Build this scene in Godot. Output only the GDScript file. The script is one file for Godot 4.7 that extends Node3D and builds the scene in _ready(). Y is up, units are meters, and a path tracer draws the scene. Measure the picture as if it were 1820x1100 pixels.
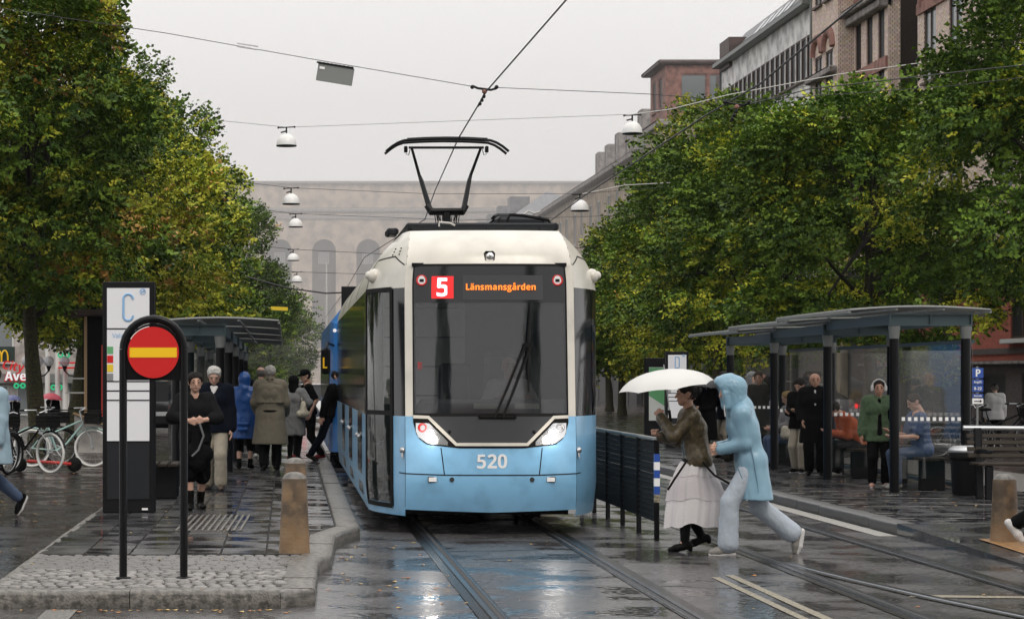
extends Node3D

var M := {}
var used := {}
var heads := {}
var rng := RandomNumberGenerator.new()
var wob := FastNoiseLite.new()

# ---------- naming and committing ----------
func numbered(n: String) -> String:
	if not used.has(n):
		used[n] = 0
		return n
	used[n] += 1
	return "%s_%03d" % [n, used[n]]

func tag(o: Node3D, label: String, category: String, group := "") -> Node3D:
	o.set_meta("label", label)
	o.set_meta("category", category)
	if group != "":
		o.set_meta("group", group)
	return o

func thing(called: String, label: String, category: String, at := Vector3.ZERO, turn := 0.0, group := "") -> Node3D:
	var o := Node3D.new()
	o.name = numbered(called)
	add_child(o)
	o.position = at
	o.rotation.y = turn
	return tag(o, label, category, group)

func setting(called: String) -> Node3D:
	var o := Node3D.new()
	o.name = numbered(called)
	add_child(o)
	o.set_meta("kind", "structure")
	return o

func put(called: String, mesh: Mesh, m: Material, parent: Node3D, xf := Transform3D()) -> MeshInstance3D:
	var o := MeshInstance3D.new()
	o.name = called
	o.mesh = mesh
	o.material_override = m
	o.transform = xf
	parent.add_child(o, true)
	return o

func done(st: SurfaceTool) -> ArrayMesh:
	st.generate_normals()
	return st.commit()

func build(called: String, st: SurfaceTool, m: Material, parent: Node3D, xf := Transform3D()) -> MeshInstance3D:
	return put(called, done(st), m, parent, xf)

func solo(called: String, st: SurfaceTool, m: Material, label: String, category: String, group := "", xf := Transform3D()) -> MeshInstance3D:
	var o := MeshInstance3D.new()
	o.name = numbered(called)
	o.mesh = done(st)
	o.material_override = m
	o.transform = xf
	add_child(o)
	tag(o, label, category, group)
	return o

func copy(o: Node3D, at: Vector3, turn: float, label: String) -> Node3D:
	var c: Node3D = o.duplicate()
	c.name = numbered(String(o.name).rstrip("0123456789_"))
	add_child(c)
	c.position = at
	c.rotation.y = turn
	c.set_meta("label", label)
	return c

# ---------- shapes ----------
func stn() -> SurfaceTool:
	var s := SurfaceTool.new()
	s.begin(Mesh.PRIMITIVE_TRIANGLES)
	s.set_smooth_group(-1)
	return s

func tri(st: SurfaceTool, a: Vector3, b: Vector3, c: Vector3) -> void:
	st.add_vertex(a); st.add_vertex(b); st.add_vertex(c)

func quad(st: SurfaceTool, a: Vector3, b: Vector3, c: Vector3, d: Vector3) -> void:
	tri(st, a, b, c); tri(st, a, c, d)

# a box with chamfered edges when bev > 0
func bx(st: SurfaceTool, c: Vector3, size: Vector3, b := Basis(), bev := 0.0) -> void:
	st.set_smooth_group(-1)
	var h := size * 0.5
	if bev <= 0.0:
		var p := []
		for i in 8:
			p.append(c + b * Vector3(h.x if i & 1 else -h.x, h.y if i & 2 else -h.y, h.z if i & 4 else -h.z))
		quad(st, p[4], p[6], p[7], p[5]); quad(st, p[1], p[3], p[2], p[0])
		quad(st, p[5], p[7], p[3], p[1]); quad(st, p[0], p[2], p[6], p[4])
		quad(st, p[6], p[2], p[3], p[7]); quad(st, p[0], p[4], p[5], p[1])
		return
	var rings := []
	for lv in [[-h.y, bev], [-h.y + bev, 0.0], [h.y - bev, 0.0], [h.y, bev]]:
		var y: float = lv[0]
		var q: float = lv[1]
		var ring := PackedVector3Array()
		for s in [[-1, -1, 0], [-1, -1, 1], [-1, 1, 1], [-1, 1, 0], [1, 1, 0], [1, 1, 1], [1, -1, 1], [1, -1, 0]]:
			var cx: float = (h.x - q) - (bev if s[2] == 1 else 0.0)
			var cz: float = (h.z - q) - (bev if s[2] == 0 else 0.0)
			ring.append(c + b * Vector3(s[0] * cx, y, s[1] * cz))
		rings.append(ring)
	loft(st, rings, true, true, -1)

func loft(st: SurfaceTool, rings: Array, cap0 := true, cap1 := true, group := 0, closed := true) -> void:
	st.set_smooth_group(group)
	var n: int = rings[0].size()
	for i in rings.size() - 1:
		var r0: PackedVector3Array = rings[i]
		var r1: PackedVector3Array = rings[i + 1]
		for j in (n if closed else n - 1):
			var k := (j + 1) % n
			quad(st, r0[j], r1[j], r1[k], r0[k])
	st.set_smooth_group(-1)
	if cap0:
		var r: PackedVector3Array = rings[0]
		for j in range(1, n - 1):
			tri(st, r[0], r[j], r[j + 1])
	if cap1:
		var r: PackedVector3Array = rings[-1]
		for j in range(1, n - 1):
			tri(st, r[0], r[j + 1], r[j])

func tube(st: SurfaceTool, pts: Array, rad, n := 8, cap := true, squash := 1.0) -> void:
	var rings := []
	var up := Vector3.ZERO
	for i in pts.size():
		var a: Vector3 = pts[maxi(i - 1, 0)]
		var b: Vector3 = pts[mini(i + 1, pts.size() - 1)]
		var t := (b - a).normalized()
		if up == Vector3.ZERO:
			up = Vector3.UP if absf(t.y) < 0.9 else Vector3.RIGHT
		var s := t.cross(up).normalized()
		up = s.cross(t).normalized()
		var r: float = rad[i] if rad is Array else rad
		var ring := PackedVector3Array()
		for j in n:
			var f := TAU * j / n
			ring.append(pts[i] + s * cos(f) * r + up * sin(f) * r * squash)
		rings.append(ring)
	loft(st, rings, cap, cap)

func lathe(st: SurfaceTool, prof: Array, n := 16, xf := Transform3D(), flat := false) -> void:
	var rings := []
	for p in prof:
		var ring := PackedVector3Array()
		for j in n:
			var f := -TAU * j / n
			ring.append(xf * Vector3(p.x * cos(f), p.y, p.x * sin(f)))
		rings.append(ring)
	loft(st, rings, true, true, -1 if flat else 0)

func ball(st: SurfaceTool, c: Vector3, r: float, n := 10, sc := Vector3.ONE) -> void:
	var prof := []
	var m := n / 2 + 1
	for i in m + 1:
		var a := PI * i / m - PI / 2
		prof.append(Vector2(maxf(cos(a) * r, 0.0004), sin(a) * r))
	lathe(st, prof, n, Transform3D(Basis.from_scale(sc), c))

# polygon in the x-y plane pushed along z
func prism(st: SurfaceTool, poly: PackedVector2Array, depth: float, xf := Transform3D()) -> void:
	st.set_smooth_group(-1)
	var idx := Geometry2D.triangulate_polygon(poly)
	var cw := Geometry2D.is_polygon_clockwise(poly)
	for k in range(0, idx.size(), 3):
		var a := poly[idx[k]]
		var b := poly[idx[k + 1]]
		var c := poly[idx[k + 2]]
		if ((b - a).cross(c - a) > 0):
			var t := b
			b = c
			c = t
		tri(st, xf * Vector3(a.x, a.y, depth / 2), xf * Vector3(b.x, b.y, depth / 2), xf * Vector3(c.x, c.y, depth / 2))
		tri(st, xf * Vector3(a.x, a.y, -depth / 2), xf * Vector3(c.x, c.y, -depth / 2), xf * Vector3(b.x, b.y, -depth / 2))
	var n := poly.size()
	for i in n:
		var a := poly[i]
		var b := poly[(i + 1) % n]
		if cw:
			quad(st, xf * Vector3(a.x, a.y, -depth / 2), xf * Vector3(a.x, a.y, depth / 2), xf * Vector3(b.x, b.y, depth / 2), xf * Vector3(b.x, b.y, -depth / 2))
		else:
			quad(st, xf * Vector3(a.x, a.y, depth / 2), xf * Vector3(a.x, a.y, -depth / 2), xf * Vector3(b.x, b.y, -depth / 2), xf * Vector3(b.x, b.y, depth / 2))

func sag(a: Vector3, b: Vector3, drop: float, n := 12) -> Array:
	var out := []
	for i in n + 1:
		var t := float(i) / n
		out.append(a.lerp(b, t) + Vector3.DOWN * drop * 4.0 * t * (1 - t))
	return out

func disc_y(st: SurfaceTool, c: Vector3, r: float, h: float, n := 20) -> void:
	lathe(st, [Vector2(r, -h / 2), Vector2(r, h / 2)], n, Transform3D(Basis(), c), false)

# disc whose axis is z
func disc_z(st: SurfaceTool, c: Vector3, r: float, h: float, n := 24) -> void:
	lathe(st, [Vector2(r, -h / 2), Vector2(r, h / 2)], n, Transform3D(Basis(Vector3.RIGHT, PI / 2), c), false)

func ring_z(st: SurfaceTool, c: Vector3, r: float, t: float, n := 24, m := 6, b := Basis()) -> void:
	var rings := []
	for i in n + 1:
		var a := TAU * i / n
		var ring := PackedVector3Array()
		for j in m:
			var f := TAU * j / m
			ring.append(c + b * Vector3(cos(a) * (r + t * cos(f)), sin(a) * (r + t * cos(f)), t * sin(f)))
		rings.append(ring)
	loft(st, rings, false, false)

func words(s: String, size_m: float, depth := 0.006, bold := false, mono := false) -> TextMesh:
	var f := SystemFont.new()
	f.font_names = PackedStringArray(["Droid Sans Mono" if mono else "Droid Sans"])
	if bold:
		f.font_weight = 700
	var t := TextMesh.new()
	t.font = f
	t.text = s
	t.font_size = 64
	t.pixel_size = size_m / 46.0   # capital height is about 46 units of 64
	t.depth = depth
	t.curve_step = 4.0
	return t

# ---------- materials ----------
func lin(r: float, g: float, b: float) -> Color:
	return Color(r, g, b).linear_to_srgb()

func mat(called: String, c: Color, rough := 0.6, metal := 0.0) -> StandardMaterial3D:
	var m := StandardMaterial3D.new()
	m.resource_name = called
	m.albedo_color = c
	m.roughness = rough
	m.metallic = metal
	M[called] = m
	return m

func noise_tex(freq: float, ramp: Array, size := 512, oct := 4, kind := FastNoiseLite.TYPE_SIMPLEX_SMOOTH, nseed := 1) -> NoiseTexture2D:
	var n := FastNoiseLite.new()
	n.noise_type = kind
	n.frequency = freq
	n.fractal_octaves = oct
	n.seed = nseed
	var t := NoiseTexture2D.new()
	t.noise = n
	t.width = size
	t.height = size
	t.seamless = true
	t.seamless_blend_skirt = 0.2
	var g := Gradient.new()
	var offs := PackedFloat32Array()
	var cols := PackedColorArray()
	for r in ramp:
		offs.append(r[0])
		cols.append(r[1] if r[1] is Color else Color(r[1], r[1], r[1]))
	g.offsets = offs
	g.colors = cols
	t.color_ramp = g
	return t

func tri_map(m: StandardMaterial3D, metres: float, world := true) -> void:
	m.uv1_triplanar = true
	m.uv1_world_triplanar = world
	m.uv1_scale = Vector3.ONE / metres

# a surface whose colour drifts between shades of one base
func worn(called: String, c: Color, rough: float, metres: float, spread := 0.25, bump := 0.0, tex: Texture2D = null, world := true) -> StandardMaterial3D:
	var m := mat(called, c, rough)
	m.albedo_texture = tex if tex else M_tex("drift")
	tri_map(m, metres, world)
	if bump > 0.0:
		m.heightmap_enabled = true
		m.heightmap_texture = M_tex("grain")
		m.heightmap_scale = bump
	return m

var texs := {}
func M_tex(k: String) -> Texture2D:
	if texs.has(k):
		return texs[k]
	var t: Texture2D
	match k:
		"drift": t = noise_tex(0.012, [[0.0, 0.62], [0.35, 0.8], [0.6, 0.92], [1.0, 1.0]], 512, 5)
		"grain": t = noise_tex(0.09, [[0.0, 0.0], [1.0, 1.0]], 512, 3, FastNoiseLite.TYPE_SIMPLEX, 4)
		"wetrough": t = noise_tex(0.008, [[0.0, 0.05], [0.36, 0.08], [0.43, 0.22], [0.7, 0.29], [1.0, 0.35]], 512, 5, FastNoiseLite.TYPE_SIMPLEX_SMOOTH, 7)
		"stone": t = noise_tex(0.03, [[0.0, 0.5], [0.4, 0.75], [0.7, 1.0], [1.0, 0.85]], 512, 5, FastNoiseLite.TYPE_SIMPLEX, 9)
		"speck": t = noise_tex(0.12, [[0.0, 0.55], [0.45, 0.85], [0.6, 1.0], [1.0, 1.15]], 512, 3, FastNoiseLite.TYPE_SIMPLEX, 11)
		"moss": t = noise_tex(0.03, [[0.0, Color(0.16, 0.14, 0.10)], [0.45, Color(0.26, 0.23, 0.17)], [0.6, Color(0.33, 0.34, 0.16)], [1.0, Color(0.42, 0.42, 0.20)]], 512, 5, FastNoiseLite.TYPE_SIMPLEX, 13)
		"granite": t = noise_tex(0.006, [[0.0, Color(0.24, 0.20, 0.15)], [0.38, Color(0.36, 0.31, 0.25)], [0.5, Color(0.50, 0.44, 0.36)], [0.62, Color(0.58, 0.48, 0.36)], [1.0, Color(0.68, 0.60, 0.50)]], 512, 6, FastNoiseLite.TYPE_SIMPLEX, 15)
		"rivulet": t = noise_tex(0.02, [[0.0, 0.04], [0.5, 0.1], [0.7, 0.25], [1.0, 0.45]], 512, 4, FastNoiseLite.TYPE_SIMPLEX, 17)
		"weave": t = noise_tex(0.16, [[0.0, 0.72], [0.5, 0.92], [1.0, 1.0]], 256, 2, FastNoiseLite.TYPE_SIMPLEX, 19)
		"camo": t = noise_tex(0.02, [[0.0, Color(0.30, 0.26, 0.18)], [0.42, Color(0.36, 0.31, 0.22)], [0.5, Color(0.16, 0.13, 0.10)], [0.62, Color(0.42, 0.37, 0.26)], [1.0, Color(0.5, 0.45, 0.33)]], 256, 3, FastNoiseLite.TYPE_SIMPLEX, 21)
		"grime": t = noise_tex(0.01, [[0.0, 0.86], [0.4, 0.95], [0.6, 0.99], [1.0, 1.0]], 512, 5, FastNoiseLite.TYPE_SIMPLEX_SMOOTH, 23)
		"strand": t = noise_tex(0.07, [[0.0, 0.35], [0.5, 0.8], [1.0, 1.25]], 256, 3, FastNoiseLite.TYPE_SIMPLEX, 25)
		"brick": t = brick_tex()
	texs[k] = t
	return t

# the grain of a far brick wall: courses a few centimetres high, each brick of its own tone
func brick_tex() -> ImageTexture:
	var im := Image.create(256, 256, false, Image.FORMAT_RGB8)
	var r := RandomNumberGenerator.new()
	r.seed = 5
	for row in 32:
		for k in 17:
			var v := r.randf_range(0.86, 1.0)
			im.fill_rect(Rect2i(k * 16 - (8 if row % 2 else 0), row * 8, 15, 7), Color(v, v * r.randf_range(0.94, 1.02), v * r.randf_range(0.92, 1.04)))
	for y in range(7, 256, 8):
		im.fill_rect(Rect2i(0, y, 256, 1), Color(0.88, 0.87, 0.85))
	return ImageTexture.create_from_image(im)

func cloth(called: String, c: Color, rough := 0.85, sheen := 0.3, tex := "weave") -> StandardMaterial3D:
	var m := mat(called, c, rough)
	m.albedo_texture = M_tex(tex)
	tri_map(m, 0.35, false)
	if sheen > 0:
		m.rim_enabled = true
		m.rim = sheen
		m.rim_tint = 0.6
	return m

func glass(called: String, alpha: float, tint := Color(0.6, 0.75, 0.72)) -> StandardMaterial3D:
	var m := mat(called, Color(tint.r, tint.g, tint.b, alpha), 0.04)
	m.transparency = BaseMaterial3D.TRANSPARENCY_ALPHA
	return m

func materials() -> void:
	var asphalt := mat("asphalt", lin(0.085, 0.082, 0.084), 1.0)
	asphalt.albedo_texture = M_tex("speck")
	asphalt.roughness_texture = M_tex("wetrough")
	tri_map(asphalt, 5.0)
	asphalt.heightmap_enabled = true
	asphalt.heightmap_texture = M_tex("grain")
	asphalt.heightmap_scale = 0.22
	var foot := mat("footway_asphalt", lin(0.032, 0.027, 0.027), 1.0)
	foot.albedo_texture = M_tex("speck")
	foot.roughness_texture = M_tex("wetrough")
	tri_map(foot, 4.0)
	foot.heightmap_enabled = true
	foot.heightmap_texture = M_tex("grain")
	foot.heightmap_scale = 0.35
	for i in 3:
		var pv := mat("wet_slab_%d" % i, [lin(0.05, 0.049, 0.051), lin(0.075, 0.073, 0.073), lin(0.033, 0.034, 0.038)][i], 1.0)
		pv.albedo_texture = M_tex("drift")
		pv.roughness_texture = M_tex("wetrough")
		tri_map(pv, [3.7, 4.1, 3.3][i])
		var co := mat("wet_cobble_%d" % i, [lin(0.22, 0.21, 0.20), lin(0.16, 0.152, 0.145), lin(0.28, 0.265, 0.25)][i], 0.42)
		co.albedo_texture = M_tex("speck")
		tri_map(co, 0.6)
	worn("kerb_granite", lin(0.19, 0.178, 0.16), 0.45, 1.4, 0.2, 0.4, M_tex("stone"))
	worn("kerb_dark", lin(0.10, 0.10, 0.10), 0.4, 0.9, 0.2, 0.4, M_tex("speck"))
	worn("joint", lin(0.045, 0.043, 0.04), 0.8, 1.0, 0.2, 0.3, M_tex("speck"))
	mat("rail_steel", lin(0.16, 0.18, 0.21), 0.22, 0.9)
	mat("rail_groove", lin(0.012, 0.012, 0.012), 0.6)
	worn("road_paint_white", lin(0.42, 0.41, 0.38), 0.45, 0.7, 0.3, 0.0, M_tex("stone"))
	worn("road_paint_worn", lin(0.2, 0.195, 0.18), 0.4, 0.7, 0.3, 0.0, M_tex("stone"))
	worn("road_paint_yellow", lin(0.30, 0.265, 0.19), 0.45, 0.7, 0.3, 0.0, M_tex("stone"))
	worn("tar_seam", lin(0.012, 0.012, 0.012), 0.25, 1.0)
	worn("tactile_orange", lin(0.36, 0.19, 0.07), 0.5, 0.8)
	worn("bollard_stone", lin(0.62, 0.56, 0.50), 0.6, 1.6, 0.3, 0.25, M_tex("granite"), false)
	mat("black_paint", lin(0.005, 0.005, 0.006), 0.3)
	mat("black_steel", lin(0.008, 0.0085, 0.010), 0.4)
	mat("dark_grey", lin(0.018, 0.020, 0.023), 0.45)
	mat("rubber", lin(0.006, 0.006, 0.006), 0.7)
	mat("sign_red", lin(0.55, 0.012, 0.012), 0.35)
	mat("sign_yellow", lin(0.85, 0.52, 0.01), 0.35)
	mat("sign_blue", lin(0.02, 0.07, 0.32), 0.35)
	mat("sign_white", lin(0.78, 0.78, 0.78), 0.4)
	mat("pale_print", lin(0.72, 0.73, 0.76), 0.3)
	mat("letter_blue", lin(0.22, 0.42, 0.68), 0.4)
	mat("shelter_steel", lin(0.055, 0.085, 0.095), 0.35, 0.2)
	mat("steel", lin(0.4, 0.41, 0.42), 0.35, 0.8)
	mat("bright_steel", lin(0.62, 0.63, 0.64), 0.3, 0.7)
	mat("lamp_white", lin(0.68, 0.68, 0.67), 0.35)
	# tram
	var tw := mat("tram_cream", lin(0.61, 0.585, 0.52), 0.3)
	tw.clearcoat_enabled = true
	tw.clearcoat = 0.25
	tw.clearcoat_roughness = 0.1
	tw.albedo_texture = M_tex("grime")
	tri_map(tw, 2.6)
	var tb := mat("tram_blue", lin(0.21, 0.46, 0.70), 0.3)
	tb.clearcoat_enabled = true
	tb.clearcoat = 0.5
	tb.clearcoat_roughness = 0.12
	tb.albedo_texture = M_tex("grime")
	tri_map(tb, 1.9)
	mat("bus_blue", lin(0.03, 0.17, 0.48), 0.25)
	mat("tram_black", lin(0.008, 0.009, 0.011), 0.08)
	mat("tram_mask", lin(0.03, 0.032, 0.036), 0.35)
	mat("interior_grey", lin(0.13, 0.135, 0.145), 0.6)
	mat("interior_pale", lin(0.45, 0.50, 0.44), 0.6)
	mat("interior_dark", lin(0.006, 0.0065, 0.008), 0.7)
	glass("windscreen_glass", 0.3, Color(0.07, 0.085, 0.12))
	glass("tinted_glass", 0.2, Color(0.2, 0.25, 0.24))
	glass("shelter_glass", 0.05, Color(0.10, 0.2, 0.19))
	glass("roof_glass", 0.35, Color(0.22, 0.26, 0.24))
	glass("lens", 0.1, Color(0.9, 0.92, 0.95))
	mat("reflector", lin(0.75, 0.75, 0.75), 0.12, 1.0)
	for e in [["headlight_glow", Color(1, 0.96, 0.92), 16.0], ["display_red", Color(1.0, 0.08, 0.10), 0.85], ["display_white", Color(1, 0.95, 1.0), 1.6], ["display_orange", Color(1.0, 0.50, 0.12), 1.5], ["neon_green", Color(0.1, 0.9, 0.6), 0.45], ["neon_red", Color(1.0, 0.06, 0.06), 0.38], ["sign_glow_white", Color(1, 1, 1), 0.6], ["tail_red", Color(1, 0.05, 0.03), 1.5]]:
		var m := mat(e[0], Color(0.1, 0.1, 0.1), 0.5)
		m.emission_enabled = true
		m.emission = e[1]
		m.emission_energy_multiplier = e[2]
	# vegetation
	var lf := mat("leaf", Color.WHITE, 0.55)
	lf.metallic_specular = 0.28
	lf.vertex_color_use_as_albedo = true
	lf.backlight_enabled = true
	lf.backlight = Color(0.22, 0.22, 0.09)
	var bark := mat("bark", lin(0.5, 0.5, 0.5), 0.85)
	bark.albedo_texture = M_tex("moss")
	tri_map(bark, 1.1)
	bark.heightmap_enabled = true
	bark.heightmap_texture = M_tex("stone")
	bark.heightmap_scale = 2.5
	mat("twig", lin(0.02, 0.018, 0.014), 0.9)
	# buildings
	worn("brick_buff", lin(0.66, 0.55, 0.47), 0.85, 2.4, 0.2, 0.0, M_tex("brick"))
	worn("brick_red", lin(0.42, 0.115, 0.075), 0.85, 2.0, 0.2, 0.0, M_tex("brick"))
	worn("brick_grey", lin(0.10, 0.085, 0.08), 0.85, 2.0, 0.2, 0.0, M_tex("brick"))
	worn("stone_grey", lin(0.33, 0.30, 0.285), 0.85, 3.0)
	worn("terracotta", lin(0.30, 0.15, 0.12), 0.8, 3.0)
	worn("render_white", lin(0.80, 0.79, 0.78), 0.8, 6.0)
	worn("render_cream", lin(0.74, 0.64, 0.48), 0.8, 6.0)
	worn("render_beige", lin(0.46, 0.37, 0.28), 0.85, 6.0)
	worn("museum_stone", lin(0.56, 0.45, 0.36), 0.9, 14.0)
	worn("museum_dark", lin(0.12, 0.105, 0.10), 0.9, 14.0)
	worn("slate", lin(0.19, 0.195, 0.21), 0.5, 4.0)
	worn("roof_brown", lin(0.09, 0.06, 0.055), 0.6, 4.0)
	worn("concrete", lin(0.55, 0.52, 0.49), 0.8, 5.0)
	mat("window_dark", lin(0.022, 0.022, 0.024), 0.4)
	M.window_dark.metallic_specular = 0.2
	mat("window_sky", lin(0.16, 0.18, 0.19), 0.06)
	mat("frame_white", lin(0.6, 0.6, 0.58), 0.5)
	mat("frame_brown", lin(0.06, 0.035, 0.025), 0.6)
	mat("frame_dark", lin(0.03, 0.03, 0.032), 0.5)
	mat("wood_dark", lin(0.035, 0.028, 0.022), 0.4)
	mat("wood_light", lin(0.42, 0.28, 0.15), 0.6)
	mat("poster_green", lin(0.12, 0.36, 0.16), 0.4)
	mat("poster_white", lin(0.62, 0.64, 0.6), 0.4)
	mat("poster_photo", lin(0.2, 0.14, 0.1), 0.4)
	mat("wire", lin(0.02, 0.02, 0.022), 0.5)
	mat("cable_pale", lin(0.45, 0.44, 0.42), 0.5)
	mat("zinc", lin(0.19, 0.20, 0.195), 0.5, 0.2)
	mat("banner_yellow", lin(0.7, 0.5, 0.02), 0.5)
	mat("mint", lin(0.30, 0.46, 0.43), 0.35)
	mat("scooter_red", lin(0.55, 0.04, 0.03), 0.4)
	mat("tyre_white", lin(0.70, 0.70, 0.67), 0.6)
	mat("car_white", lin(0.6, 0.6, 0.6), 0.25)
	mat("car_grey", lin(0.22, 0.23, 0.25), 0.25)
	mat("dark_green", lin(0.012, 0.03, 0.025), 0.4)
	mat("car_dark", lin(0.02, 0.02, 0.022), 0.25)
	mat("car_red", lin(0.25, 0.02, 0.02), 0.25)
	mat("leaf_fallen_a", lin(0.42, 0.26, 0.10), 0.6)
	mat("paper_white", lin(0.7, 0.7, 0.7), 0.7)
	dull(["black_paint", "black_steel", "rubber", "dark_grey", "interior_dark", "frame_dark", "wood_dark"], 0.3)

func dull(names: Array, spec: float) -> void:
	for n in names:
		M[n].metallic_specular = spec

func V(x: float, y: float, d: float) -> Vector3:
	return Vector3(x, y, -d)

func _ready() -> void:
	rng.seed = 11
	var cam := Camera3D.new()
	cam.name = "camera"
	add_child(cam)
	cam.position = Vector3(0, 1.73, 0)
	var near := 0.1
	cam.set_frustum(near * 1100.0 / 4000.0, Vector2(near * 400.0 / 4000.0, near * 118.0 / 4000.0), near, 1200.0)
	cam.current = true
	var env := Environment.new()
	var sky := Sky.new()
	var sm := ProceduralSkyMaterial.new()
	sm.sky_top_color = lin(1.0, 0.985, 0.98)
	sm.sky_horizon_color = lin(0.515, 0.506, 0.502)
	sm.sky_curve = 1.2
	sm.sky_energy_multiplier = 1.0
	sm.ground_bottom_color = lin(0.1, 0.1, 0.1)
	sm.ground_horizon_color = lin(0.3, 0.3, 0.3)
	sm.ground_energy_multiplier = 1.0
	sm.sun_angle_max = 1.0
	sky.sky_material = sm
	env.background_mode = Environment.BG_SKY
	env.sky = sky
	env.background_energy_multiplier = 1.58
	env.tonemap_mode = Environment.TONE_MAPPER_LINEAR
	env.tonemap_exposure = 1.3
	env.sdfgi_enabled = true
	env.ssao_enabled = true
	env.ssil_enabled = true
	env.fog_enabled = true
	env.fog_density = 0.00008
	env.fog_light_color = Color(0.86, 0.86, 0.88)
	env.volumetric_fog_enabled = true
	env.volumetric_fog_density = 0.0
	var we := WorldEnvironment.new()
	we.name = "world"
	we.environment = env
	add_child(we)
	var sun := DirectionalLight3D.new()
	sun.name = "sun"
	sun.light_color = Color(1.0, 0.97, 0.93)
	sun.light_energy = 0.36
	sun.light_angular_distance = 25.0
	sun.shadow_enabled = true
	sun.rotation_degrees = Vector3(-48, 20, 0)
	add_child(sun)
	materials()
	ground()
	buildings()
	trees()
	tram()
	bus()
	furniture()
	crowd()
	rain_mist()

# the rain mist that hangs over the far half of the street
func rain_mist() -> void:
	var fv := FogVolume.new()
	fv.name = "rain_mist"
	fv.shape = RenderingServer.FOG_VOLUME_SHAPE_BOX
	fv.size = Vector3(260, 60, 380)
	fv.position = Vector3(0, 29.9, -290)
	var fm := FogMaterial.new()
	fm.density = 0.0030
	fm.albedo = Color(0.99, 0.985, 0.985)
	fv.material = fm
	add_child(fv)
	tag(fv, "pale rain mist thickening towards the museum at the far end", "mist")
	fv.set_meta("kind", "stuff")

# ---------- the ground, platforms and track ----------
func sheet(called: String, poly: Array, y: float, m: Material, parent: Node3D) -> MeshInstance3D:
	var p := PackedVector2Array()
	for q in poly:
		p.append(Vector2(q[0], -q[1]))
	var idx := Geometry2D.triangulate_polygon(p)
	var st := stn()
	for k in range(0, idx.size(), 3):
		var a := p[idx[k]]
		var b := p[idx[k + 1]]
		var c := p[idx[k + 2]]
		if (b - a).cross(c - a) < 0:
			var t := b
			b = c
			c = t
		tri(st, Vector3(a.x, y, a.y), Vector3(b.x, y, b.y), Vector3(c.x, y, c.y))
	return build(called, st, m, parent)

# kerb stones along a line of [x, distance] points, the walk on their left
func kerb(line: Array, width: float, top: float, stone: float, m: Material, parent: Node3D) -> void:
	for i in line.size() - 1:
		var a := V(line[i][0], 0, line[i][1])
		var b := V(line[i + 1][0], 0, line[i + 1][1])
		var n := maxi(1, roundi((b - a).length() / stone))
		var dir := (b - a).normalized()
		var side := Vector3.UP.cross(dir).normalized()
		for k in n:
			var p := a.lerp(b, (k + 0.5) / n)
			var l := (b - a).length() / n - 0.012
			var h := top + 0.1 + rng.randf_range(-0.005, 0.005)
			var st := stn()
			var rings := []
			for e in [-0.5, -0.2, 0.15, 0.5]:
				var ring := PackedVector3Array()
				for c in [[0.0, -0.1], [0.0, h - 0.135], [0.006, h - 0.112], [0.028, h - 0.1], [width - 0.01, h - 0.1], [width, h - 0.11], [width, -0.1]]:
					ring.append(p + dir * (e * (l + 0.006)) + side * (c[0] + rng.randf_range(-0.003, 0.003)) + Vector3.UP * (c[1] + rng.randf_range(-0.003, 0.003)))
				rings.append(ring)
			loft(st, rings, true, true, 0)
			build("kerbstone", st, m, parent)

func edge_x(d: float) -> float:
	var e := [[0.21, 16.9], [0.27, 19.6], [0.40, 20.2], [0.49, 22.7], [0.78, 24.0], [0.84, 140.0]]
	for i in e.size() - 1:
		if d < e[i + 1][1]:
			return lerpf(e[i][0], e[i + 1][0], clampf((d - e[i][1]) / (e[i + 1][1] - e[i][1]), 0, 1))
	return 0.84

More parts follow.
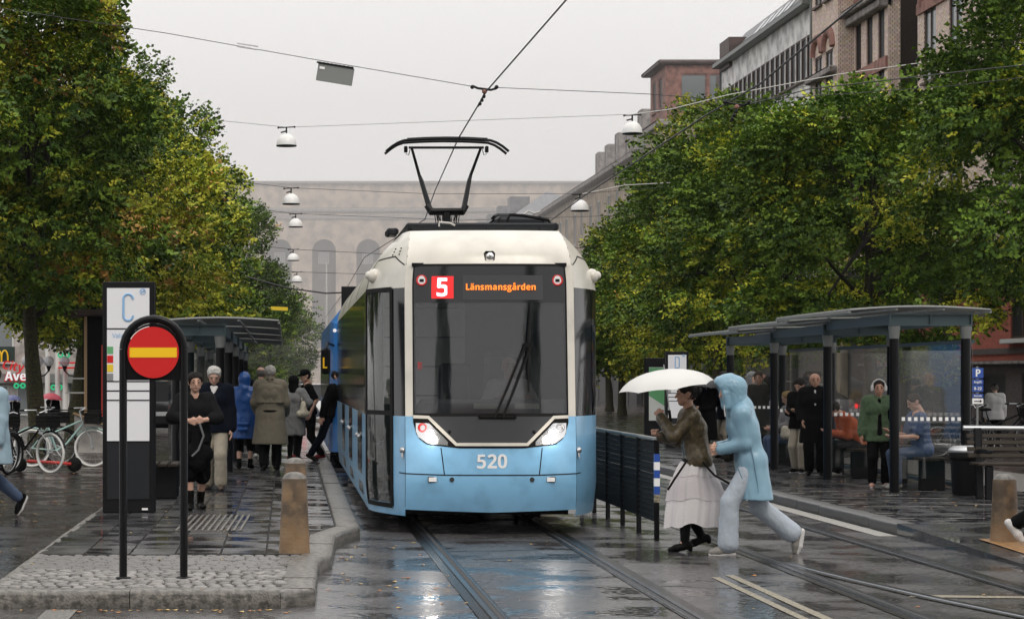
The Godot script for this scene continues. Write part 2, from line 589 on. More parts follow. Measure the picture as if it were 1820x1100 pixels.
func ground() -> void:
	var g := setting("ground")
	sheet("ground_sheet", [[-400, -120], [400, -120], [400, 700], [-400, 700]], -0.02, M.footway_asphalt, g)
	var road := setting("road")
	sheet("carriageway", [[-60, -60], [60, -60], [60, 16.0], [7.6, 20.2], [6.7, 24.4], [6.7, 320], [0.6, 320], [0.6, 24], [0.3, 22.6], [0.1, 17.2], [-60, 17.0]], 0.0, M.asphalt, road)
	# worn paint on the road
	for q in [[3.64, 0.07, 15.0, 19.3], [3.80, 0.08, 15.0, 19.5]]:
		sheet("yellow_line", [[q[0], q[2]], [q[0] + q[1], q[2]], [q[0] + q[1], q[3]], [q[0], q[3]]], 0.005, M.road_paint_yellow, road)
	sheet("yellow_line", [[4.85, 17.55], [5.85, 17.45], [5.85, 17.6], [4.95, 17.75]], 0.005, M.road_paint_yellow, road)
	sheet("white_line", [[6.36, 24.2], [6.58, 24.2], [6.58, 60], [6.36, 60]], 0.005, M.road_paint_white, road)
	sheet("white_line", [[-1.78, 15.4], [-1.55, 15.4], [-1.55, 16.62], [-1.78, 16.62]], 0.005, M.road_paint_worn, road)
	for k in 9:
		var a := Vector2(rng.randf_range(0.6, 5.6), rng.randf_range(16.4, 23.0))
		var p := [a]
		for i in 5:
			p.append(p[-1] + Vector2(rng.randf_range(0.12, 0.3), rng.randf_range(-0.25, 0.25)) * (1.0 if k % 3 else 0.6))
		var poly := []
		for v in p:
			poly.append([v.x, v.y])
		for i in range(p.size() - 1, -1, -1):
			poly.append([p[i].x, p[i].y + 0.035 + 0.02 * sin(i * 2.0)])
		sheet("tar_seam", poly, 0.0045, M.tar_seam, road)
	# rails, each with its groove between bands of tar
	var track := setting("tram_track")
	for q in [[1.475, 1], [2.945, -1], [4.5, 1], [5.95, -1]]:
		var x: float = q[0]
		sheet("tar_band", [[x - 0.11, -10], [x + 0.11, -10], [x + 0.11, 150], [x - 0.11, 150]], 0.006, M.tar_seam, track)
		var s := stn()
		bx(s, V(x, 0.004, 70), Vector3(0.062, 0.018, 160), Basis(), 0.004)
		build("rail", s, M.rail_steel, track)
		s = stn()
		bx(s, V(x + 0.052 * q[1], 0.003, 70), Vector3(0.036, 0.010, 160))
		build("rail_groove", s, M.rail_groove, track)
		s = stn()
		bx(s, V(x + 0.08 * q[1], 0.004, 70), Vector3(0.018, 0.014, 160))
		build("check_rail", s, M.rail_steel, track)
	var sw := stn()
	tube(sw, [V(4.6, 0.004, 20.6), V(4.78, 0.004, 19.0), V(5.02, 0.004, 17.4), V(5.42, 0.004, 15.4), V(6.0, 0.004, 13.0)], 0.028, 6, true, 0.4)
	build("rail", sw, M.rail_steel, track)
	sheet("tar_band", [[4.5, 20.8], [4.69, 19.0], [4.93, 17.4], [5.33, 15.4], [5.9, 13], [6.1, 13], [5.51, 15.4], [5.11, 17.4], [4.87, 19.0], [4.68, 20.8]], 0.0075, M.tar_seam, track)
	# footway on the left, behind the front kerb
	var fw := setting("footway")
	sheet("footway_surface", [[-60, 16.9], [-2.27, 16.9], [-2.27, 300], [-60, 300]], 0.125, M.footway_asphalt, fw)
	kerb([[-4.4, 16.72], [-2.3, 16.75]], 0.26, 0.13, 1.05, M.kerb_granite, fw)
	kerb([[-2.29, 30.0], [-2.29, 17.0]], 0.10, 0.128, 0.9, M.kerb_granite, fw)
	# tram platform with its cobbled head
	var pl := setting("tram_platform")
	var poly := [[-2.27, 16.95]]
	for d in [16.95, 19.6, 20.2, 22.7, 24.0, 140.0]:
		poly.append([edge_x(d) - 0.1, d])
	poly.append([-2.27, 140])
	sheet("platform_bed", poly, 0.112, M.joint, pl)
	sheet("far_paving", [[-2.27, 41], [0.6, 41], [0.6, 140], [-2.27, 140]], 0.128, M.wet_slab_0, pl)
	kerb([[-2.3, 16.75], [-0.05, 16.75], [0.21, 16.97], [0.27, 19.6], [0.40, 20.2], [0.49, 22.7], [0.78, 24.0], [0.82, 40.0]], 0.26, 0.13, 1.05, M.kerb_granite, pl)
	kerb([[0.82, 40.0], [0.84, 139.0]], 0.26, 0.13, 20.0, M.kerb_granite, pl)
	var pieces := []
	for v in 5:
		var st := stn()
		var j := 0.006
		bx(st, Vector3(0, -0.015, 0), Vector3(0.41 - j, 0.03 + v * 0.0006, 1.0), Basis(), 0.003)
		pieces.append(done(st))
	var row := 0
	var d := 20.24
	while d < 41:
		var l := 0.62 if row % 3 != 1 else 0.34
		var x := -2.24
		while x < edge_x(d) - 0.34:
			var w := minf(0.41, edge_x(d) - 0.27 - x)
			if w > 0.08:
				put("paving_slab", pieces[rng.randi() % 5], M["wet_slab_%d" % (rng.randi() % 3)], pl, Transform3D(Basis.from_scale(Vector3((w - 0.008) / 0.405, 1, l - 0.012)), V(x + w / 2, 0.129 + rng.randf_range(-0.002, 0.002), d + l / 2)).rotated_local(Vector3.RIGHT, rng.randf_range(-0.004, 0.004)))
			x += 0.41
		d += l
		row += 1
		if d > 31:
			l = 1.2
	# grating of pale bars let into the slabs
	for k in 11:
		var st := stn()
		bx(st, V(-1.12 + k * 0.066, 0.137, 24.5), Vector3(0.034, 0.012, 2.6), Basis(Vector3.UP, -0.02), 0.004)
		build("grate_bar", st, M.kerb_granite, pl)
	# setts: the nearest 300 one by one, the others joined
	var sett := []
	for v in 4:
		var st := stn()
		var rings := []
		for lv in [[0.5, -0.04], [0.5, -0.012], [0.42, 0.0], [0.2, 0.006]]:
			var ring := PackedVector3Array()
			for q in [[-1, -1], [-1, 1], [1, 1], [1, -1]]:
				ring.append(Vector3(q[0] * lv[0] + rng.randf_range(-0.04, 0.04), lv[1], q[1] * lv[0] + rng.randf_range(-0.04, 0.04)))
			rings.append(ring)
		loft(st, rings, false, true, 0)
		sett.append(done(st))
	var rest := stn()
	var count := 0
	d = 17.03
	row = 0
	while d < 20.1:
		var x := -2.22 + (0.05 if row % 2 else 0.0)
		while x < edge_x(d) - 0.32:
			var w := rng.randf_range(0.085, 0.125)
			var xf := Transform3D(Basis(Vector3.UP, rng.randf_range(-0.12, 0.12)).scaled_local(Vector3(w - 0.012, 1, 0.092)), V(x + w / 2, 0.128 + rng.randf_range(-0.006, 0.005), d + 0.05))
			if count < 295:
				put("cobblestone", sett[rng.randi() % 4], M["wet_cobble_%d" % (rng.randi() % 3)], pl, xf)
			else:
				rest.append_from(sett[rng.randi() % 4], 0, xf)
			count += 1
			x += w
		d += 0.106
		row += 1
	var o := put("cobbles_behind", rest.commit(), M.wet_cobble_1, pl)
	o.set_meta("kind", "stuff")
	# the right-hand platform, ramped down at its near end
	var pr := setting("far_platform")
	sheet("platform_bed", [[6.7, 24.4], [12.0, 24.4], [12.0, 320], [6.7, 320]], 0.112, M.joint, pr)
	sheet("far_paving", [[6.85, 44], [12.0, 44], [12.0, 320], [6.85, 320]], 0.128, M.wet_slab_2, pr)
	kerb([[6.62, 46.0], [6.62, 24.4]], 0.22, 0.13, 1.2, M.kerb_dark, pr)
	kerb([[6.62, 300.0], [6.62, 46.0]], 0.22, 0.13, 40.0, M.kerb_dark, pr)
	var ramp := stn()
	quad(ramp, V(6.62, 0.13, 24.4), V(12, 0.13, 24.4), V(12, 0.01, 19.6), V(6.66, 0.01, 19.6))
	quad(ramp, V(6.62, 0.13, 24.4), V(6.66, 0.01, 19.6), V(6.66, -0.03, 19.6), V(6.62, -0.03, 24.4))
	build("ramp", ramp, M.wet_slab_2, pr)
	d = 24.42
	row = 0
	while d < 44:
		var l := 0.45 if d < 32 else 0.9
		var x := 6.86 + (0.2 if row % 2 else 0.0)
		while x < 9.9:
			put("paving_slab", pieces[rng.randi() % 5], M["wet_slab_%d" % ((rng.randi() % 2) * 2)], pr, Transform3D(Basis.from_scale(Vector3(0.385 / 0.405, 1, l - 0.006)), V(x + 0.2, 0.129 + rng.randf_range(-0.0008, 0.0008), d + l / 2)))
			x += 0.395
		d += l
		row += 1
	sheet("side_paving", [[10.2, 24.4], [12.0, 24.4], [12.0, 44], [10.2, 44]], 0.13, M.wet_cobble_1, pr)
	var tp := stn()
	quad(tp, V(6.95, 0.094, 22.6), V(8.4, 0.094, 22.6), V(8.4, 0.052, 21.0), V(6.95, 0.052, 21.0))
	build("tactile_strip", tp, M.tactile_orange, pr)
	var rf := setting("right_footway")
	sheet("footway_surface", [[12.0, 19.6], [40, 19.6], [40, 330], [12.0, 330]], 0.12, M.footway_asphalt, rf)
	# leaves lying about
	var lm := stn()
	quad(lm, Vector3(-0.5, 0, 0), Vector3(0, 0.12, -0.55), Vector3(0.55, 0, 0), Vector3(0, 0.1, 0.5))
	var mm := MultiMesh.new()
	mm.transform_format = MultiMesh.TRANSFORM_3D
	mm.use_colors = true
	mm.mesh = done(lm)
	mm.instance_count = 260
	for i in 260:
		var p: Vector3
		var k := i % 7
		if k < 3:
			p = V(rng.randf_range(-5.5, -2.3), 0.128, rng.randf_range(20, 42))
		elif k == 3:
			p = V(rng.randf_range(-2.2, 0.15), 0.003, 16.6 - absf(rng.randfn(0, 0.08)))
		elif k == 4:
			p = V(rng.randf_range(0.45, 1.4), 0.003, rng.randf_range(16.5, 23.5))
		elif k == 5:
			p = V(rng.randf_range(7, 10), 0.135, rng.randf_range(24.5, 36))
		else:
			p = V(rng.randf_range(-2.2, 6), 0.134 if rng.randf() < 0.0 else 0.004, rng.randf_range(16.2, 24)) if rng.randf() < 0.4 else V(rng.randf_range(-2.2, 0.3), 0.136, rng.randf_range(24, 40))
			if p.x < edge_x(-p.z):
				p.y = 0.136
		var sc := rng.randf_range(0.03, 0.065)
		mm.set_instance_transform(i, Transform3D(Basis(Vector3.UP, rng.randf() * TAU).scaled_local(Vector3(sc, sc, sc)), p))
		mm.set_instance_color(i, [Color(0.4, 0.26, 0.1), Color(0.5, 0.36, 0.16), Color(0.3, 0.2, 0.08), Color(0.45, 0.2, 0.08)][rng.randi() % 4])
	var mi := MultiMeshInstance3D.new()
	mi.name = "fallen_leaves"
	mi.multimesh = mm
	mi.material_override = M.leaf
	add_child(mi)
	tag(mi, "dry brown leaves scattered over the wet paving and road", "leaves")
	mi.set_meta("kind", "stuff")

# ---------- buildings ----------
# a wall from o along ux, w by h, with rectangular holes [u, v, w, h] in which windows are set; n points outwards
func facade(parent: Node3D, o: Vector3, ux: Vector3, n: Vector3, w: float, h: float, holes: Array, m: Material, called := "wall", fm = null, pm = null, mull := 1, arched := false, rec := 0.07) -> void:
	var us := [0.0, w]
	var vs := [0.0, h]
	for q in holes:
		us.append(q[0]); us.append(q[0] + q[2])
		vs.append(q[1]); vs.append(q[1] + q[3])
	us.sort(); vs.sort()
	var b := Basis(ux, Vector3.UP, n)
	var st := stn()
	for j in vs.size() - 1:
		if vs[j + 1] - vs[j] < 0.001:
			continue
		var run := -1.0
		for i in us.size() - 1:
			var cu: float = (us[i] + us[i + 1]) / 2
			var cv: float = (vs[j] + vs[j + 1]) / 2
			var solid: bool = us[i + 1] - us[i] > 0.0005
			for q in holes:
				if cu > q[0] and cu < q[0] + q[2] and cv > q[1] and cv < q[1] + q[3]:
					solid = false
			if solid and run < 0:
				run = us[i]
			var last: bool = i == us.size() - 2
			if run >= 0 and ((not solid and us[i + 1] - us[i] > 0.0005) or last):
				var stop: float = us[i + 1] if solid and last else us[i]
				bx(st, o + ux * (run + stop) / 2 + Vector3.UP * (vs[j] + vs[j + 1]) / 2 - n * 0.2, Vector3(stop - run, vs[j + 1] - vs[j], 0.4), b)
				run = -1.0
	build(called, st, m, parent)
	for q in holes:
		var c: Vector3 = o + ux * (q[0] + q[2] / 2) + Vector3.UP * (q[1] + q[3] / 2) - n * rec
		var f := stn()
		var t := 0.07
		bx(f, c + Vector3.UP * (q[3] / 2 - t / 2), Vector3(q[2], t, 0.08), b)
		bx(f, c - Vector3.UP * (q[3] / 2 - t / 2), Vector3(q[2], t, 0.08), b)
		for s in mull + 2:
			bx(f, c + ux * lerpf(-q[2] / 2 + t / 2, q[2] / 2 - t / 2, float(s) / (mull + 1)), Vector3(t, q[3] - 2 * t, 0.075), b)
		bx(f, c + n * (rec + 0.03) - Vector3.UP * (q[3] / 2 + 0.04), Vector3(q[2] + 0.12, 0.08, 0.18), b)
		var win := build("window", f, fm if fm else M.frame_white, parent)
		var g := stn()
		bx(g, c - n * 0.01, Vector3(q[2] - 0.05, q[3] - 0.05, 0.02), b)
		build("pane", g, pm if pm else M.window_dark, win)
		if arched:
			var a := stn()
			var ring := []
			for i in 9:
				var ang := PI * i / 8
				ring.append(o + ux * (q[0] + q[2] / 2 + cos(ang) * (q[2] * 0.62)) + Vector3.UP * (q[1] + q[3] + 0.05 + sin(ang) * q[2] * 0.55))
			tube(a, ring, 0.17, 6)
			build("window_arch", a, M.terracotta, parent)

func blocks(parent: Node3D, called: String, list: Array, m: Material) -> void:
	for q in list:
		var st := stn()
		bx(st, q[0], q[1], q[2] if q.size() > 2 else Basis(), q[3] if q.size() > 3 else 0.0)
		build(called, st, m, parent)

func buildings() -> void:
	var A := Vector3(0, 0, -1)   # away along the street
	var W := Vector3(-1, 0, 0)   # facing the street from the right
	# ornate brick house on the right
	var t := thing("brick_house", "ornate buff brick house with red brick ground floor behind the right-hand trees", "building", V(20, 0, 58))
	var holes := []
	for u in [2.35, 9.6, 13.2, 16.8]:
		holes.append([u, 2.75, 1.8, 1.25])
	var low := []
	for u in [1.0, 4.6, 8.6, 12.6, 16.4]:
		low.append([u, 0.1, 2.2, 1.7])
	facade(t, Vector3.ZERO, A, W, 20.0, 2.1, low, M.brick_grey, "ground_floor_wall", M.frame_dark, M.window_dark, 0)
	facade(t, Vector3(0, 2.1, 0), A, W, 20.0, 3.1, holes.map(func(q): return [q[0], q[1] - 2.1, q[2], q[3]]), M.brick_red, "red_wall", M.frame_brown, M.window_dark, 1)
	for u in [2.35, 9.6, 13.2, 16.8]:   # round heads ringed with grey brick
		var a := stn()
		var pts := []
		for i in 13:
			var ang := PI * i / 12
			pts.append(Vector3(-0.04, 3.98 + sin(ang) * 1.05, -(u + 0.9 - cos(ang) * 1.05)))
		tube(a, pts, 0.16, 6)
		build("window_arch", a, M.brick_grey, t)
		a = stn()
		var lun := PackedVector2Array()
		for i in 11:
			var ang := PI * i / 10
			lun.append(Vector2(cos(ang) * 0.9, sin(ang) * 0.9))
		prism(a, lun, 0.05, Transform3D(Basis(A, Vector3.UP, W), Vector3(-0.03, 4.0, -(u + 0.9))))
		build("fanlight", a, M.window_dark, t)
		a = stn()
		bx(a, Vector3(-0.12, 2.68, -(u + 0.9)), Vector3(0.3, 0.14, 2.1), Basis(), 0.02)
		build("sill", a, M.frame_white, t)
	blocks(t, "brick_band", [[Vector3(-0.02, 3.45, -1.0), Vector3(0.08, 0.2, 2.0)], [Vector3(-0.02, 3.45, -6.9), Vector3(0.08, 0.2, 5.0)], [Vector3(-0.02, 2.42, -10), Vector3(0.08, 0.16, 20)]], M.brick_grey)
	blocks(t, "shop_cornice", [[Vector3(-0.1, 2.1, -10), Vector3(0.3, 0.1, 20), Basis(), 0.02]], M.stone_grey)
	blocks(t, "string_course", [[Vector3(-0.12, 5.3, -10), Vector3(0.35, 0.25, 20), Basis(), 0.04]], M.stone_grey)
	# upper floors in sections
	var up := []
	for f in 4:
		up.append([1.2, 1.4 + f * 4.1, 1.3, 2.4])
		up.append([4.0, 1.4 + f * 4.1, 1.3, 2.4])
		up.append([8.6, 1.4 + f * 4.1, 1.3, 2.4])
		up.append([11.3, 1.4 + f * 4.1, 1.3, 2.4])
	facade(t, Vector3(0, 5.4, 0), A, W, 13.3, 17.0, up, M.brick_buff, "wall", M.frame_brown, M.window_sky, 1, true)
	blocks(t, "recess_wall", [[Vector3(1.5, 13.9, -14.4), Vector3(0.4, 17.0, 2.2)]], M.brick_grey)
	var nar := []
	for f in 4:
		for k in 3:
			nar.append([0.45 + k * 1.5, 1.9 + f * 4.1, 0.8, 2.5])
	facade(t, Vector3(-0.35, 5.4, -15.5), A, W, 4.6, 17.0, nar, M.brick_buff, "wall", M.frame_brown, M.window_dark, 0)
	for f in 4:
		for k in 3:
			var gb := stn()
			prism(gb, PackedVector2Array([Vector2(-0.5, 0), Vector2(0.5, 0), Vector2(0.14, 0.55), Vector2(0.1, 1.0), Vector2(-0.1, 1.0), Vector2(-0.14, 0.55)]), 0.14, Transform3D(Basis(A, Vector3.UP, W), Vector3(-0.4, 9.95 + f * 4.1, -16.35 - k * 1.5)))
			build("window_gable", gb, M.terracotta, t)
	for f in 3:
		blocks(t, "brick_band", [[Vector3(-0.38, 7.9 + f * 4.1, -17.8), Vector3(0.1, 0.4, 4.55)], [Vector3(-0.03, 9.2 + f * 4.1, -6.6), Vector3(0.1, 0.35, 13.2)]], M.terracotta)
	blocks(t, "cornice", [[Vector3(-0.52, 14.2, -17.8), Vector3(0.7, 0.2, 4.9), Basis(), 0.05], [Vector3(-0.45, 13.95, -17.8), Vector3(0.5, 0.3, 4.7), Basis(), 0.05]], M.stone_grey)
	var bay := []
	for f in 4:
		bay.append([0.5, 1.4 + f * 4.1, 1.1, 2.3])
		bay.append([2.1, 1.4 + f * 4.1, 1.1, 2.3])
	facade(t, Vector3(-0.9, 5.4, -20.15), A, W, 3.6, 17.0, bay, M.brick_buff, "bay_wall", M.frame_brown, M.window_sky, 1, true)
	blocks(t, "bay_side", [[Vector3(-0.46, 13.9, -20.05), Vector3(0.86, 17, 0.18)]], M.brick_buff)
	blocks(t, "cornice", [[Vector3(-0.85, 12.4, -21.95), Vector3(0.7, 0.25, 3.8), Basis(), 0.05], [Vector3(-0.85, 16.5, -21.95), Vector3(0.7, 0.25, 3.8), Basis(), 0.05]], M.stone_grey)
	blocks(t, "core", [[Vector3(6.5, 11.2, -11.9), Vector3(8.5, 22.4, 23.6)]], M.brick_grey)
	# narrow cream house
	t = thing("cream_house", "narrow cream rendered house with four-light windows between brick house and white block", "building", V(20, 0, 81.8))
	holes = []
	for f in 6:
		for k in 4:
			holes.append([0.35 + k * 0.75, 1.5 + f * 3.7, 0.55, 2.2])
	facade(t, Vector3.ZERO, A, W, 3.6, 24.0, holes, M.render_cream, "wall", M.frame_dark, M.window_dark, 0)
	blocks(t, "downpipe", [[Vector3(-0.1, 12, -3.5), Vector3(0.12, 24, 0.12)]], M.zinc)
	# white block with ribbon windows
	t = thing("white_block", "white modernist block with long ribbon windows and grey mansard roof", "building", V(20, 0, 85.5))
	holes = []
	for f in 3:
		for k in 19:
			holes.append([0.25 + k * 0.93, [5.0, 9.2, 13.15][f], 0.85, 1.65])
	facade(t, Vector3.ZERO, A, W, 18.0, 15.9, holes, M.render_white, "wall", M.frame_brown, M.window_dark, 0)
	blocks(t, "fascia", [[Vector3(-0.2, 15.95, -9), Vector3(0.5, 0.22, 18.2), Basis(), 0.03]], M.zinc)
	var r := stn()
	quad(r, Vector3(-0.1, 16.05, 0), Vector3(-0.1, 16.05, -18), Vector3(1.1, 17.5, -18), Vector3(1.1, 17.5, 0))
	quad(r, Vector3(1.1, 17.5, 0), Vector3(1.1, 17.5, -18), Vector3(9, 17.9, -18), Vector3(9, 17.9, 0))
	quad(r, Vector3(-0.1, 16.05, -18), Vector3(0, 0, -18), Vector3(9, 0, -18), Vector3(9, 17.9, -18))
	tri(r, Vector3(-0.1, 16.05, -18), Vector3(9, 17.9, -18), Vector3(1.1, 17.5, -18))
	quad(r, Vector3(0, 0, -0.02), Vector3(0, 16.0, -0.02), Vector3(9, 17.9, -0.02), Vector3(9, 0, -0.02))
	build("roof", r, M.slate, t)
	for k in 5:
		blocks(t, "skylight", [[Vector3(0.55, 16.85, -6.0 - k * 1.5), Vector3(0.9, 0.06, 1.0), Basis(Vector3.FORWARD, -0.88), 0.02]], M.window_sky)
	blocks(t, "dormer", [[Vector3(0.6, 16.3, -16.6), Vector3(1.5, 1.3, 2.2)]], M.roof_brown)
	# lower link and terracotta attic block
	t = thing("link_house", "low brown link building between the white block and the terracotta attic", "building", V(20, 0, 103.6))
	facade(t, Vector3.ZERO, A, W, 16.0, 13.2, [[3, 8.5, 1.4, 2], [7, 8.5, 1.4, 2], [11, 8.5, 1.4, 2]], M.render_beige, "wall")
	blocks(t, "roof", [[Vector3(4, 13.4, -8.0), Vector3(8.4, 0.4, 16)]], M.roof_brown)
	blocks(t, "stair_head", [[Vector3(1.8, 14.9, -4.0), Vector3(2.0, 2.6, 3.0)]], M.roof_brown)
	t = thing("terracotta_house", "corner house with glazed terracotta attic under a dark overhanging roof", "building", V(20, 0, 119.8))
	var S := Vector3(0, 0, 1)
	holes = []
	for k in 4:
		holes.append([0.9 + k * 3.0, 9.4, 1.5, 2.3])
		holes.append([0.9 + k * 3.0, 5.4, 1.5, 2.3])
	facade(t, Vector3.ZERO, Vector3.RIGHT, S, 12.0, 15.0, holes, M.render_beige, "wall")
	facade(t, Vector3(0.003, 0, -0.42), A, W, 5.2, 15.0, [[2, 9.4, 1.4, 2.3]], M.render_beige, "side_wall")
	blocks(t, "cornice", [[Vector3(5.9, 15.2, -2.8), Vector3(12.5, 0.4, 6.1), Basis(), 0.1]], M.stone_grey)
	facade(t, Vector3(0.2, 15.4, -0.2), Vector3.RIGHT, S, 11.6, 2.9, [[0.8, 0.75, 1.4, 1.7], [2.3, 0.75, 1.3, 1.7], [5.4, 0.75, 1.4, 1.7]], M.terracotta, "attic_wall", M.terracotta, M.window_sky, 0)
	facade(t, Vector3(0.203, 15.4, -0.62), A, W, 4.6, 2.9, [[0.7, 0.75, 1.2, 1.7], [2.7, 0.75, 1.2, 1.7]], M.terracotta, "attic_side", M.terracotta, M.window_dark, 0)
	blocks(t, "roof", [[Vector3(5.8, 18.45, -2.8), Vector3(12.1, 0.25, 5.9), Basis(), 0.08]], M.roof_brown)
	# beige house with chimneys on its slate roof
	t = thing("chimney_house", "beige stone house with slate hip roof and a row of chimneys beyond the right-hand trees", "building", V(20, 0, 126))
	holes = []
	for f in 3:
		for k in 16:
			holes.append([1.0 + k * 4.1 + (0.0 if k % 2 else 0.5), 3.0 + f * 3.9, 1.3, 2.2])
	facade(t, Vector3.ZERO, A, W, 69.0, 14.2, holes, M.render_beige, "wall", M.frame_white, M.window_dark, 1)
	blocks(t, "cornice", [[Vector3(-0.2, 14.3, -34.5), Vector3(0.8, 0.35, 69.4), Basis(), 0.08]], M.stone_grey)
	r = stn()
	quad(r, Vector3(-0.4, 14.5, 0), Vector3(-0.4, 14.5, -69), Vector3(4.5, 17.6, -65), Vector3(4.5, 17.6, -4))
	tri(r, Vector3(-0.4, 14.5, 0), Vector3(4.5, 17.6, -4), Vector3(9, 14.5, 0))
	quad(r, Vector3(9, 14.5, 0), Vector3(4.5, 17.6, -4), Vector3(4.5, 17.6, -65), Vector3(9, 14.5, -69))
	build("roof", r, M.slate, t)
	for k in 6:
		blocks(t, "chimney", [[Vector3(1.5 + 0.25 * k, 16.6, -3.5 - k * 6.5), Vector3(0.9, 2.2 + 0.2 * (k % 2), 1.5), Basis(), 0.06]], M.stone_grey)
	blocks(t, "core", [[Vector3(5, 7, -34.5), Vector3(7.5, 14, 68.5)]], M.render_beige)
	t = thing("grey_house", "long hazy grey house with steep roof at the far end of the right side", "building", V(20, 0, 196))
	holes = []
	for f in 3:
		for k in 10:
			holes.append([2.0 + k * 6.0, 3.0 + f * 4.1, 1.8, 2.4])
	facade(t, Vector3.ZERO, A, W, 62.0, 15.5, holes, M.stone_grey, "wall", M.frame_dark, M.window_dark, 1)
	r = stn()
	quad(r, Vector3(-0.5, 15.6, 0), Vector3(-0.5, 15.6, -62), Vector3(3.5, 18.4, -62), Vector3(3.5, 18.4, -7))
	tri(r, Vector3(-0.5, 15.6, 0), Vector3(3.5, 18.4, -7), Vector3(9, 15.6, 0))
	quad(r, Vector3(9, 15.6, 0), Vector3(3.5, 18.4, -7), Vector3(3.5, 18.4, -62), Vector3(9, 15.6, -62))
	build("roof", r, M.slate, t)
	for k in 5:
		blocks(t, "dormer", [[Vector3(1.0, 17.0, -8.0 - k * 11.0), Vector3(1.8, 1.8, 2.2)]], M.slate)
	# dark shop windows and canopies along the ground floors on the right
	for q in [["shopping_arcade", "dark shop arcade under the white block and cream house", 82.0, 21.0], ["shopping_arcade", "dark shop arcade under the link building beyond the white block", 103.7, 15.8], ["shopping_arcade", "dark shop arcade under the chimney house", 126.2, 68.0]]:
		t = thing(q[0], q[1], "arcade", V(19.72, 0.12, q[2]), 0.0, "shop fronts on the right")
		var n := int(q[3] / 3.0)
		for k in n:
			blocks(t, "pane", [[Vector3(0.0, 1.5, -(k + 0.5) * q[3] / n), Vector3(0.2, 3.0, q[3] / n - 0.35)]], M.window_dark)
			blocks(t, "pier", [[Vector3(0.02, 1.5, -k * q[3] / n), Vector3(0.3, 3.0, 0.3)]], M.frame_dark)
		blocks(t, "fascia", [[Vector3(-0.15, 3.3, -q[3] / 2), Vector3(0.6, 0.6, q[3])]], M.dark_grey)
	# houses at the photographer's back, mirrored in the windscreen and shading the street
	t = thing("corner_block", "pale block mirrored in the tram's windscreen from the near end of the street", "building", V(34, 0, -62))
	holes = []
	for f in 5:
		for k in 18:
			holes.append([1.2 + k * 3.3, 2.0 + f * 3.6, 1.6, 2.1])
	facade(t, Vector3.ZERO, Vector3.LEFT, Vector3(0, 0, -1), 62.0, 21.5, holes, M.render_beige, "wall", M.frame_white, M.window_dark, 1)
	# the museum that closes the street
	t = thing("museum", "huge pale stone museum with tall arched bays closing the far end of the street", "building", V(-24, 0, 330))
	var st := stn()
	var arches := [22.9, 29.4, 35.9, 42.4, 48.9, 55.4, 61.9]
	var edges := [0.0]
	for x in arches:
		edges.append(x - 1.75)
		edges.append(x + 1.75)
	edges.append(85.0)
	for i in range(0, edges.size(), 2):
		bx(st, Vector3((edges[i] + edges[i + 1]) / 2, 10.9, -1.5), Vector3(edges[i + 1] - edges[i], 21.8, 3.0))
	bx(st, Vector3(42.5, 26.0, -1.5), Vector3(85, 8.4, 3.0))
	for x in arches:   # spandrels that round the heads
		for s in [-1, 1]:
			var sp := PackedVector2Array([Vector2(1.75 * s, 21.8)])
			for i in 9:
				var ang := PI / 2 * i / 8
				sp.append(Vector2(sin(ang) * 1.75 * s, 20.05 + cos(ang) * 1.75))
			prism(st, sp, 3.0, Transform3D(Basis(), Vector3(x, 0, -1.5)))
	build("wall", st, M.museum_stone, t)
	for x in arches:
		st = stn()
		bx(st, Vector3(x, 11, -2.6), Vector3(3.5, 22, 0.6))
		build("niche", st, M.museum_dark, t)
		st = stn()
		for k in 6:
			bx(st, Vector3(x - 0.75 + k * 0.3, 19.1, -2.2), Vector3(0.09, 1.7, 0.1))
			bx(st, Vector3(x, 18.35 + k * 0.3, -2.2), Vector3(1.6, 0.09, 0.1))
		var w := build("window", st, M.frame_white, t)
		st = stn()
		bx(st, Vector3(x, 19.1, -2.28), Vector3(1.6, 1.7, 0.05))
		build("pane", st, M.window_sky, w)
		blocks(t, "door_frame", [[Vector3(x, 4.2, -2.1), Vector3(2.2, 3.4, 0.4)]], M.museum_stone)
	blocks(t, "cornice", [[Vector3(42.5, 26.0, 0.1), Vector3(85.4, 0.7, 0.8), Basis(), 0.2], [Vector3(42.5, 25.0, 0.05), Vector3(85.2, 0.5, 0.4)], [Vector3(42.5, 30.1, 0.1), Vector3(85.4, 0.35, 0.6)]], M.stone_grey)
	for k in 8:
		blocks(t, "step", [[Vector3(42.5, 0.2 + k * 0.35, 8 - k * 0.9), Vector3(60, 0.4, 3)]], M.museum_stone)
	for k in 11:
		blocks(t, "parapet_pier", [[Vector3(18 + k * 4.5, 3.9, 2.0), Vector3(1.1, 2.2, 0.8)]], M.stone_grey)
	# shop house on the left edge
	t = thing("shop_house", "grey concrete shop house with large windows and lit shop names behind the left trees", "building", V(-16, 0, 92))
	holes = [[4.9, 0.1, 1.0, 1.25], [3.4, 0.1, 1.2, 1.25], [0.5, 0.1, 2.4, 1.25], [0.5, 2.3, 4.3, 3.4], [7.0, 0.1, 1.4, 1.5], [6.9, 3.2, 1.3, 3.6]]
	facade(t, Vector3.ZERO, Vector3.RIGHT, S, 8.6, 10.5, holes, M.concrete, "wall", M.frame_white, M.window_sky, 1)
	facade(t, Vector3(8.597, 0, -0.42), A, Vector3.RIGHT, 60.0, 10.5, [[4, 3.2, 3, 3], [12, 3.2, 3, 3], [22, 3.2, 3, 3], [34, 3.2, 3, 3], [4, 7.2, 3, 3], [12, 7.2, 3, 3], [22, 7.2, 3, 3], [34, 7.2, 3, 3]], M.stone_grey, "side_wall", M.frame_dark, M.window_dark, 1)
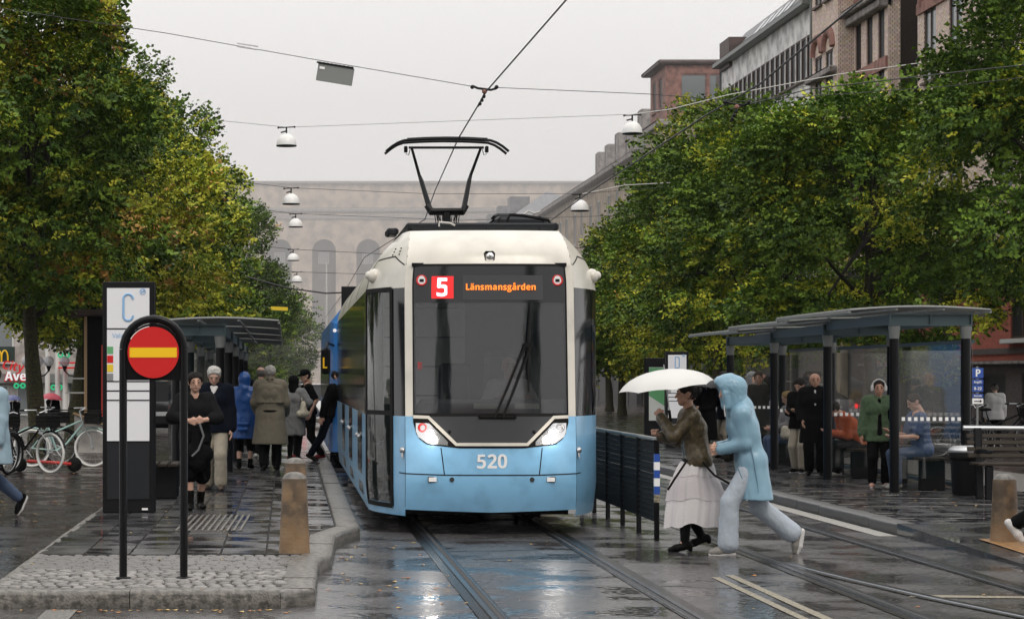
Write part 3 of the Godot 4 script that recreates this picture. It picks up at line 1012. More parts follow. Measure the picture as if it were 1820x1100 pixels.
	blocks(t, "fascia", [[Vector3(4.4, 1.62, 0.2), Vector3(7.0, 0.42, 0.4), Basis(), 0.03]], M.zinc)
	blocks(t, "sign_panel", [[Vector3(4.45, 2.55, 0.06), Vector3(0.8, 0.75, 0.1)]], M.dark_green)
	# lit letters on the shop front, each sign a thing
	var sg := thing("shop_sign", "white lit letters reading Aveny on red edges above the shop window", "sign", V(-10.75, 1.72, 91.4))
	put("letters", words("Aveny", 0.36, 0.08, true), M.sign_glow_white, sg)
	put("letter_edges", words("Aveny", 0.37, 0.08, true), M.neon_red, sg, Transform3D(Basis(), Vector3(-0.03, -0.04, -0.09)))
	sg = thing("neon_sign", "red slanting script sign reading City above the white lettering", "sign", V(-11.15, 2.12, 91.4))
	var sl := Basis(Vector3(1, -0.16, 0), Vector3(0.3, 1, 0), Vector3(0, 0, 1))
	put("letters", words("City", 0.34, 0.08, true), M.neon_red, sg, Transform3D(sl, Vector3.ZERO))
	sg = thing("arch_sign", "yellow double arch emblem on a dark green panel at the left edge", "sign", V(-11.66, 2.3, 91.7))
	st = stn()
	for s in [-1, 1]:
		var pts := []
		for i in 13:
			var ang := PI * i / 12
			pts.append(Vector3(s * 0.13 - cos(ang) * 0.13, pow(maxf(sin(ang), 0.0), 0.6) * 0.46, 0))
		tube(st, pts, 0.036, 6)
	build("arches", st, M.sign_yellow, sg)
	for q in [[-9.35, 1.27, 91.1], [-8.75, 2.55, 88.0], [-10.85, 1.33, 91.1]]:
		st = stn()
		for s in [-1, 1]:
			ring_z(st, Vector3(s * 0.13, 0, 0), 0.085, 0.035, 16)
		bx(st, Vector3(0, 0.03, 0), Vector3(0.12, 0.04, 0.04))
		solo("neon_sign", st, M.neon_green, ["green neon spectacles sign half behind the first mossy trunk", "green neon spectacles sign between the two mossy trunks", "green neon spectacles sign under the white lettering"][[-9.35, -8.75, -10.85].find(q[0])], "sign", "green spectacles signs", Transform3D(Basis(), V(q[0], q[1], q[2])))
	st = stn()
	quad(st, Vector3(-0.4, 0.22, -0.3), Vector3(0.4, 0.22, -0.3), Vector3(0.4, -0.12, 0.3), Vector3(-0.4, -0.12, 0.3))
	bx(st, Vector3(0, -0.2, 0.3), Vector3(0.8, 0.16, 0.03))
	solo("shop_awning", st, M.bus_blue, "blue shop awning seen through the near end glass of the right shelter", "awning", "", Transform3D(Basis(), V(16.7, 2.42, 58)))
	# a red-trimmed shop canopy and white flag poles in front
	st = stn()
	bx(st, Vector3.ZERO, Vector3(1.5, 0.07, 0.6), Basis(), 0.02)
	bx(st, Vector3(0, 0.2, -0.1), Vector3(1.5, 0.07, 0.4), Basis(), 0.02)
	solo("shop_canopy", st, M.neon_red, "red lit canopy edge of a shop seen between the tree trunks", "canopy", "", Transform3D(Basis(), V(-8.3, 2.05, 89)))
	for q in [[-9.55, 7.0], [-9.15, 7.5], [-8.85, 7.2]]:
		st = stn()
		tube(st, [Vector3.ZERO, Vector3(0, q[1], 0)], [0.11, 0.08], 10)
		solo("flag_pole", st, M.frame_white, ["white pole left of the pink umbrella", "white pole rising right behind the pink umbrella", "white pole just left of the second mossy trunk"][[-9.55, -9.15, -8.85].find(q[0])], "pole", "white poles by the shops", Transform3D(Basis(), V(q[0], 0.12, 89.5)))
	st = stn()
	tube(st, [Vector3.ZERO, Vector3(0, 9.3, 0)], [0.09, 0.05], 8)
	solo("flag_pole", st, M.frame_white, "tall slim white flagpole in front of the museum arches", "pole", "", Transform3D(Basis(), V(2.62, 0, 150)))

# ---------- trees ----------
var sprig_mesh: ArrayMesh

func make_sprig() -> void:
	var st := stn()
	st.set_smooth_group(-1)
	var r := RandomNumberGenerator.new()
	r.seed = 31
	for k in 9:
		var b := Basis(Vector3.UP, r.randf_range(-1.9, 1.9)) * Basis(Vector3.RIGHT, r.randf_range(-0.1, 1.0)) * Basis(Vector3.BACK, r.randf_range(-0.6, 0.6))
		var s := r.randf_range(0.075, 0.11)
		var o := Vector3(r.randf_range(-0.16, 0.16), r.randf_range(-0.09, 0.06), r.randf_range(0.0, 0.34))
		var w := 0.50 * s
		var f := 0.13 * s
		var p0 := o
		var l1 := o + b * Vector3(-w, f, s * 0.35)
		var r1 := o + b * Vector3(w, f, s * 0.35)
		var c1 := o + b * Vector3(0, 0, s * 0.5)
		var tip := o + b * Vector3(0, -f, s * 1.1)
		tri(st, p0, l1, c1); tri(st, p0, c1, r1)
		tri(st, l1, tip, c1); tri(st, c1, tip, r1)
	sprig_mesh = done(st)

# crown: centre above the base and radii; lean of the trunk; pal: shares of [green, yellow, brown]
func tree(label: String, base: Vector3, trunk_r: float, crown_c: Vector3, crown_r: Vector3, n: int, seed_: int, pal: Array, size := 1.0, group := "street trees") -> void:
	var r := RandomNumberGenerator.new()
	r.seed = seed_
	var t := thing("street_tree", label, "tree", base, 0.0, group)
	var st := stn()
	var top := crown_c + Vector3(0, crown_r.y * 0.25, 0)
	var pts := []
	var rad := []
	for i in 12:
		var f := i / 11.0
		pts.append(Vector3(0, -0.1, 0).lerp(top, f) + Vector3(sin(f * 5 + seed_) * 0.1, 0, cos(f * 4 + seed_) * 0.1) * minf(f * 3, 1))
		rad.append(trunk_r * (1.35 - 0.35 * minf(1, f * 9)) * lerpf(1.0, 0.3, f) * (1 + 0.07 * sin(i * 2.3 + seed_)))
	tube(st, pts, rad, 12)
	build("trunk", st, M.bark, t)
	var clumps := []
	var nc := int(52 * crown_r.x * crown_r.y / 12.0) + 26
	for i in nc:
		var v := Vector3(r.randfn(0, 1), r.randfn(0, 1) + 0.1, r.randfn(0, 1)).normalized() * pow(r.randf_range(0.25, 1.0), 0.45)
		if v.y < 0.0:   # lime crowns are full to their lower edge
			var fat := 1.0 + 0.75 * v.y * v.y
			v = Vector3(v.x * fat, v.y, v.z * fat)
		var wide := 1.0 - 0.28 * maxf(v.y, 0)
		clumps.append(crown_c + Vector3(v.x * crown_r.x * wide, v.y * crown_r.y, v.z * crown_r.z * wide) * r.randf_range(0.82, 1.06))
	var limbs := stn()
	for i in 16:
		var f: float = r.randf_range(0.35, 0.85)
		var a: Vector3 = pts[int(f * 11)]
		var c: Vector3 = clumps[(i * 7) % nc]
		var mid := a.lerp(c, 0.5) + Vector3(0, -0.15 + r.randf() * 0.5, 0)
		tube(limbs, [a, mid, c], [trunk_r * 0.34, trunk_r * 0.2, 0.012], 6)
		for k in 3:
			var c2: Vector3 = clumps[r.randi() % nc]
			if (c2 - c).length() < 2.2:
				tube(limbs, [mid.lerp(c, 0.4), mid.lerp(c2, 0.6) + Vector3(0, 0.1, 0), c2], [trunk_r * 0.16, 0.018, 0.006], 5)
	build("limb", limbs, M.twig, t)
	var mm := MultiMesh.new()
	mm.transform_format = MultiMesh.TRANSFORM_3D
	mm.use_colors = true
	mm.mesh = sprig_mesh
	mm.instance_count = n
	var tone := []
	for c in clumps:
		tone.append(r.randf())
	for i in n:
		var ci := r.randi() % nc
		var c: Vector3 = clumps[ci]
		var dir := Vector3(r.randfn(0, 1), r.randfn(0, 0.75) + 0.25, r.randfn(0, 1)).normalized()
		var cr: float = 0.98 * size * (0.55 + 0.6 * tone[(ci * 3) % nc])
		var p: Vector3 = c + Vector3(dir.x, dir.y * 0.55, dir.z) * cr * pow(r.randf(), 0.3)
		var out: Vector3 = p - crown_c
		out.y *= 0.35
		out = (out.normalized() + dir * 0.8 + Vector3(r.randfn(0, 0.4), -0.25, r.randfn(0, 0.4))).normalized()
		var side: Vector3 = out.cross(Vector3.UP).normalized()
		var b := Basis(side, side.cross(out).normalized(), -out) * Basis(Vector3.BACK, r.randfn(0, 0.5))
		b = Basis(b.x, b.y, -b.z)
		var sc := r.randf_range(0.75, 1.3) * size
		mm.set_instance_transform(i, Transform3D(b.scaled_local(Vector3(sc, sc, sc)), p))
		var q: float = tone[ci] * 0.6 + r.randf() * 0.4
		var col: Color
		if q > 1.0 - pal[2] and r.randf() < 0.8:
			col = Color(0.30, 0.14, 0.035).lerp(Color(0.52, 0.32, 0.11), r.randf())
		elif q > 1.0 - pal[2] - pal[1] * 0.8:
			col = Color(0.19, 0.22, 0.018).lerp(Color(0.38, 0.37, 0.04), r.randf())
		else:
			col = Color(0.022, 0.05, 0.008).lerp(Color(0.13, 0.20, 0.022), pow(r.randf(), 1.6))
		var lift: float = (1.36 if base.x > 0 else 1.18) * (0.72 + 0.56 * tone[(ci * 5 + 2) % nc])
		mm.set_instance_color(i, Color(col.r * lift, col.g * lift, col.b * lift))
	var mi := MultiMeshInstance3D.new()
	mi.name = "crown"
	mi.multimesh = mm
	mi.material_override = M.leaf
	t.add_child(mi, true)
	mi.set_meta("kind", "stuff")

func trees() -> void:
	make_sprig()
	var L := "trees left of the platform"
	var R := "trees behind the right shelter"
	tree("big lime tree with mossy trunk and browning leaves behind the parked bicycles", V(-5.1, 0.1, 46), 0.19, Vector3(-0.2, 6.6, 0), Vector3(2.7, 4.3, 3.2), 9500, 3, [0.5, 0.22, 0.20], 0.95, L)
	tree("leaning lime tree filling the upper left corner of the photo", V(-8.6, 0.1, 40), 0.2, Vector3(0.2, 6.8, 0), Vector3(3.1, 4.6, 3.2), 9000, 8, [0.6, 0.14, 0.17], 0.95, L)
	tree("second lime tree with dark trunk and yellowing crown left of the kiosk", V(-5.3, 0.1, 55.5), 0.19, Vector3(0.5, 5.8, 0), Vector3(3.5, 3.7, 3.6), 8600, 12, [0.4, 0.36, 0.12], 0.95, L)
	tree("third lime tree behind the kiosk, yellow green at its right edge", V(-5.2, 0.1, 66), 0.18, Vector3(0.5, 6.2, 0), Vector3(3.4, 3.9, 3.6), 7000, 17, [0.45, 0.38, 0.06], 1.0, L)
	tree("lime tree above the left shelter roof, fourth along the left row", V(-5.0, 0.1, 78), 0.18, Vector3(0.2, 5.6, 0), Vector3(3.0, 3.8, 3.4), 5200, 22, [0.5, 0.3, 0.04], 1.05, L)
	tree("dark tree rising behind the left shelter roof with pointed top", V(-2.4, 0.1, 106), 0.2, Vector3(0.2, 5.0, 0), Vector3(2.3, 4.7, 2.8), 5200, 27, [0.75, 0.1, 0.02], 1.05, L)
	tree("hazy dark tree beyond the left shelter beside the museum arches", V(-1.3, 0.1, 132), 0.2, Vector3(0.6, 3.4, 0), Vector3(2.5, 3.0, 3.0), 3600, 33, [0.75, 0.1, 0.02], 1.15, L)
	tree("very hazy tree at the far end of the left row", V(-3.2, 0.1, 165), 0.2, Vector3(0.2, 3.2, 0), Vector3(3.4, 3.2, 4.0), 2600, 36, [0.75, 0.1, 0.02], 1.4, L)
	tree("nearest right tree, its bright green crown reaching the top right corner", V(15.7, 0.1, 44), 0.2, Vector3(0, 6.6, 0), Vector3(3.5, 4.4, 3.8), 8600, 41, [0.55, 0.25, 0.02], 0.95, R)
	tree("right tree with dark trunk seen through the near end of the shelter", V(13.3, 0.1, 51), 0.19, Vector3(0.0, 5.2, 0), Vector3(3.3, 3.4, 3.6), 8600, 46, [0.5, 0.3, 0.02], 0.95, R)
	tree("right tree above the middle of the shelter roof", V(13.2, 0.1, 60), 0.18, Vector3(-0.2, 5.4, 0), Vector3(3.3, 3.7, 3.6), 7200, 52, [0.5, 0.3, 0.02], 1.0, R)
	tree("right tree whose trunk stands over the far end of the shelter", V(13.3, 0.1, 70), 0.18, Vector3(0.1, 6.0, 0), Vector3(3.2, 4.2, 3.8), 6600, 57, [0.45, 0.35, 0.03], 1.0, R)
	tree("olive green right tree left of the shelter roof", V(13.9, 0.1, 81), 0.18, Vector3(0.2, 5.4, 0), Vector3(3.0, 4.3, 3.8), 5600, 61, [0.4, 0.4, 0.04], 1.05, R)
	tree("right tree whose trunk shows between tram and pillar sign D", V(13.7, 0.1, 92), 0.18, Vector3(0.3, 4.6, 0), Vector3(2.6, 3.6, 3.4), 4600, 66, [0.4, 0.38, 0.06], 1.05, R)
	tree("hazy yellowing tree right behind the tram's edge", V(14.9, 0.1, 104), 0.18, Vector3(0.0, 3.9, 0), Vector3(2.0, 3.0, 3.0), 3000, 71, [0.4, 0.4, 0.1], 1.1, R)
	# two trees at the photographer's back, mirrored in the windscreen
	tree("dark tree mirrored at the left of the tram's windscreen", V(-6.0, 0.1, -9), 0.2, Vector3(0, 8.4, 0), Vector3(2.6, 5.4, 2.6), 4200, 81, [0.7, 0.1, 0.02], 1.1, "trees mirrored in the windscreen")
	tree("dark tree mirrored at the right of the tram's windscreen", V(13.6, 0.1, -5), 0.2, Vector3(0, 8.0, 0), Vector3(2.4, 5.0, 2.4), 3200, 84, [0.7, 0.1, 0.02], 1.1, "trees mirrored in the windscreen")

# ---------- the tram ----------
# a point of its skin: u runs from the middle of the front round the cheek (0.93 to 2.13) and along the side, y is height
func skin(u: float, y: float) -> Vector3:
	var s := -1.0 if u < 0 else 1.0
	var a := absf(u)
	var zf := 0.0
	if y < 0.66:
		zf = pow((0.66 - y) / 0.46, 2) * 0.10
	elif y < 1.29:
		zf = (y - 0.66) / 0.63 * 0.07
	elif y < 2.94:
		zf = 0.07 + (y - 1.29) / 1.65 * 0.20
	else:
		var t := (y - 2.94) / 0.42
		zf = 0.27 + t * 0.14 + t * t * t * 0.45
	var wc := 0.93
	var hw := 1.32
	if y > 2.72:
		var t := clampf((y - 2.72) / 0.64, 0, 1.2)
		hw = 1.32 - 0.12 * t - 0.30 * pow(t, 2.2)
		wc = 0.93 - 0.09 * pow(t, 1.5)
	elif y < 0.5:
		hw = 1.32 - (0.5 - y) * 0.12
	var x: float
	var d: float
	if a <= 0.93:
		x = a * wc / 0.93
		d = zf + 0.13 * pow(a / 0.93, 2.6)
	elif a <= 2.13:
		var t := (a - 0.93) / 1.2
		x = wc + (hw - wc) * (1 - pow(1 - t, 1.7))
		d = lerpf(zf + 0.13, 1.5, t)
	else:
		x = hw
		d = 1.5 + a - 2.13
	return Vector3(x * s, y, -d)

func skin_n(u: float, y: float) -> Vector3:
	var e := 0.01
	var n := (skin(u + e, y) - skin(u - e, y)).cross(skin(u, y + e) - skin(u, y - e)).normalized()
	return n

func on_skin(u: float, y: float, off := 0.0) -> Vector3:
	return skin(u, y) + skin_n(u, y) * off

# a patch of the skin between u0 and u1; lo and hi give its lower and upper edge
func skin_patch(st: SurfaceTool, u0: float, u1: float, nu: int, lo, hi, nv: int, off := 0.0, group := 0) -> void:
	st.set_smooth_group(group)
	var g := []
	for i in nu + 1:
		var u := lerpf(u0, u1, float(i) / nu)
		var a: float = lo.call(u) if lo is Callable else lo
		var b: float = hi.call(u) if hi is Callable else hi
		var col := PackedVector3Array()
		for j in nv + 1:
			col.append(on_skin(u, lerpf(a, b, float(j) / nv), off))
		g.append(col)
	for i in nu:
		for j in nv:
			quad(st, g[i][j], g[i][j + 1], g[i + 1][j + 1], g[i + 1][j])

# a raised ribbon along a path of (u, y)
func skin_ribbon(st: SurfaceTool, path: Array, w: float, off: float) -> void:
	var fine := []
	for i in path.size() - 1:
		var n := maxi(1, int((path[i + 1] - path[i]).length() / 0.08))
		for k in n:
			fine.append(path[i].lerp(path[i + 1], float(k) / n))
	fine.append(path[-1])
	st.set_smooth_group(-1)
	var prev := []
	for i in fine.size():
		var t: Vector2 = (fine[mini(i + 1, fine.size() - 1)] - fine[maxi(i - 1, 0)]).normalized()
		var nn := Vector2(-t.y, t.x) * w / 2
		var p: Vector2 = fine[i]
		var q := [on_skin(p.x - nn.x, p.y - nn.y, 0.0), on_skin(p.x - nn.x, p.y - nn.y, off), on_skin(p.x + nn.x, p.y + nn.y, off), on_skin(p.x + nn.x, p.y + nn.y, 0.0)]
		if i > 0:
			for j in 3:
				quad(st, prev[j], prev[j + 1], q[j + 1], q[j])
		prev = q

func lamp_low(u: float) -> float:
	var a := absf(u)
	if a > 0.80:
		return lerpf(1.06, 1.24, (a - 0.80) / 0.05)
	if a > 0.70:
		return lerpf(0.985, 1.06, (a - 0.70) / 0.10)
	return lerpf(0.945, 0.985, clampf((a - 0.35) / 0.35, 0, 1))

func trim_y(u: float) -> float:
	var a := absf(u)
	if a < 0.38:
		return 0.985
	if a < 0.67:
		return lerpf(0.985, 1.275, (a - 0.38) / 0.29)
	return 1.28

func tram() -> void:
	var L := 16.6   # u at the rear of the visible car
	var t := thing("tram", "cream and blue tram numbered 520 on line 5 with pantograph raised", "tram", Vector3(2.22, 0, -24.35))
	var st := stn()
	skin_patch(st, -0.93, 0.93, 24, func(u): return 0.245 + 0.03 * absf(u), 1.29, 14)
	for s in [-1.0, 1.0]:
		var a := 0.93
		for q in [[2.13, 10], [L, 24]]:
			var nu: int = q[1]
			if s > 0:
				skin_patch(st, a, q[0], nu, 0.20, 1.29, 10)
			elif a < 1.0:   # the left cheek leaves the doorway open
				skin_patch(st, -1.21, -a, 4, 0.20, 1.29, 10)
				skin_patch(st, -1.96, -1.21, 6, 0.20, 0.33, 2)
				skin_patch(st, -q[0], -1.96, 3, 0.20, 1.29, 10)
			else:
				skin_patch(st, -q[0], -a, nu, 0.20, 1.29, 10)
			a = q[0]
	build("lower_body", st, M.tram_blue, t)
	st = stn()
	skin_patch(st, -0.93, 0.93, 24, 2.94, 3.36, 10)
	for s in [-1.0, 1.0]:
		skin_patch(st, minf(s * 0.84, s * 0.93), maxf(s * 0.84, s * 0.93), 3, 1.29, 2.94, 12)
		for q in [[0.93, 2.13, 12], [2.13, L, 24]]:
			skin_patch(st, minf(s * q[0], s * q[1]), maxf(s * q[0], s * q[1]), q[2], 2.70, 3.36, 10)
	# roof lid
	st.set_smooth_group(-1)
	var us := []
	for i in 14:
		us.append(0.93 * i / 13.0)
	us.append_array([1.2, 1.5, 1.8, 2.13, L])
	for i in us.size() - 1:
		quad(st, skin(-us[i], 3.36), skin(us[i], 3.36), skin(us[i + 1], 3.36), skin(-us[i + 1], 3.36))
	build("upper_body", st, M.tram_cream, t)
	# rear wall and floor close the car
	st = stn()
	bx(st, Vector3(0, 1.78, -15.95), Vector3(2.5, 3.1, 0.06))
	build("rear_wall", st, M.interior_dark, t)
	st = stn()
	bx(st, Vector3(0, 0.32, -8.9), Vector3(2.34, 0.1, 14.2))
	build("floor", st, M.interior_dark, t)
	st = stn()
	bx(st, Vector3(0, 0.2, -8.6), Vector3(2.1, 0.16, 13.6))
	build("underframe", st, M.rubber, t)
	for d in [2.6, 4.2, 11.0, 12.6]:
		for s in [-1, 1]:
			st = stn()
			lathe(st, [Vector2(0.05, -0.07), Vector2(0.3, -0.07), Vector2(0.3, 0.03), Vector2(0.33, 0.03), Vector2(0.33, 0.07), Vector2(0.05, 0.07)], 20, Transform3D(Basis(Vector3.BACK, PI / 2 * s), Vector3(s * 0.735, 0.335, -d)))
			build("wheel", st, M.black_steel, t)
	# window bands of black glass on cheeks and sides
	for s in [-1.0, 1.0]:
		var spans := [[0.935, 1.17], [2.0, 3.3], [3.34, 4.9], [4.94, 6.5], [6.54, 8.1], [8.14, 9.7], [9.74, 11.3], [11.34, 12.9], [12.94, 14.5], [14.54, L]]
		if s > 0:
			spans[0] = [0.935, 1.5]
			spans.insert(1, [1.53, 1.97])
		for q in spans:
			st = stn()
			skin_patch(st, minf(s * q[0], s * q[1]), maxf(s * q[0], s * q[1]), 4, 1.29, 2.70, 6, 0.0)
			build("side_window", st, M.tram_black, t)
		# door leaves of dark glass below the band
		for q in ([[3.34, 4.08], [4.12, 4.88], [7.4, 8.1], [8.14, 8.9], [11.34, 12.1], [12.14, 12.9]] if s < 0 else []):
			st = stn()
			skin_patch(st, s * q[1], s * q[0], 2, 0.30, 1.29, 3, 0.006)
			build("door", st, M.tram_black, t)
			st = stn()
			var c := on_skin(s * (q[0] + 0.1), 1.0, 0.03)
			ball(st, c, 0.03, 8)
			build("door_button", st, M.steel, t)
	# the front door in the left cheek: one see-through leaf
	st = stn()
	skin_patch(st, -1.96, -1.21, 6, 0.33, 2.66, 10, 0.004)
	var door := build("door", st, M.tinted_glass, t)
	st = stn()
	for q in [[Vector2(-1.99, 0.30), Vector2(-1.18, 0.30)], [Vector2(-1.99, 2.69), Vector2(-1.18, 2.69)], [Vector2(-1.985, 0.3), Vector2(-1.985, 2.69)], [Vector2(-1.19, 0.3), Vector2(-1.19, 2.69)], [Vector2(-1.97, 1.32), Vector2(-1.2, 1.32)]]:
		skin_ribbon(st, q, 0.05, 0.012)
	build("door_frame", st, M.rubber, door)
	# interior seen through the glass
	st = stn()
	bx(st, Vector3(-0.62, 2.05, -1.95), Vector3(0.95, 1.3, 0.04))
	build("cab_partition", st, M.interior_pale, t)
	st = stn()
	bx(st, Vector3(-0.62, 0.87, -1.95), Vector3(0.95, 1.06, 0.05))
	build("cab_step", st, M.interior_dark, t)
	for k in 4:
		st = stn()
		bx(st, Vector3(-0.62, 1.5 + k * 0.34, -1.92), Vector3(0.93, 0.02, 0.03))
		build("partition_rail", st, M.interior_grey, t)
	st = stn()
	bx(st, Vector3(0.5, 1.7, -2.2), Vector3(1.3, 2.6, 0.05))
	build("cab_wall", st, M.interior_dark, t)
	st = stn()
	bx(st, Vector3(0, 2.95, -1.2), Vector3(1.7, 0.04, 1.7))
	build("cab_ceiling", st, M.interior_dark, t)
	st = stn()
	bx(st, Vector3(0.05, 1.30, -0.52), Vector3(1.62, 0.34, 0.62), Basis(), 0.04)
	build("dashboard", st, M.interior_grey, t)
	for k in 2:
		st = stn()
		bx(st, Vector3(-0.05 + k * 0.45, 1.40, -0.20), Vector3(0.27, 0.06, 0.02), Basis(), 0.006)
		build("dash_panel", st, M.interior_pale, t)
	st = stn()
	bx(st, Vector3(0.3, 1.55, -1.45), Vector3(0.52, 0.9, 0.14), Basis(), 0.06)
	bx(st, Vector3(0.3, 1.08, -1.2), Vector3(0.52, 0.12, 0.5), Basis(), 0.04)
	build("driver_seat", st, M.interior_grey, t)
	st = stn()
	bx(st, Vector3(-0.34, 1.42, -0.9), Vector3(0.34, 0.9, 0.4), Basis(), 0.03)
	build("ticket_machine", st, M.interior_dark, t)
	st = stn()
	for s in [-1.0, 1.0]:
		skin_patch(st, s * 0.835 - 0.012, s * 0.835 + 0.012, 1, 1.30, 2.94, 12, -0.05)
	build("window_post", st, M.rubber, t)
	# windscreen
	st = stn()
	skin_patch(st, -0.84, 0.84, 20, 1.30, 2.53, 12, 0.0)
	build("windscreen", st, M.windscreen_glass, t)
	for k in 2:   # the laminate and the heated inner pane
		st = stn()
		skin_patch(st, -0.838, 0.838, 20, 1.30, 2.53, 12, -0.008 - 0.02 * k)
		build("windscreen_layer", st, M.windscreen_glass, t)
	st = stn()
	skin_patch(st, -0.84, 0.84, 20, 2.53, 2.94, 4, 0.0)
	var head := build("display_panel", st, M.tram_black, t)
	st = stn()
	for s in [-1.0, 1.0]:
		skin_ribbon(st, [Vector2(s * 0.84, 1.29), Vector2(s * 0.84, 2.94)], 0.012, 0.006)
	skin_ribbon(st, [Vector2(-0.845, 2.945), Vector2(0.845, 2.945)], 0.022, 0.006)
	skin_ribbon(st, [Vector2(-0.84, 1.305), Vector2(0.84, 1.305)], 0.035, 0.006)
	build("windscreen_seal", st, M.rubber, t)
	# destination display
	st = stn()
	skin_patch(st, -0.30, 0.58, 6, 2.56, 2.83, 2, 0.004)
	build("display_window", st, M.tram_mask, head)
	st = stn()
	skin_patch(st, -0.64, -0.40, 2, 2.575, 2.82, 2, 0.005)
	build("line_display", st, M.display_red, head)
	var q0 := on_skin(-0.52, 2.697, 0.007)
	var tilt := Basis(Vector3.RIGHT, -0.12)
	put("display_digit", words("5", 0.20, 0.008, true), M.display_white, head, Transform3D(tilt, q0))
	put("display_text", words("Länsmansgården", 0.068, 0.006, true, false), M.display_orange, head, Transform3D(tilt, on_skin(0.115, 2.70, 0.008)))
	for s in [-1.0, 1.0]:
		var c := on_skin(s * 0.745, 2.775, 0.008)
		st = stn()
		ring_z(st, c, 0.052, 0.011, 18, 5, tilt)
		var sk := build("sticker", st, M.sign_red, head)
		st = stn()
		disc_z(st, c, 0.05, 0.006, 18)
		build("sticker_face", st, M.sign_white, sk)
		st = stn()
		bx(st, c + Vector3(0, 0, 0.006), Vector3(0.045, 0.03, 0.004))
		build("sticker_mark", st, M.rubber, sk)
	st = stn()
	bx(st, on_skin(-0.77, 1.84, -0.01), Vector3(0.05, 0.08, 0.004))
	build("window_label", st, M.sign_red, t)
	# wiper: two arms to a pivot and an upright blade
	st = stn()
	var piv := on_skin(0.40, 2.06, 0.06)
	tube(st, [on_skin(0.03, 1.27, 0.04), piv + Vector3(-0.03, 0, 0)], 0.014, 6)
	tube(st, [on_skin(0.12, 1.27, 0.04), piv + Vector3(0.03, -0.02, 0)], 0.014, 6)
	bx(st, piv, Vector3(0.10, 0.06, 0.03), Basis(), 0.01)
	var wp := build("wiper", st, M.rubber, t)
	st = stn()
	tube(st, [on_skin(0.43, 2.52, 0.03), on_skin(0.42, 2.3, 0.04), on_skin(0.40, 2.0, 0.035), on_skin(0.405, 1.55, 0.03)], [0.006, 0.018, 0.02, 0.006], 6)
	build("wiper_blade", st, M.rubber, wp)
	st = stn()
	bx(st, on_skin(0.06, 1.285, 0.02), Vector3(0.42, 0.05, 0.05), Basis(), 0.015)
	build("wiper_base", st, M.rubber, wp)
	# dark mask with the headlights
	st = stn()
	skin_patch(st, -0.845, 0.845, 48, lamp_low, 1.292, 6, 0.006)
	build("lamp_surround", st, M.rubber, t)
	st = stn()
	skin_patch(st, -0.66, 0.66, 40, trim_y, 1.288, 5, 0.012)
	build("front_mask", st, M.tram_mask, t)
	st = stn()
	skin_ribbon(st, [Vector2(-0.84, 1.283), Vector2(-0.68, 1.278), Vector2(-0.385, 0.985), Vector2(0.385, 0.985), Vector2(0.68, 1.278), Vector2(0.84, 1.283)], 0.034, 0.022)
	build("trim", st, M.tram_cream, t)
	for s in [-1.0, 1.0]:
		st = stn()
		var lo := func(u): return lamp_low(u) + 0.014
		var hi := func(u): return minf(trim_y(u) - 0.065, 1.235)
		var u0: float = minf(s * 0.475, s * 0.815)
		var u1: float = maxf(s * 0.475, s * 0.815)
		skin_patch(st, u0, u1, 14, lo, hi, 6, 0.010)
		var hl := build("headlight", st, M.reflector, t)
		st = stn()
		skin_patch(st, u0, u1, 14, lo, hi, 6, 0.030)
		build("headlight_cover", st, M.lens, hl)
		for q in [[0.655, 1.045, 0.05], [0.655, 1.115, 0.028]]:
			st = stn()
			disc_z(st, on_skin(s * q[0], q[1], 0.016), q[2], 0.012, 16)
			build("headlight_lamp", st, M.headlight_glow, hl)
		st = stn()
		ring_z(st, on_skin(s * 0.745, 1.165, 0.016), 0.04, 0.012, 16, 5)
		build("indicator_ring", st, M.sign_red if s < 0 else M.steel, hl)
		st = stn()
		ball(st, on_skin(s * 0.46, 1.12, 0.012), 0.02, 8)
		build("mask_bolt", st, M.rubber, t)
		st = stn()
		bx(st, on_skin(s * 0.64, 0.607, 0.0), Vector3(0.105, 0.062, 0.02), Basis(), 0.006)
		var fl := build("fog_lamp", st, M.tram_mask, t)
		st = stn()
		bx(st, on_skin(s * 0.64, 0.607, 0.011), Vector3(0.085, 0.046, 0.008))
		build("fog_lens", st, M.sign_white, fl)
		st = stn()
		disc_z(st, on_skin(s * 0.435, 0.606, 0.0), 0.026, 0.012, 14)
		build("bumper_plug", st, M.tram_mask, t)
		st = stn()
		ball(st, on_skin(s * 0.965, 0.92, 0.015), 0.034, 10)
		tube(st, [on_skin(s * 0.965, 0.90, 0.015), on_skin(s * 0.965, 0.84, 0.02)], 0.014, 6)
		build("side_marker", st, M.steel, t)
		var li := OmniLight3D.new()
		li.name = "headlight_beam"
		li.light_color = Color(1, 0.96, 0.92)
		li.light_energy = 0.05
		li.light_size = 0.05
		li.omni_range = 30
		li.omni_attenuation = 2.0
		li.shadow_enabled = true
		li.position = on_skin(s * 0.655, 1.045, 0.22)
		t.add_child(li, true)
		# bosses with cameras at the roof corners
		st = stn()
		ball(st, on_skin(s * 1.75, 2.86, 0.0), 0.085, 12, Vector3(1, 1, 1.15))
		ball(st, on_skin(s * 1.75, 2.85, 0.06), 0.05, 10)
		build("camera_boss", st, M.tram_cream, t)
	# panel joints
	st = stn()
	skin_ribbon(st, [Vector2(-1.05, 0.672), Vector2(-0.93, 0.668), Vector2(-0.5, 0.655), Vector2(0.5, 0.655), Vector2(0.93, 0.668), Vector2(1.05, 0.672)], 0.011, 0.002)
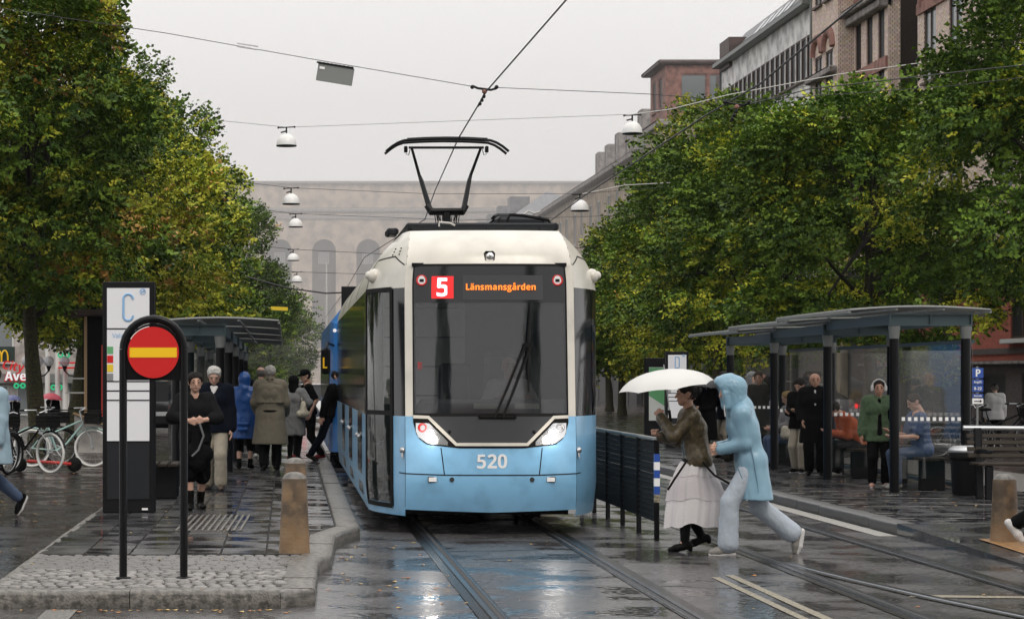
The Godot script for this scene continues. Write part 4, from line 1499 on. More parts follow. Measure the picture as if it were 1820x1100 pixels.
	for s in [-1.0, 1.0]:
		skin_ribbon(st, [Vector2(s * 0.55, 0.95), Vector2(s * 0.515, 0.66)], 0.011, 0.002)
		skin_ribbon(st, [Vector2(s * 0.84, 2.945), Vector2(s * 0.97, 2.955), Vector2(s * 1.25, 3.06), Vector2(s * 1.95, 3.04), Vector2(s * 1.98, 2.72)], 0.014, 0.003)
		skin_ribbon(st, [Vector2(s * 0.935, 0.3), Vector2(s * 0.935, 1.28)], 0.006, 0.0015)
		skin_ribbon(st, [Vector2(s * 0.93, 2.95), Vector2(s * 0.93, 3.34)], 0.006, 0.0015)
	for s in [-1.0, 1.0]:
		for q in [5.6, 9.2, 12.9]:
			skin_ribbon(st, [Vector2(s * q, 2.72), Vector2(s * q, 3.3)], 0.02, 0.003)
	build("panel_joint", st, M.rubber, t)
	st = stn()
	for k in 2:
		for j in 3:
			bx(st, on_skin(-1.15 - 0.2 * k, 3.08 + j * 0.035, 0.002), Vector3(0.015, 0.014, 0.02))
	build("vent_slot", st, M.rubber, t)
	put("fleet_number", words("520", 0.15, 0.008, true), M.sign_white, t, Transform3D(Basis(), on_skin(0.0, 0.80, 0.006)))
	# top lamp
	st = stn()
	bx(st, on_skin(0, 3.04, -0.01), Vector3(0.125, 0.125, 0.05), Basis(Vector3.RIGHT, -0.35), 0.02)
	var tl := build("top_lamp", st, M.rubber, t)
	st = stn()
	ball(st, on_skin(0.005, 3.035, 0.015), 0.042, 12, Vector3(1, 1, 0.5))
	build("top_lamp_lens", st, M.reflector, tl)
	# roof gear
	st = stn()
	bx(st, Vector3(0, 3.425, -6.0), Vector3(1.74, 0.09, 9.6), Basis(), 0.02)
	build("roof_frame", st, M.dark_grey, t)
	st = stn()
	bx(st, Vector3(0, 3.40, -1.15), Vector3(1.6, 0.04, 0.05))
	for x in [-0.62, 0.1, 0.7]:
		bx(st, Vector3(x, 3.395, -1.12), Vector3(0.1, 0.05, 0.05))
	build("roof_rail", st, M.dark_grey, t)
	st = stn()
	bx(st, Vector3(0.5, 3.53, -2.6), Vector3(0.62, 0.12, 1.6), Basis(), 0.04)
	bx(st, Vector3(0.36, 3.61, -2.3), Vector3(0.3, 0.06, 0.5), Basis(), 0.03)
	build("roof_box", st, M.dark_grey, t)
	st = stn()
	tube(st, [Vector3(0.3, 3.5, -1.5), Vector3(0.34, 3.58, -1.5), Vector3(0.5, 3.57, -1.5), Vector3(0.62, 3.55, -1.5), Vector3(0.78, 3.52, -1.5), Vector3(0.83, 3.44, -1.5)], 0.02, 6)
	build("roof_cable", st, M.rubber, t)
	st = stn()
	tube(st, [Vector3(0.5, 3.58, -1.55), Vector3(0.56, 3.63, -1.55), Vector3(0.62, 3.6, -1.55), Vector3(0.7, 3.62, -1.55)], 0.012, 6)
	tube(st, [Vector3(-0.5, 3.42, -1.1), Vector3(-0.5, 3.47, -1.1), Vector3(-0.38, 3.46, -1.1), Vector3(-0.32, 3.43, -1.1)], 0.012, 6)
	build("roof_cable", st, M.cable_pale, t)
	st = stn()
	bx(st, Vector3(-1.0, 3.4, -1.9), Vector3(0.14, 0.08, 0.5), Basis(), 0.02)
	build("roof_box", st, M.dark_grey, t)
	# pantograph
	var pz := -6.65
	var px := -0.02
	var pan: MeshInstance3D
	st = stn()
	tube(st, [Vector3(px, 3.5, pz), Vector3(px, 3.98, pz)], [0.07, 0.055], 10)
	bx(st, Vector3(px, 3.98, pz), Vector3(0.5, 0.075, 0.1), Basis(), 0.02)
	tube(st, [Vector3(px - 0.25, 4.0, pz), Vector3(px + 0.25, 4.0, pz)], 0.045, 8)
	pan = build("pantograph", st, M.black_paint, t)
	for s in [-1, 1]:
		st = stn()
		tube(st, [Vector3(px + s * 0.22, 4.0, pz), Vector3(px + s * 0.27, 4.08, pz - 0.02)], [0.05, 0.045], 8)
		tube(st, [Vector3(px + s * 0.235, 4.03, pz), Vector3(px + s * 0.335, 4.45, pz - 0.3)], [0.04, 0.032], 8)
		tube(st, [Vector3(px + s * 0.335, 4.45, pz - 0.3), Vector3(px + s * 0.36, 4.53, pz - 0.35), Vector3(px + s * 0.475, 4.87, pz - 0.1)], [0.03, 0.022, 0.018], 8)
		build("pantograph_arm", st, M.black_paint, pan)
		st = stn()
		for k in 3:
			tube(st, [Vector3(px + s * (0.07 + k * 0.03), 3.96, pz + 0.05), Vector3(px + s * (0.06 + k * 0.03), 3.85, pz + 0.07), Vector3(px + s * (0.09 + k * 0.03), 3.82, pz + 0.07), Vector3(px + s * (0.12 + k * 0.025), 3.95, pz + 0.05)], 0.007, 5)
		build("pantograph_cable", st, M.rubber, pan)
		st = stn()
		bx(st, Vector3(px + s * 0.56, 4.86, pz - 0.1), Vector3(0.05, 0.09, 0.06), Basis(), 0.01)
		tube(st, [Vector3(px + s * 0.5, 4.86, pz - 0.1), Vector3(px + s * 0.52, 4.78, pz - 0.1), Vector3(px + s * 0.56, 4.8, pz - 0.1)], 0.006, 5)
		build("pantograph_spring", st, M.black_paint, pan)
	st = stn()
	tube(st, [Vector3(px - 0.52, 4.885, pz - 0.1), Vector3(px + 0.52, 4.885, pz - 0.1)], 0.018, 8)
	build("pantograph_bar", st, M.black_paint, pan)
	for k in 2:
		st = stn()
		var pts := []
		var rad := []
		for i in 21:
			var f := i / 10.0 - 1.0
			var a := absf(f)
			var y := 4.985 - 0.045 * a * a
			if a > 0.68:
				y -= pow((a - 0.68) / 0.32, 1.7) * 0.13
			pts.append(Vector3(px + f * 0.845, y, pz + (0.12 if k else -0.22)))
			rad.append(0.02)
		tube(st, pts, rad, 6)
		build("pantograph_bow", st, M.black_paint, pan)
	st = stn()
	for k in 2:
		for i in 4:
			var a := -0.55 + i * 0.275
			tube(st, [Vector3(px + a, 4.985 - 0.045 * pow(a / 0.845, 2) + 0.016, pz + (0.12 if k else -0.22)), Vector3(px + a + 0.275, 4.985 - 0.045 * pow((a + 0.275) / 0.845, 2) + 0.016, pz + (0.12 if k else -0.22))], 0.016, 6)
	build("pantograph_strip", st, M.dark_grey, pan)

# the blue bus that stands behind the tram
func bus() -> void:
	var t := thing("city_bus", "blue bus half hidden behind the tram, its black mirror marked with a yellow L", "bus", V(2.22, 0, 42.2))
	var st := stn()
	var rings := []
	for d in [0.0, 0.08, 0.35, 11.5, 11.7]:
		var q: float = [0.10, 0.04, 0.0, 0.0, 0.05][[0.0, 0.08, 0.35, 11.5, 11.7].find(d)]
		var ring := PackedVector3Array()
		for p in [[-1.42, 0.3], [-1.42, 2.2], [-1.40, 2.75], [-1.2, 3.0], [1.2, 3.0], [1.27, 2.7], [1.28, 0.3]]:
			ring.append(Vector3(p[0] * (1 - q), p[1] - q * 0.6 * (1 if p[1] > 1 else 0), -d))
		rings.append(ring)
	loft(st, rings, true, true, -1)
	build("body", st, M.bus_blue, t)
	st = stn()
	bx(st, Vector3(-0.05, 1.75, 0.02), Vector3(2.3, 1.7, 0.06), Basis(), 0.02)
	build("windscreen", st, M.tram_black, t)
	for k in 6:
		st = stn()
		bx(st, Vector3(-1.42, 1.75, -1.2 - k * 1.75), Vector3(0.03, 1.0, 1.6))
		build("side_window", st, M.tram_black, t)
	for d in [2.6, 8.6]:
		for s in [-1, 1]:
			st = stn()
			lathe(st, [Vector2(0.1, -0.14), Vector2(0.42, -0.14), Vector2(0.48, -0.08), Vector2(0.48, 0.1), Vector2(0.1, 0.12)], 18, Transform3D(Basis(Vector3.BACK, PI / 2), Vector3(s * 1.15, 0.48, -d)))
			build("wheel", st, M.rubber, t)
	st = stn()
	tube(st, [Vector3(-1.35, 2.3, 0.0), Vector3(-1.47, 2.34, 0.3), Vector3(-1.5, 2.22, 0.42)], 0.025, 6)
	bx(st, Vector3(-1.505, 2.0, 0.45), Vector3(0.17, 0.48, 0.12), Basis(), 0.03)
	var mi := build("mirror", st, M.black_paint, t)
	st = stn()
	bx(st, Vector3(-1.545, 1.97, 0.515), Vector3(0.03, 0.2, 0.01))
	bx(st, Vector3(-1.505, 1.885, 0.515), Vector3(0.05, 0.03, 0.01))
	build("mirror_letter", st, M.sign_yellow, mi)
	st = stn()
	ball(st, Vector3(-1.33, 2.58, 0.02), 0.035, 8)
	build("marker_light", st, M.sign_glow_white, t)

# ---------- cars ----------
func car(label: String, at: Vector3, turn: float, m: Material) -> void:
	var t := thing("parked_car", label, "car", at, turn, "cars in the haze")
	var st := stn()
	var rings := []
	for q in [[-2.1, 0.55, 0.35, 0.70], [-2.0, 0.80, 0.25, 0.86], [-1.2, 0.88, 0.2, 0.92], [1.3, 0.95, 0.2, 0.93], [2.0, 0.92, 0.25, 0.86], [2.15, 0.6, 0.35, 0.72]]:
		var ring := PackedVector3Array()
		for p in [[-1, 0], [-1.0, 0.7], [-0.92, 1], [0.92, 1], [1.0, 0.7], [1, 0]]:
			ring.append(Vector3(p[0] * q[3], lerpf(q[2], q[1], p[1]), q[0]))
		rings.append(ring)
	loft(st, rings, true, true, 0)
	build("body", st, m, t)
	st = stn()
	rings = []
	for q in [[-1.15, 0.88, 0.80], [-0.35, 1.42, 0.64], [1.1, 1.44, 0.64], [1.95, 0.92, 0.78]]:
		var ring := PackedVector3Array()
		for p in [[-1, -0.1], [-0.95, 0.9], [-0.85, 1.0], [0.85, 1.0], [0.95, 0.9], [1, -0.1]]:
			ring.append(Vector3(p[0] * q[2], lerpf(0.85, q[1], maxf(p[1], 0.0)), q[0]))
		rings.append(ring)
	loft(st, rings, true, true, 0)
	build("windows", st, M.window_dark, t)
	st = stn()
	bx(st, Vector3(0, 1.445, 0.38), Vector3(1.22, 0.04, 1.5), Basis(), 0.015)
	build("roof", st, m, t)
	for x in [-1, 1]:
		for z in [-1.35, 1.35]:
			st = stn()
			lathe(st, [Vector2(0.05, -0.1), Vector2(0.28, -0.1), Vector2(0.32, -0.05), Vector2(0.32, 0.08), Vector2(0.05, 0.1)], 16, Transform3D(Basis(Vector3.BACK, PI / 2), Vector3(x * 0.78, 0.32, z)))
			build("wheel", st, M.rubber, t)
		st = stn()
		bx(st, Vector3(x * 0.66, 0.74, 2.09), Vector3(0.34, 0.13, 0.08), Basis(), 0.02)
		build("tail_light", st, M.tail_red, t)
	st = stn()
	bx(st, Vector3(0, 0.6, 2.15), Vector3(0.5, 0.11, 0.02))
	build("number_plate", st, M.sign_white, t)

# ---------- street furniture ----------
func no_entry() -> void:
	var t := thing("no_entry_sign", "red no entry sign with yellow bar in a black tubular arch on two posts", "sign", V(-1.06, 0.13, 17.8))
	var st := stn()
	var r := 0.24
	for s in [-1, 1]:
		var p := stn()
		tube(p, [Vector3(s * r, 0, 0), Vector3(s * r, 1.81, 0)], 0.031, 12)
		build("post", p, M.black_paint, t)
		p = stn()
		lathe(p, [Vector2(0.06, 0), Vector2(0.06, 0.008), Vector2(0.034, 0.014)], 12, Transform3D(Basis(), Vector3(s * r, 0, 0)))
		build("post_foot", p, M.black_steel, t)
	var pts := []
	for i in 17:
		var a := PI * i / 16
		pts.append(Vector3(-cos(a) * r, 1.81 + sin(a) * r, 0))
	tube(st, pts, 0.031, 12)
	build("arch", st, M.black_paint, t)
	st = stn()
	var poly := PackedVector2Array([Vector2(-0.21, 1.565), Vector2(0.21, 1.565)])
	for i in 17:
		var a := PI * i / 16
		poly.append(Vector2(cos(a) * 0.215, 1.80 + sin(a) * 0.215))
	prism(st, poly, 0.02)
	build("backing", st, M.black_paint, t)
	st = stn()
	disc_z(st, Vector3(0.0, 1.785, 0.022), 0.203, 0.02, 36)
	var d := build("disc", st, M.sign_red, t)
	st = stn()
	bx(st, Vector3(0.0, 1.785, 0.034), Vector3(0.375, 0.078, 0.008), Basis(), 0.003)
	build("bar", st, M.sign_yellow, d)
	st = stn()
	var arc := []
	for i in 9:
		var a := PI * 0.55 + i * 0.11
		arc.append(Vector3(cos(a) * 0.207, 1.785 + sin(a) * 0.207, 0.026))
	tube(st, arc, 0.004, 5)
	build("worn_rim", st, M.sign_white, d)

func pylon(called_label: String, letter: String, at: Vector3, w: float, h: float, stop: String) -> void:
	var k := w / 0.61
	var t := thing("stop_pillar", called_label, "sign", at)
	var st := stn()
	bx(st, Vector3(0, h / 2, 0), Vector3(w, h, 0.24), Basis(), 0.008)
	build("case", st, M.black_steel, t)
	var top := h - 0.075
	var low: float = h - 1.86 * (h / 2.7)
	st = stn()
	var fw := 0.495 * k
	bx(st, Vector3(-0.005, (top + low) / 2, 0.122), Vector3(fw, top - low, 0.012))
	build("face", st, M.pale_print, t)
	st = stn()
	bx(st, Vector3(-0.005, low / 2 + 0.07, 0.121), Vector3(fw, low - 0.18, 0.008))
	build("lower_panel", st, M.dark_grey, t)
	var f := h / 2.7
	for y in [0.55, 1.165, 1.275, 1.385]:
		st = stn()
		bx(st, Vector3(-0.005, h - y * f, 0.129), Vector3(fw, 0.014, 0.006))
		build("rule", st, M.black_paint, t)
	# thin rounded letter
	st = stn()
	var g: Array
	var a := 0.055 * k
	var b := 0.155 * f
	if letter == "C":
		g = [Vector3(a * 0.95, b * 0.62, 0)]
		for i in 9:
			var an := i * PI / 8
			g.append(Vector3(cos(an) * a, b - a + sin(an) * a, 0))
		for i in 9:
			var an := PI + i * PI / 8
			g.append(Vector3(cos(an) * a, -b + a + sin(an) * a, 0))
		g.append(Vector3(a * 0.95, -b * 0.62, 0))
		tube(st, g, 0.0135 * k, 6)
	else:
		g = [Vector3(-a, -b, 0), Vector3(-a, b, 0), Vector3(0, b, 0)]
		for i in 7:
			var an := PI / 2 - i * PI / 12
			g.append(Vector3(cos(an) * a, b - a + sin(an) * a, 0))
		for i in 7:
			var an := -i * PI / 12
			g.append(Vector3(cos(an) * a, -b + a + sin(an) * a, 0))
		g.append(Vector3(-a, -b, 0))
		tube(st, g, 0.0135 * k, 6)
	build("letter", st, M.letter_blue, t, Transform3D(Basis.from_scale(Vector3(1, 1, 0.5)), Vector3(-0.005, h - 0.30 * f, 0.134)))
	st = stn()
	var e := Vector3(0.165 * k, h - 0.115 * f, 0.132)
	ring_z(st, e, 0.032 * k, 0.004, 16, 5)
	tube(st, [e + Vector3(-0.025, 0.015, 0) * k, e + Vector3(0.0, -0.004, 0), e + Vector3(0.03, 0.005, 0) * k], 0.004, 5)
	tube(st, [e + Vector3(-0.02, -0.02, 0) * k, e + Vector3(0.02, 0.02, 0) * k], 0.004, 5)
	build("emblem", st, M.letter_blue, t)
	put("stop_name", words(stop, 0.052 * f, 0.004), M.letter_blue, t, Transform3D(Basis(), Vector3(-0.08 * k, h - 0.63 * f, 0.130)))
	var n := 0
	for m in ["poster_green", "sign_red", "banner_yellow", "steel"]:
		st = stn()
		bx(st, Vector3(-0.215 * k, h - (0.80 + 0.105 * n) * f, 0.130), Vector3(0.07 * k, 0.085 * f, 0.006))
		build("line_chip", st, M[m], t)
		n += 1
	st = stn()
	bx(st, Vector3(0.19 * k, 0.045, 0.123), Vector3(0.07, 0.025, 0.004))
	build("maker_plate", st, M.sign_white, t)

func bollard(label: String, at: Vector3, h := 0.73, turn := 0.0) -> void:
	var t := thing("stone_bollard", label, "bollard", at, turn, "granite bollards")
	var st := stn()
	lathe(st, [Vector2(0.142, -0.05), Vector2(0.14, 0.02), Vector2(0.125, h * 0.45), Vector2(0.113, h - 0.075), Vector2(0.110, h - 0.06)], 22)
	var o := build("shaft", st, M.bollard_stone, t)
	st = stn()
	lathe(st, [Vector2(0.110, h - 0.06), Vector2(0.098, h - 0.035), Vector2(0.07, h - 0.012), Vector2(0.03, h - 0.002), Vector2(0.002, h)], 22)
	build("cap", st, M.kerb_granite, t)

# a tram shelter: posts and beams from [front x, rear x], its modules from near to far
func shelter(label: String, fx: float, rx: float, ex: float, bx_: float, ds: Array, y0: float, step: float, far_rows: bool) -> void:
	var t := thing("tram_shelter", label, "shelter")
	var n := ds.size() - 1
	for i in ds.size():
		var d: float = ds[i]
		var y := y0 - step * mini(i, n - 1)
		for x in [fx, rx]:
			var st := stn()
			tube(st, [V(x, 0.13, d), V(x, y - 0.42, d)], 0.068, 12)
			build("post", st, M.black_paint, t)
			st = stn()
			tube(st, [V(x, y - 0.42, d), V(x, y - 0.25, d)], [0.066, 0.085], 12)
			build("post_head", st, M.zinc, t)
		var b := stn()
		var c := V((fx + rx) / 2, y - 0.16, d)
		var w := absf(rx - fx) + 0.16
		bx(b, c + Vector3(0, 0.075, 0), Vector3(w, 0.02, 0.1))
		bx(b, c - Vector3(0, 0.075, 0), Vector3(w, 0.02, 0.1))
		bx(b, c, Vector3(w, 0.13, 0.02))
		for s in [-1, 0, 1]:
			bx(b, c + Vector3(s * w * 0.49, 0, 0.02), Vector3(0.02, 0.13, 0.06))
		build("cross_beam", b, M.shelter_steel, t)
		# glass screen across the shelter with its row of white dashes
		var g := stn()
		bx(g, V((fx + rx) / 2, 1.2, d), Vector3(absf(rx - fx) - 0.15, 1.75, 0.01))
		var pane := build("screen", g, M.shelter_glass, t)
		if ds[0] < 33 and fx > 0:
			g = stn()
			var m := int(absf(rx - fx) / 0.085) - 1
			for k in m:
				bx(g, V(minf(fx, rx) + 0.12 + k * 0.085, 1.14, d - 0.012), Vector3(0.045, 0.05, 0.006))
			build("dashes", g, M.sign_white, pane)
	for i in n:
		var d0: float = ds[i]
		var d1: float = ds[i + 1]
		var y := y0 - step * i
		# lengthwise beams
		for x in [fx, rx]:
			var st := stn()
			bx(st, V(x, y - 0.16, (d0 + d1) / 2), Vector3(0.08, 0.14, d1 - d0 - 0.1))
			build("long_beam", st, M.shelter_steel, t)
		# roof: thin glass on purlins, slightly arched across
		var gl := stn()
		var prof := []
		for k in 7:
			var f := k / 6.0
			prof.append(Vector2(lerpf(ex, bx_, f), y - 0.02 + 0.045 * sin(f * PI)))
		var top0 := d0 - 0.45
		var top1 := d1 + 0.3
		gl.set_smooth_group(0)
		for k in 6:
			var a: Vector2 = prof[k]
			var c: Vector2 = prof[k + 1]
			quad(gl, V(a.x, a.y, top0), V(a.x, a.y, top1), V(c.x, c.y, top1), V(c.x, c.y, top0))
		build("roof_pane", gl, M.roof_glass, t)
		var m := int((top1 - top0) / 0.33)
		for k in m + 1:
			var d := lerpf(top0, top1, float(k) / m)
			var st := stn()
			var pts := []
			for q in prof:
				pts.append(V(q.x, q.y - 0.02, d))
			tube(st, pts, 0.016, 5)
			build("purlin", st, M.zinc, t)
		for k in [0, 2, 4, 6]:
			var st := stn()
			bx(st, V(prof[k].x, prof[k].y - 0.045, (top0 + top1) / 2), Vector3(0.035, 0.035, top1 - top0 - 0.01))
			build("roof_rail", st, M.zinc, t)
		# rear glass
		var st := stn()
		bx(st, V(rx + (0.12 if fx > 0 else -0.12), 1.2, (d0 + d1) / 2), Vector3(0.012, 2.0, d1 - d0 - 0.2))
		build("rear_pane", st, M.shelter_glass, t)
		st = stn()
		for yy in [0.2, 2.2]:
			bx(st, V(rx + (0.12 if fx > 0 else -0.12), yy, (d0 + d1) / 2), Vector3(0.05, 0.05, d1 - d0 - 0.14))
		build("rear_frame", st, M.shelter_steel, t)

func bench_solid(label: String, at: Vector3, turn: float, len: float) -> void:
	var t := thing("bench", label, "bench", at, turn)
	for k in 3:
		var st := stn()
		bx(st, Vector3(0, 0.44, -0.14 + k * 0.14), Vector3(len, 0.04, 0.12), Basis(), 0.008)
		build("seat_slat", st, M.wood_dark, t)
	for s in [-1, 1]:
		var st := stn()
		bx(st, Vector3(s * (len / 2 - 0.25), 0.21, 0), Vector3(0.08, 0.42, 0.36), Basis(), 0.01)
		build("leg", st, M.black_steel, t)

func slat_bench() -> void:
	var t := thing("slatted_bench", "dark slatted bench with pale tubular top rail beside the rubbish bin", "bench", V(9.75, 0.13, 29.2))
	for k in 4:
		var st := stn()
		bx(st, Vector3(0, 0.56 + k * 0.085, -0.2 - k * 0.02), Vector3(1.7, 0.06, 0.03), Basis(Vector3.RIGHT, -0.2), 0.008)
		build("back_slat", st, M.wood_dark, t)
	for k in 4:
		var st := stn()
		bx(st, Vector3(0, 0.46, -0.1 + k * 0.11), Vector3(1.7, 0.035, 0.09), Basis(), 0.008)
		build("seat_slat", st, M.wood_dark, t)
	var r := stn()
	tube(r, [Vector3(-0.88, 0.92, -0.3), Vector3(0.95, 0.90, -0.3)], 0.032, 8)
	build("top_rail", r, M.steel, t)
	for s in [-1, 1]:
		var st := stn()
		bx(st, Vector3(s * 0.7, 0.22, 0.22), Vector3(0.1, 0.44, 0.07), Basis(), 0.01)
		build("leg", st, M.black_steel, t)
		st = stn()
		bx(st, Vector3(s * 0.7, 0.46, -0.22), Vector3(0.1, 0.92, 0.07), Basis(Vector3.RIGHT, -0.12), 0.01)
		build("leg", st, M.black_steel, t)
		st = stn()
		bx(st, Vector3(s * 0.7, 0.62, 0.02), Vector3(0.07, 0.05, 0.5), Basis(), 0.01)
		build("armrest", st, M.black_steel, t)

func fence() -> void:
	var t := thing("platform_railing", "black louvred railing right of the tram, its end post striped blue and white", "railing", V(3.88, 0, 23.6))
	var n := 6
	for i in n:
		var st := stn()
		bx(st, Vector3(0, 0.53, -i * 1.2), Vector3(0.05, 1.06, 0.05), Basis(), 0.006)
		build("post", st, M.black_steel if i > 0 else M.black_paint, t)
		if i == n - 1:
			break
		st = stn()
		tube(st, [Vector3(0, 1.065, -i * 1.2), Vector3(0, 1.065, -(i + 1) * 1.2)], 0.022, 8)
		build("top_rail", st, M.zinc, t)
		for k in 15:
			st = stn()
			bx(st, Vector3(0, 0.22 + k * 0.056, -(i + 0.5) * 1.2), Vector3(0.010, 0.052, 1.14), Basis(Vector3.BACK, -0.42))
			build("slat", st, M.rubber, t)
	for k in 6:
		var st := stn()
		bx(st, Vector3(0.0, 0.87 - k * 0.085, 0.001), Vector3(0.056, 0.084, 0.056))
		build("post_band", st, [M.sign_blue, M.sign_white, M.sign_blue, M.sign_white, M.sign_blue, M.road_paint_yellow][k], t)

func bin() -> void:
	var t := thing("rubbish_bin", "round dark rubbish bin with pale metal rim at the near end of the shelter", "bin", V(9.14, 0.13, 30.2))
	var st := stn()
	lathe(st, [Vector2(0.19, 0), Vector2(0.2, 0.02), Vector2(0.225, 0.55), Vector2(0.23, 0.57)], 22)
	build("drum", st, M.black_steel, t)
	st = stn()
	lathe(st, [Vector2(0.16, 0.57), Vector2(0.245, 0.57), Vector2(0.25, 0.61), Vector2(0.2, 0.655), Vector2(0.1, 0.665)], 22)
	build("rim", st, M.bright_steel, t)
	st = stn()
	lathe(st, [Vector2(0.236, 0.56), Vector2(0.245, 0.53), Vector2(0.235, 0.48), Vector2(0.226, 0.47)], 18)
	build("bin_bag", st, M.rubber, t)

func parking_sign() -> void:
	var t := thing("parking_sign", "blue parking sign with plates and white arrow on a slim pole", "sign", V(12.28, 0.12, 40))
	var st := stn()
	tube(st, [Vector3(0, 0, 0), Vector3(0, 1.78, 0)], 0.022, 8)
	build("pole", st, M.zinc, t)
	var y := 1.66
	for q in [[0.19, "P", 0.13], [0.10, "Avgift", 0.035], [0.13, "8-22", 0.05], [0.08, "Boende", 0.028]]:
		st = stn()
		bx(st, Vector3(0, y, 0.03), Vector3(0.2, q[0] - 0.01, 0.012), Basis(), 0.003)
		var p := build("plate", st, M.sign_blue, t)
		put("lettering", words(q[1], q[2], 0.003, true), M.sign_white, p, Transform3D(Basis(), Vector3(0, y, 0.039)))
		y -= q[0] / 2 + 0.065
	st = stn()
	bx(st, Vector3(0, 1.16, 0.03), Vector3(0.2, 0.1, 0.012), Basis(), 0.003)
	var p2 := build("plate", st, M.sign_white, t)
	st = stn()
	bx(st, Vector3(-0.01, 1.16, 0.038), Vector3(0.11, 0.014, 0.003))
	prism(st, PackedVector2Array([Vector2(0.04, 1.135), Vector2(0.075, 1.16), Vector2(0.04, 1.185)]), 0.003, Transform3D(Basis(), Vector3(0, 0, 0.038)))
	build("arrow", st, M.black_paint, p2)

func poster_case() -> void:
	var t := thing("poster_case", "black framed case with a green and white poster left of pillar sign D", "sign", V(9.05, 0.13, 55))
	var st := stn()
	bx(st, Vector3(0, 1.02, 0), Vector3(0.62, 2.04, 0.14), Basis(), 0.01)
	build("case", st, M.black_steel, t)
	st = stn()
	bx(st, Vector3(0.0, 1.16, 0.074), Vector3(0.42, 1.3, 0.01))
	var p := build("poster", st, M.poster_white, t)
	st = stn()
	bx(st, Vector3(0.0, 1.46, 0.081), Vector3(0.42, 0.68, 0.004))
	build("poster_field", st, M.poster_green, p)
	st = stn()
	bx(st, Vector3(-0.03, 1.42, 0.085), Vector3(0.24, 0.26, 0.003))
	build("poster_picture", st, M.poster_photo, p)
	st = stn()
	prism(st, PackedVector2Array([Vector2(-0.21, 1.12), Vector2(0.21, 0.84), Vector2(0.21, 1.12)]), 0.004, Transform3D(Basis(), Vector3(0, 0, 0.081)))
	build("poster_field", st, M.poster_green, p)

func shop_board() -> void:
	var t := thing("advert_board", "long dark board lettered with large K behind the black umbrella", "sign", V(10.6, 1.35, 55))
	var st := stn()
	bx(st, Vector3(0, 0, 0), Vector3(2.3, 0.5, 0.08), Basis(), 0.01)
	build("board", st, M.dark_grey, t)
	for q in [[-0.75, "K"], [0.0, "I"], [0.75, "K"]]:
		put("lettering", words(q[1], 0.3, 0.01, true), M.pale_print, t, Transform3D(Basis(), Vector3(q[0], 0, 0.05)))
	for s in [-1, 1]:
		st = stn()
		tube(st, [Vector3(s * 1.0, -1.23, 0), Vector3(s * 1.0, -0.2, 0)], 0.04, 8)
		build("leg", st, M.black_steel, t)

func kiosk() -> void:
	var t := thing("kiosk", "dark street kiosk with pale wooden corner post and red panel behind the pillar sign C", "kiosk", V(-4.35, 0.125, 47))
	var st := stn()
	bx(st, Vector3(0.55, 1.55, -0.8), Vector3(1.0, 2.6, 1.2))
	build("body", st, M.interior_dark, t)
	st = stn()
	bx(st, Vector3(0.45, 2.92, -0.7), Vector3(1.5, 0.14, 1.7), Basis(), 0.03)
	build("roof", st, M.roof_brown, t)
	st = stn()
	bx(st, Vector3(0.12, 1.8, -0.12), Vector3(0.06, 2.1, 0.06))
	build("corner_post", st, M.wood_light, t)
	st = stn()
	bx(st, Vector3(0.52, 1.5, -0.15), Vector3(0.14, 1.5, 0.04))
	build("panel", st, M.scooter_red, t)
	st = stn()
	prism(st, PackedVector2Array([Vector2(-0.1, 0), Vector2(0.75, 0), Vector2(0.75, 0.48), Vector2(-0.1, 0.80)]), 0.06, Transform3D(Basis(), Vector3(0, 0, 0.02)))
	build("counter_front", st, M.concrete, t)
	st = stn()
	bx(st, Vector3(0.32, 0.66, -0.05), Vector3(0.95, 0.035, 0.3), Basis(Vector3.BACK, -0.36), 0.005)
	build("counter_top", st, M.wood_light, t)
	for k in 2:
		st = stn()
		bx(st, Vector3(-0.1, 1.25 + k * 0.3, -0.2), Vector3(0.4, 0.03, 0.25))
		build("shelf", st, M.frame_white, t)

func globe_lamp(label: String, at: Vector3, xs: Array) -> void:
	var t := thing("globe_lamp", label, "street lamp", at, 0.0, "globe lamps before the shops")
	var st := stn()
	tube(st, [Vector3.ZERO, Vector3(0, 1.6, 0), Vector3(0, 1.9, 0)], [0.06, 0.045, 0.03], 8)
	build("pole", st, M.black_steel, t)
	for x in xs:
		st = stn()
		tube(st, [Vector3(0, 1.6, 0), Vector3(x * 0.6, 1.62, 0), Vector3(x, 1.76, 0)], 0.022, 6)
		lathe(st, [Vector2(0.02, 1.74), Vector2(0.075, 1.88), Vector2(0.07, 1.9)], 10, Transform3D(Basis(), Vector3(x, 0, 0)))
		var arm := build("arm", st, M.black_steel, t)
		st = stn()
		ball(st, Vector3(x, 2.03, 0), 0.155, 14)
		build("globe", st, M.lens_globe, arm)

